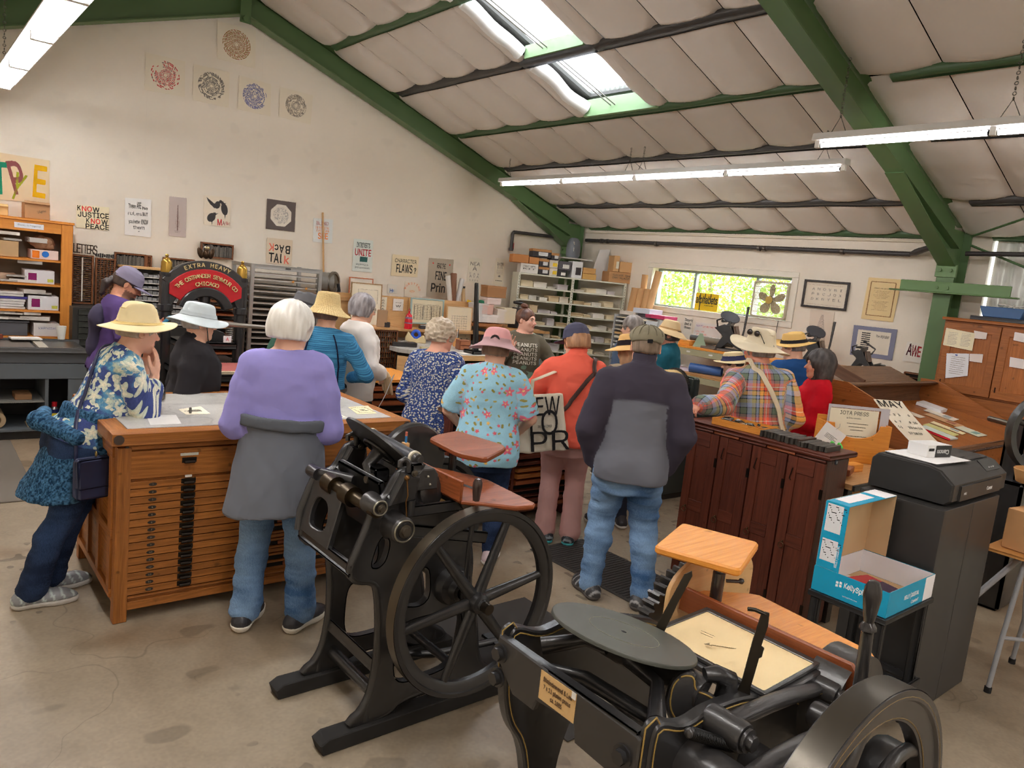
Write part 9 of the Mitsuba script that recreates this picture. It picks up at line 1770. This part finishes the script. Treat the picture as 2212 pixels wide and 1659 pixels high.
p.body(S(212,156,128));p.hair(S(96,80,66),S(140,122,104),'short',.006,.0,hatted=.05)
def two(V,p=p):
 q=p.tl(V);r,fr=p.armt(V);dk=np.maximum(r!=0,np.clip((q[:,2]-.2+1.2*q[:,0]**2)/.008+.5,0,1))[:,None];return dk*np.array(S(58,54,64))+(1-dk)*np.array(S(106,108,116))
p.top(.028,-.08,1.0,.85,colfn=two,name='fleece_jacket',wr=(.026,7,11,24),collar=.045,neck=.31,h=.0085)
p.pants(.02,.012,mat='pattern',uvfn=uvplain(0),name='jeans',wr=(.034,8,20,25),h=.0095)
b=B(S(96,120,150))
for sx in(-1,1):
 pts=stick(p,p.P+np.array([(sx*(.075+.055*dx),-.3,-.05+dz) for dx,dz in((-1,.04),(1,.045),(1,-.07),(0,-.1),(-1,-.07))]),lambda Q:smin(p.torso(Q,.016),smin(p.leg(Q,'L',.02),p.leg(Q,'R',.02),.03),.03),.014)
 b.tube(p.out(np.vstack([pts,pts[:1]])),.004,5)
part(p.key,'pocket_stitching',b,'cloth')
p.shoes(S(52,52,54),S(70,66,62),accent=S(150,150,150))
def fc(Q,p=p):
 q=p.hl(Q);d=ell(q,(0,-.005,.062),(.098,.122,.062));d=smin(d,ell(q,(0,.06,.05),(.085,.085,.035)),.03);d=smin(d,ell(q,(0,.115,.034),(.07,.05,.012)),.015);d=smin(d,ell(q,(0,-.07,.03),(.078,.055,.055)),.03)
 return smax(d,(.008-.2*q[:,1]-q[:,2]),.006)*p.hs
kc=p.field('flat_cap',fc,p.H-.2,p.H+.24,.006,col=S(128,122,102),wr=(.006,30,30,26))
b=B(S(110,104,86))
for a in(-.9,-.45,0,.45,.9):
 t=np.linspace(.15,1.35,14);pts=stick(p,p.H+(np.c_[np.sin(a)*np.sin(t)*.13,-np.cos(a)*np.sin(t)*.15,.05+.1*np.cos(t)]@p.Rh.T),lambda Q:fc(Q),.002);b.tube(p.out(pts),.0022,5)
part(kc,'seam',b,'cloth');part(kc,'label_tab',B(S(26,26,28)).box(p.out(np.array([stick(p,[p.H+p.Rh@np.array((.02,-.16,.02))],fc,.003)[0]]))[0],(.03,.005,.022),R=p.Rw@p.Rh,bev=.001),'cloth')
x,y=4.42,3.86
p=Person('person','person with long light brown hair under a tan hat, behind the flat cap man',x,y,D(-20),1.58,1.0,head=(D(14),D(-8),0),arms={'L':'front','R':'front'})
p.body();p.hair(S(120,92,66),S(176,144,108),'bob',.02,.13,amp=.008,ear=False,hatted=.05)
p.top(.02,-.08,.8,.7,name='top',mat='pattern',uvfn=p.uv(9));p.pants(.012,0,col=S(36,40,52));p.shoes(S(44,44,48),S(220,218,212))
fn=TF_(p,.02,.7)
for sx in(-1,1):strap(p,'backpack_strap',[(sx*.07,.08,.15),(sx*.075,.05,.26),(sx*.07,-.03,.29),(sx*.07,-.1,.2)],fn,.06,S(206,196,170))
p.hat(crown(.108,.078,.098,.19,.03),'panama_hat',S(224,184,120),(S(34,30,32),.008,.05),tilt=-.06,up=.042,wave=(.006,2,0,.012),pinch=.12)
x,y=5.62,4.92
p=Person('person','person with short grey hair mostly hidden behind the flat cap',x,y,D(8),1.7,1.1,fem=False,head=(D(6),D(-6),0),arms={'L':'front','R':'front'})
p.body();p.hair(S(92,84,78),S(150,142,136),'short',.014,.0);p.top(.022,-.08,col=S(70,84,104),name='shirt');p.pants(.016,0,col=S(60,62,66));p.shoes()
glasses(p)
x,y=6.12,4.86
p=Person('person','woman in a tan sun hat and teal quilted jacket standing near the window bench',x,y,D(24),1.66,1.08,head=(D(22),D(-2),0),arms={'L':((-.24,.06,1.0),(-.06,.24,.92)),'R':'hang'})
p.body(S(206,148,124));p.hair(S(44,38,36),S(72,62,58),'short',.014,.03,hatted=.05)
p.top(.026,-.09,1.0,.8,col=S(36,92,108),name='quilted_jacket',collar=.02,neck=.308,wr=(.022,8,12,27))
def bf(Q,p=p):q=p.tl(Q);return np.maximum(p.torso(Q,.03,.8),np.maximum(np.abs(q[:,0])-.035-.08*np.clip(.2-q[:,2],0,1),np.maximum(.02-q[:,1],np.maximum(q[:,2]-.285,-.08-q[:,2])))*p.S)
p.field('blouse',bf,p.P-.3,p.P+(.3,.3,.55),.0095,colfn=lambda V,p=p:np.where((meshkit.noise(p.tl(V)*90)>.52)[:,None],np.array(S(216,216,228)),np.array(S(74,84,150))))
p.pants(.014,0,col=S(50,56,72));p.shoes()
p.hat(crown(.108,.072,.094,.168,.04),'sun_hat',S(220,194,150),(S(176,140,92),.014,.026),tilt=.16,up=.042,wave=(.004,2,0,.02))
x,y=4.97,3.0
p=Person('person','man in a wide cream hat and plaid shirt leaning on the dark wooden cabinet',x,y,D(-38),1.73,1.12,fem=False,head=(D(30),D(-4),0),sh=.104,lean=.1,side=-.08,arms={'L':((-.44,-.12,1.16),(-.66,-.24,1.14)),'R':'front'})
wl=p.Rw.T@(np.array((4.24,3.03,1.17))-p.tw);el=p.Rw.T@(np.array((4.5,3.0,1.17))-p.tw)
p.elb['L']=el;p.wri['L']=wl
p.set_hand('L',p.Rw.T@np.array((-1,-.15,-.3)),(0,0,-1),.9);p.body(S(214,148,122));p.hair(S(96,92,90),S(160,156,152),'short',.012,.01,hatted=.05)
p.top(.026,-.1,.96,.8,mat='pattern',uvfn=p.uv(3),name='plaid_shirt',wr=(.028,7,12,29),h=.0085,collar=.022,neck=.306,cuff=1.35)
p.pants(.018,0,col=S(70,66,58));p.shoes()
fn=TF_(p,.026,.8)
strap(p,'shoulder_strap',[(-.04,.06,.28),(-.03,-.02,.29),(.0,-.1,.24),(.07,-.11,.12),(.1,-.08,-.02),(.1,-.08,-.1)],fn,.034,S(222,208,178))
p.hat(crown(.122,.076,.097,.195,.02),'wide_hat',S(222,210,182),None,tilt=.16,up=.045,wave=(.026,2,0,.02),pinch=.12,roll=.05)
kg=thing('sunglasses','dark sunglasses resting on the crown of the wide cream hat','sunglasses');b=B(S(40,36,30))
for sx in(-1,1):part(kg,'lens',B(S(30,26,24)).ball(p.hplace(np.array([(-.103-.003*sx,.03*sx,.075)]))[0],(.008,.026,.022),14,R=p.Rw@p.Rh),'gloss')
b.tube(p.hplace(np.array([(-.1,-.06,.078),(-.104,-.09,.05),(-.1,-.115,.02)])),.003,5);part(kg,'temple',b,'gloss')
x,y=6.47,3.6
p=Person('person','person in a blue denim jacket and tan hat with black band near the wall bench',x,y,D(-20),1.70,1.15,fem=False,head=(D(24),D(-10),0),lean=.12,arms={'L':'front','R':'front'})
p.body();p.hair(S(100,92,86),S(150,142,136),'short',.01,hatted=.05);p.top(.028,-.08,1.0,.8,mat='cloth',col=S(36,72,122),name='denim_jacket',collar=.025,wr=(.03,7,11,30));p.pants(.016,0,col=S(70,68,64));p.shoes()
p.hat(crown(.1,.08,.097,.165,.0),'panama_hat',S(226,188,118),(S(32,30,32),.006,.034),tilt=.04,up=.045,wave=(.014,2,0,.016),pinch=.12,roll=-.16)
x,y=5.8,3.04
p=Person('person','woman with dark hair in a red denim jacket, right behind the dark cabinet',x,y,D(44),1.615,1.02,head=(D(6),D(0),0),arms={'L':((-.2,.04,1.02),(-.0,.24,1.02)),'R':((.24,-.02,1.02),(.06,.2,.98))})
p.set_hand('L',curl=.8);p.set_hand('R',curl=.8);p.body(S(208,146,118));p.hair(S(28,24,24),S(70,64,62),'bob',.03,.1,amp=.012,ear=False,face=.86)
p.top(.022,-.05,1.0,.7,col=S(176,22,34),name='denim_jacket',wr=(.028,8,13,31),collar=.014,neck=.305)
fn=TF_(p,.022,.7);b=B(S(214,206,196))
for q in((-.05,.2,.18),(-.02,.2,.12),(-.03,.2,-.02),(.09,-.2,-.03)):
 c=stick(p,[p.P+p.Rt@(np.array(q)*p.S)],fn,.012)[0];e=2e-3;nn=unit([(fn((c+e*I3[k])[None])-fn((c-e*I3[k])[None]))[0]for k in range(3)]);c,nn=p.out(c[None])[0],p.Rw@nn;part(p.key,'button',B(S(206,198,186)).cyl(c-nn*.003,c+nn*.004,.01,n=10),'metal')
p.pants(.012,0,mat='pattern',uvfn=uvplain(0),name='jeans');p.shoes()
x,y=6.6,4.02
p=Person('person','person in a tan brimmed hat bending low just left of the plaid shirt',x,y,D(30),1.6,1.0,lean=.85,head=(D(10),D(-10),0),pelvis=(0,-.12),arms={'L':'front','R':'front'})
p.body();p.hair(S(60,50,44),S(90,78,70),'short',.01,hatted=.05);p.top(.02,-.06,1.0,.6,col=S(60,62,84),name='shirt');p.pants(.014,0,col=S(60,60,66));p.shoes()
p.hat(crown(.09,.08,.096,.17,.01),'brimmed_hat',S(222,202,158),(S(50,52,80),.004,.05),tilt=-.0,up=.04,wave=(.008,2,0,.01))
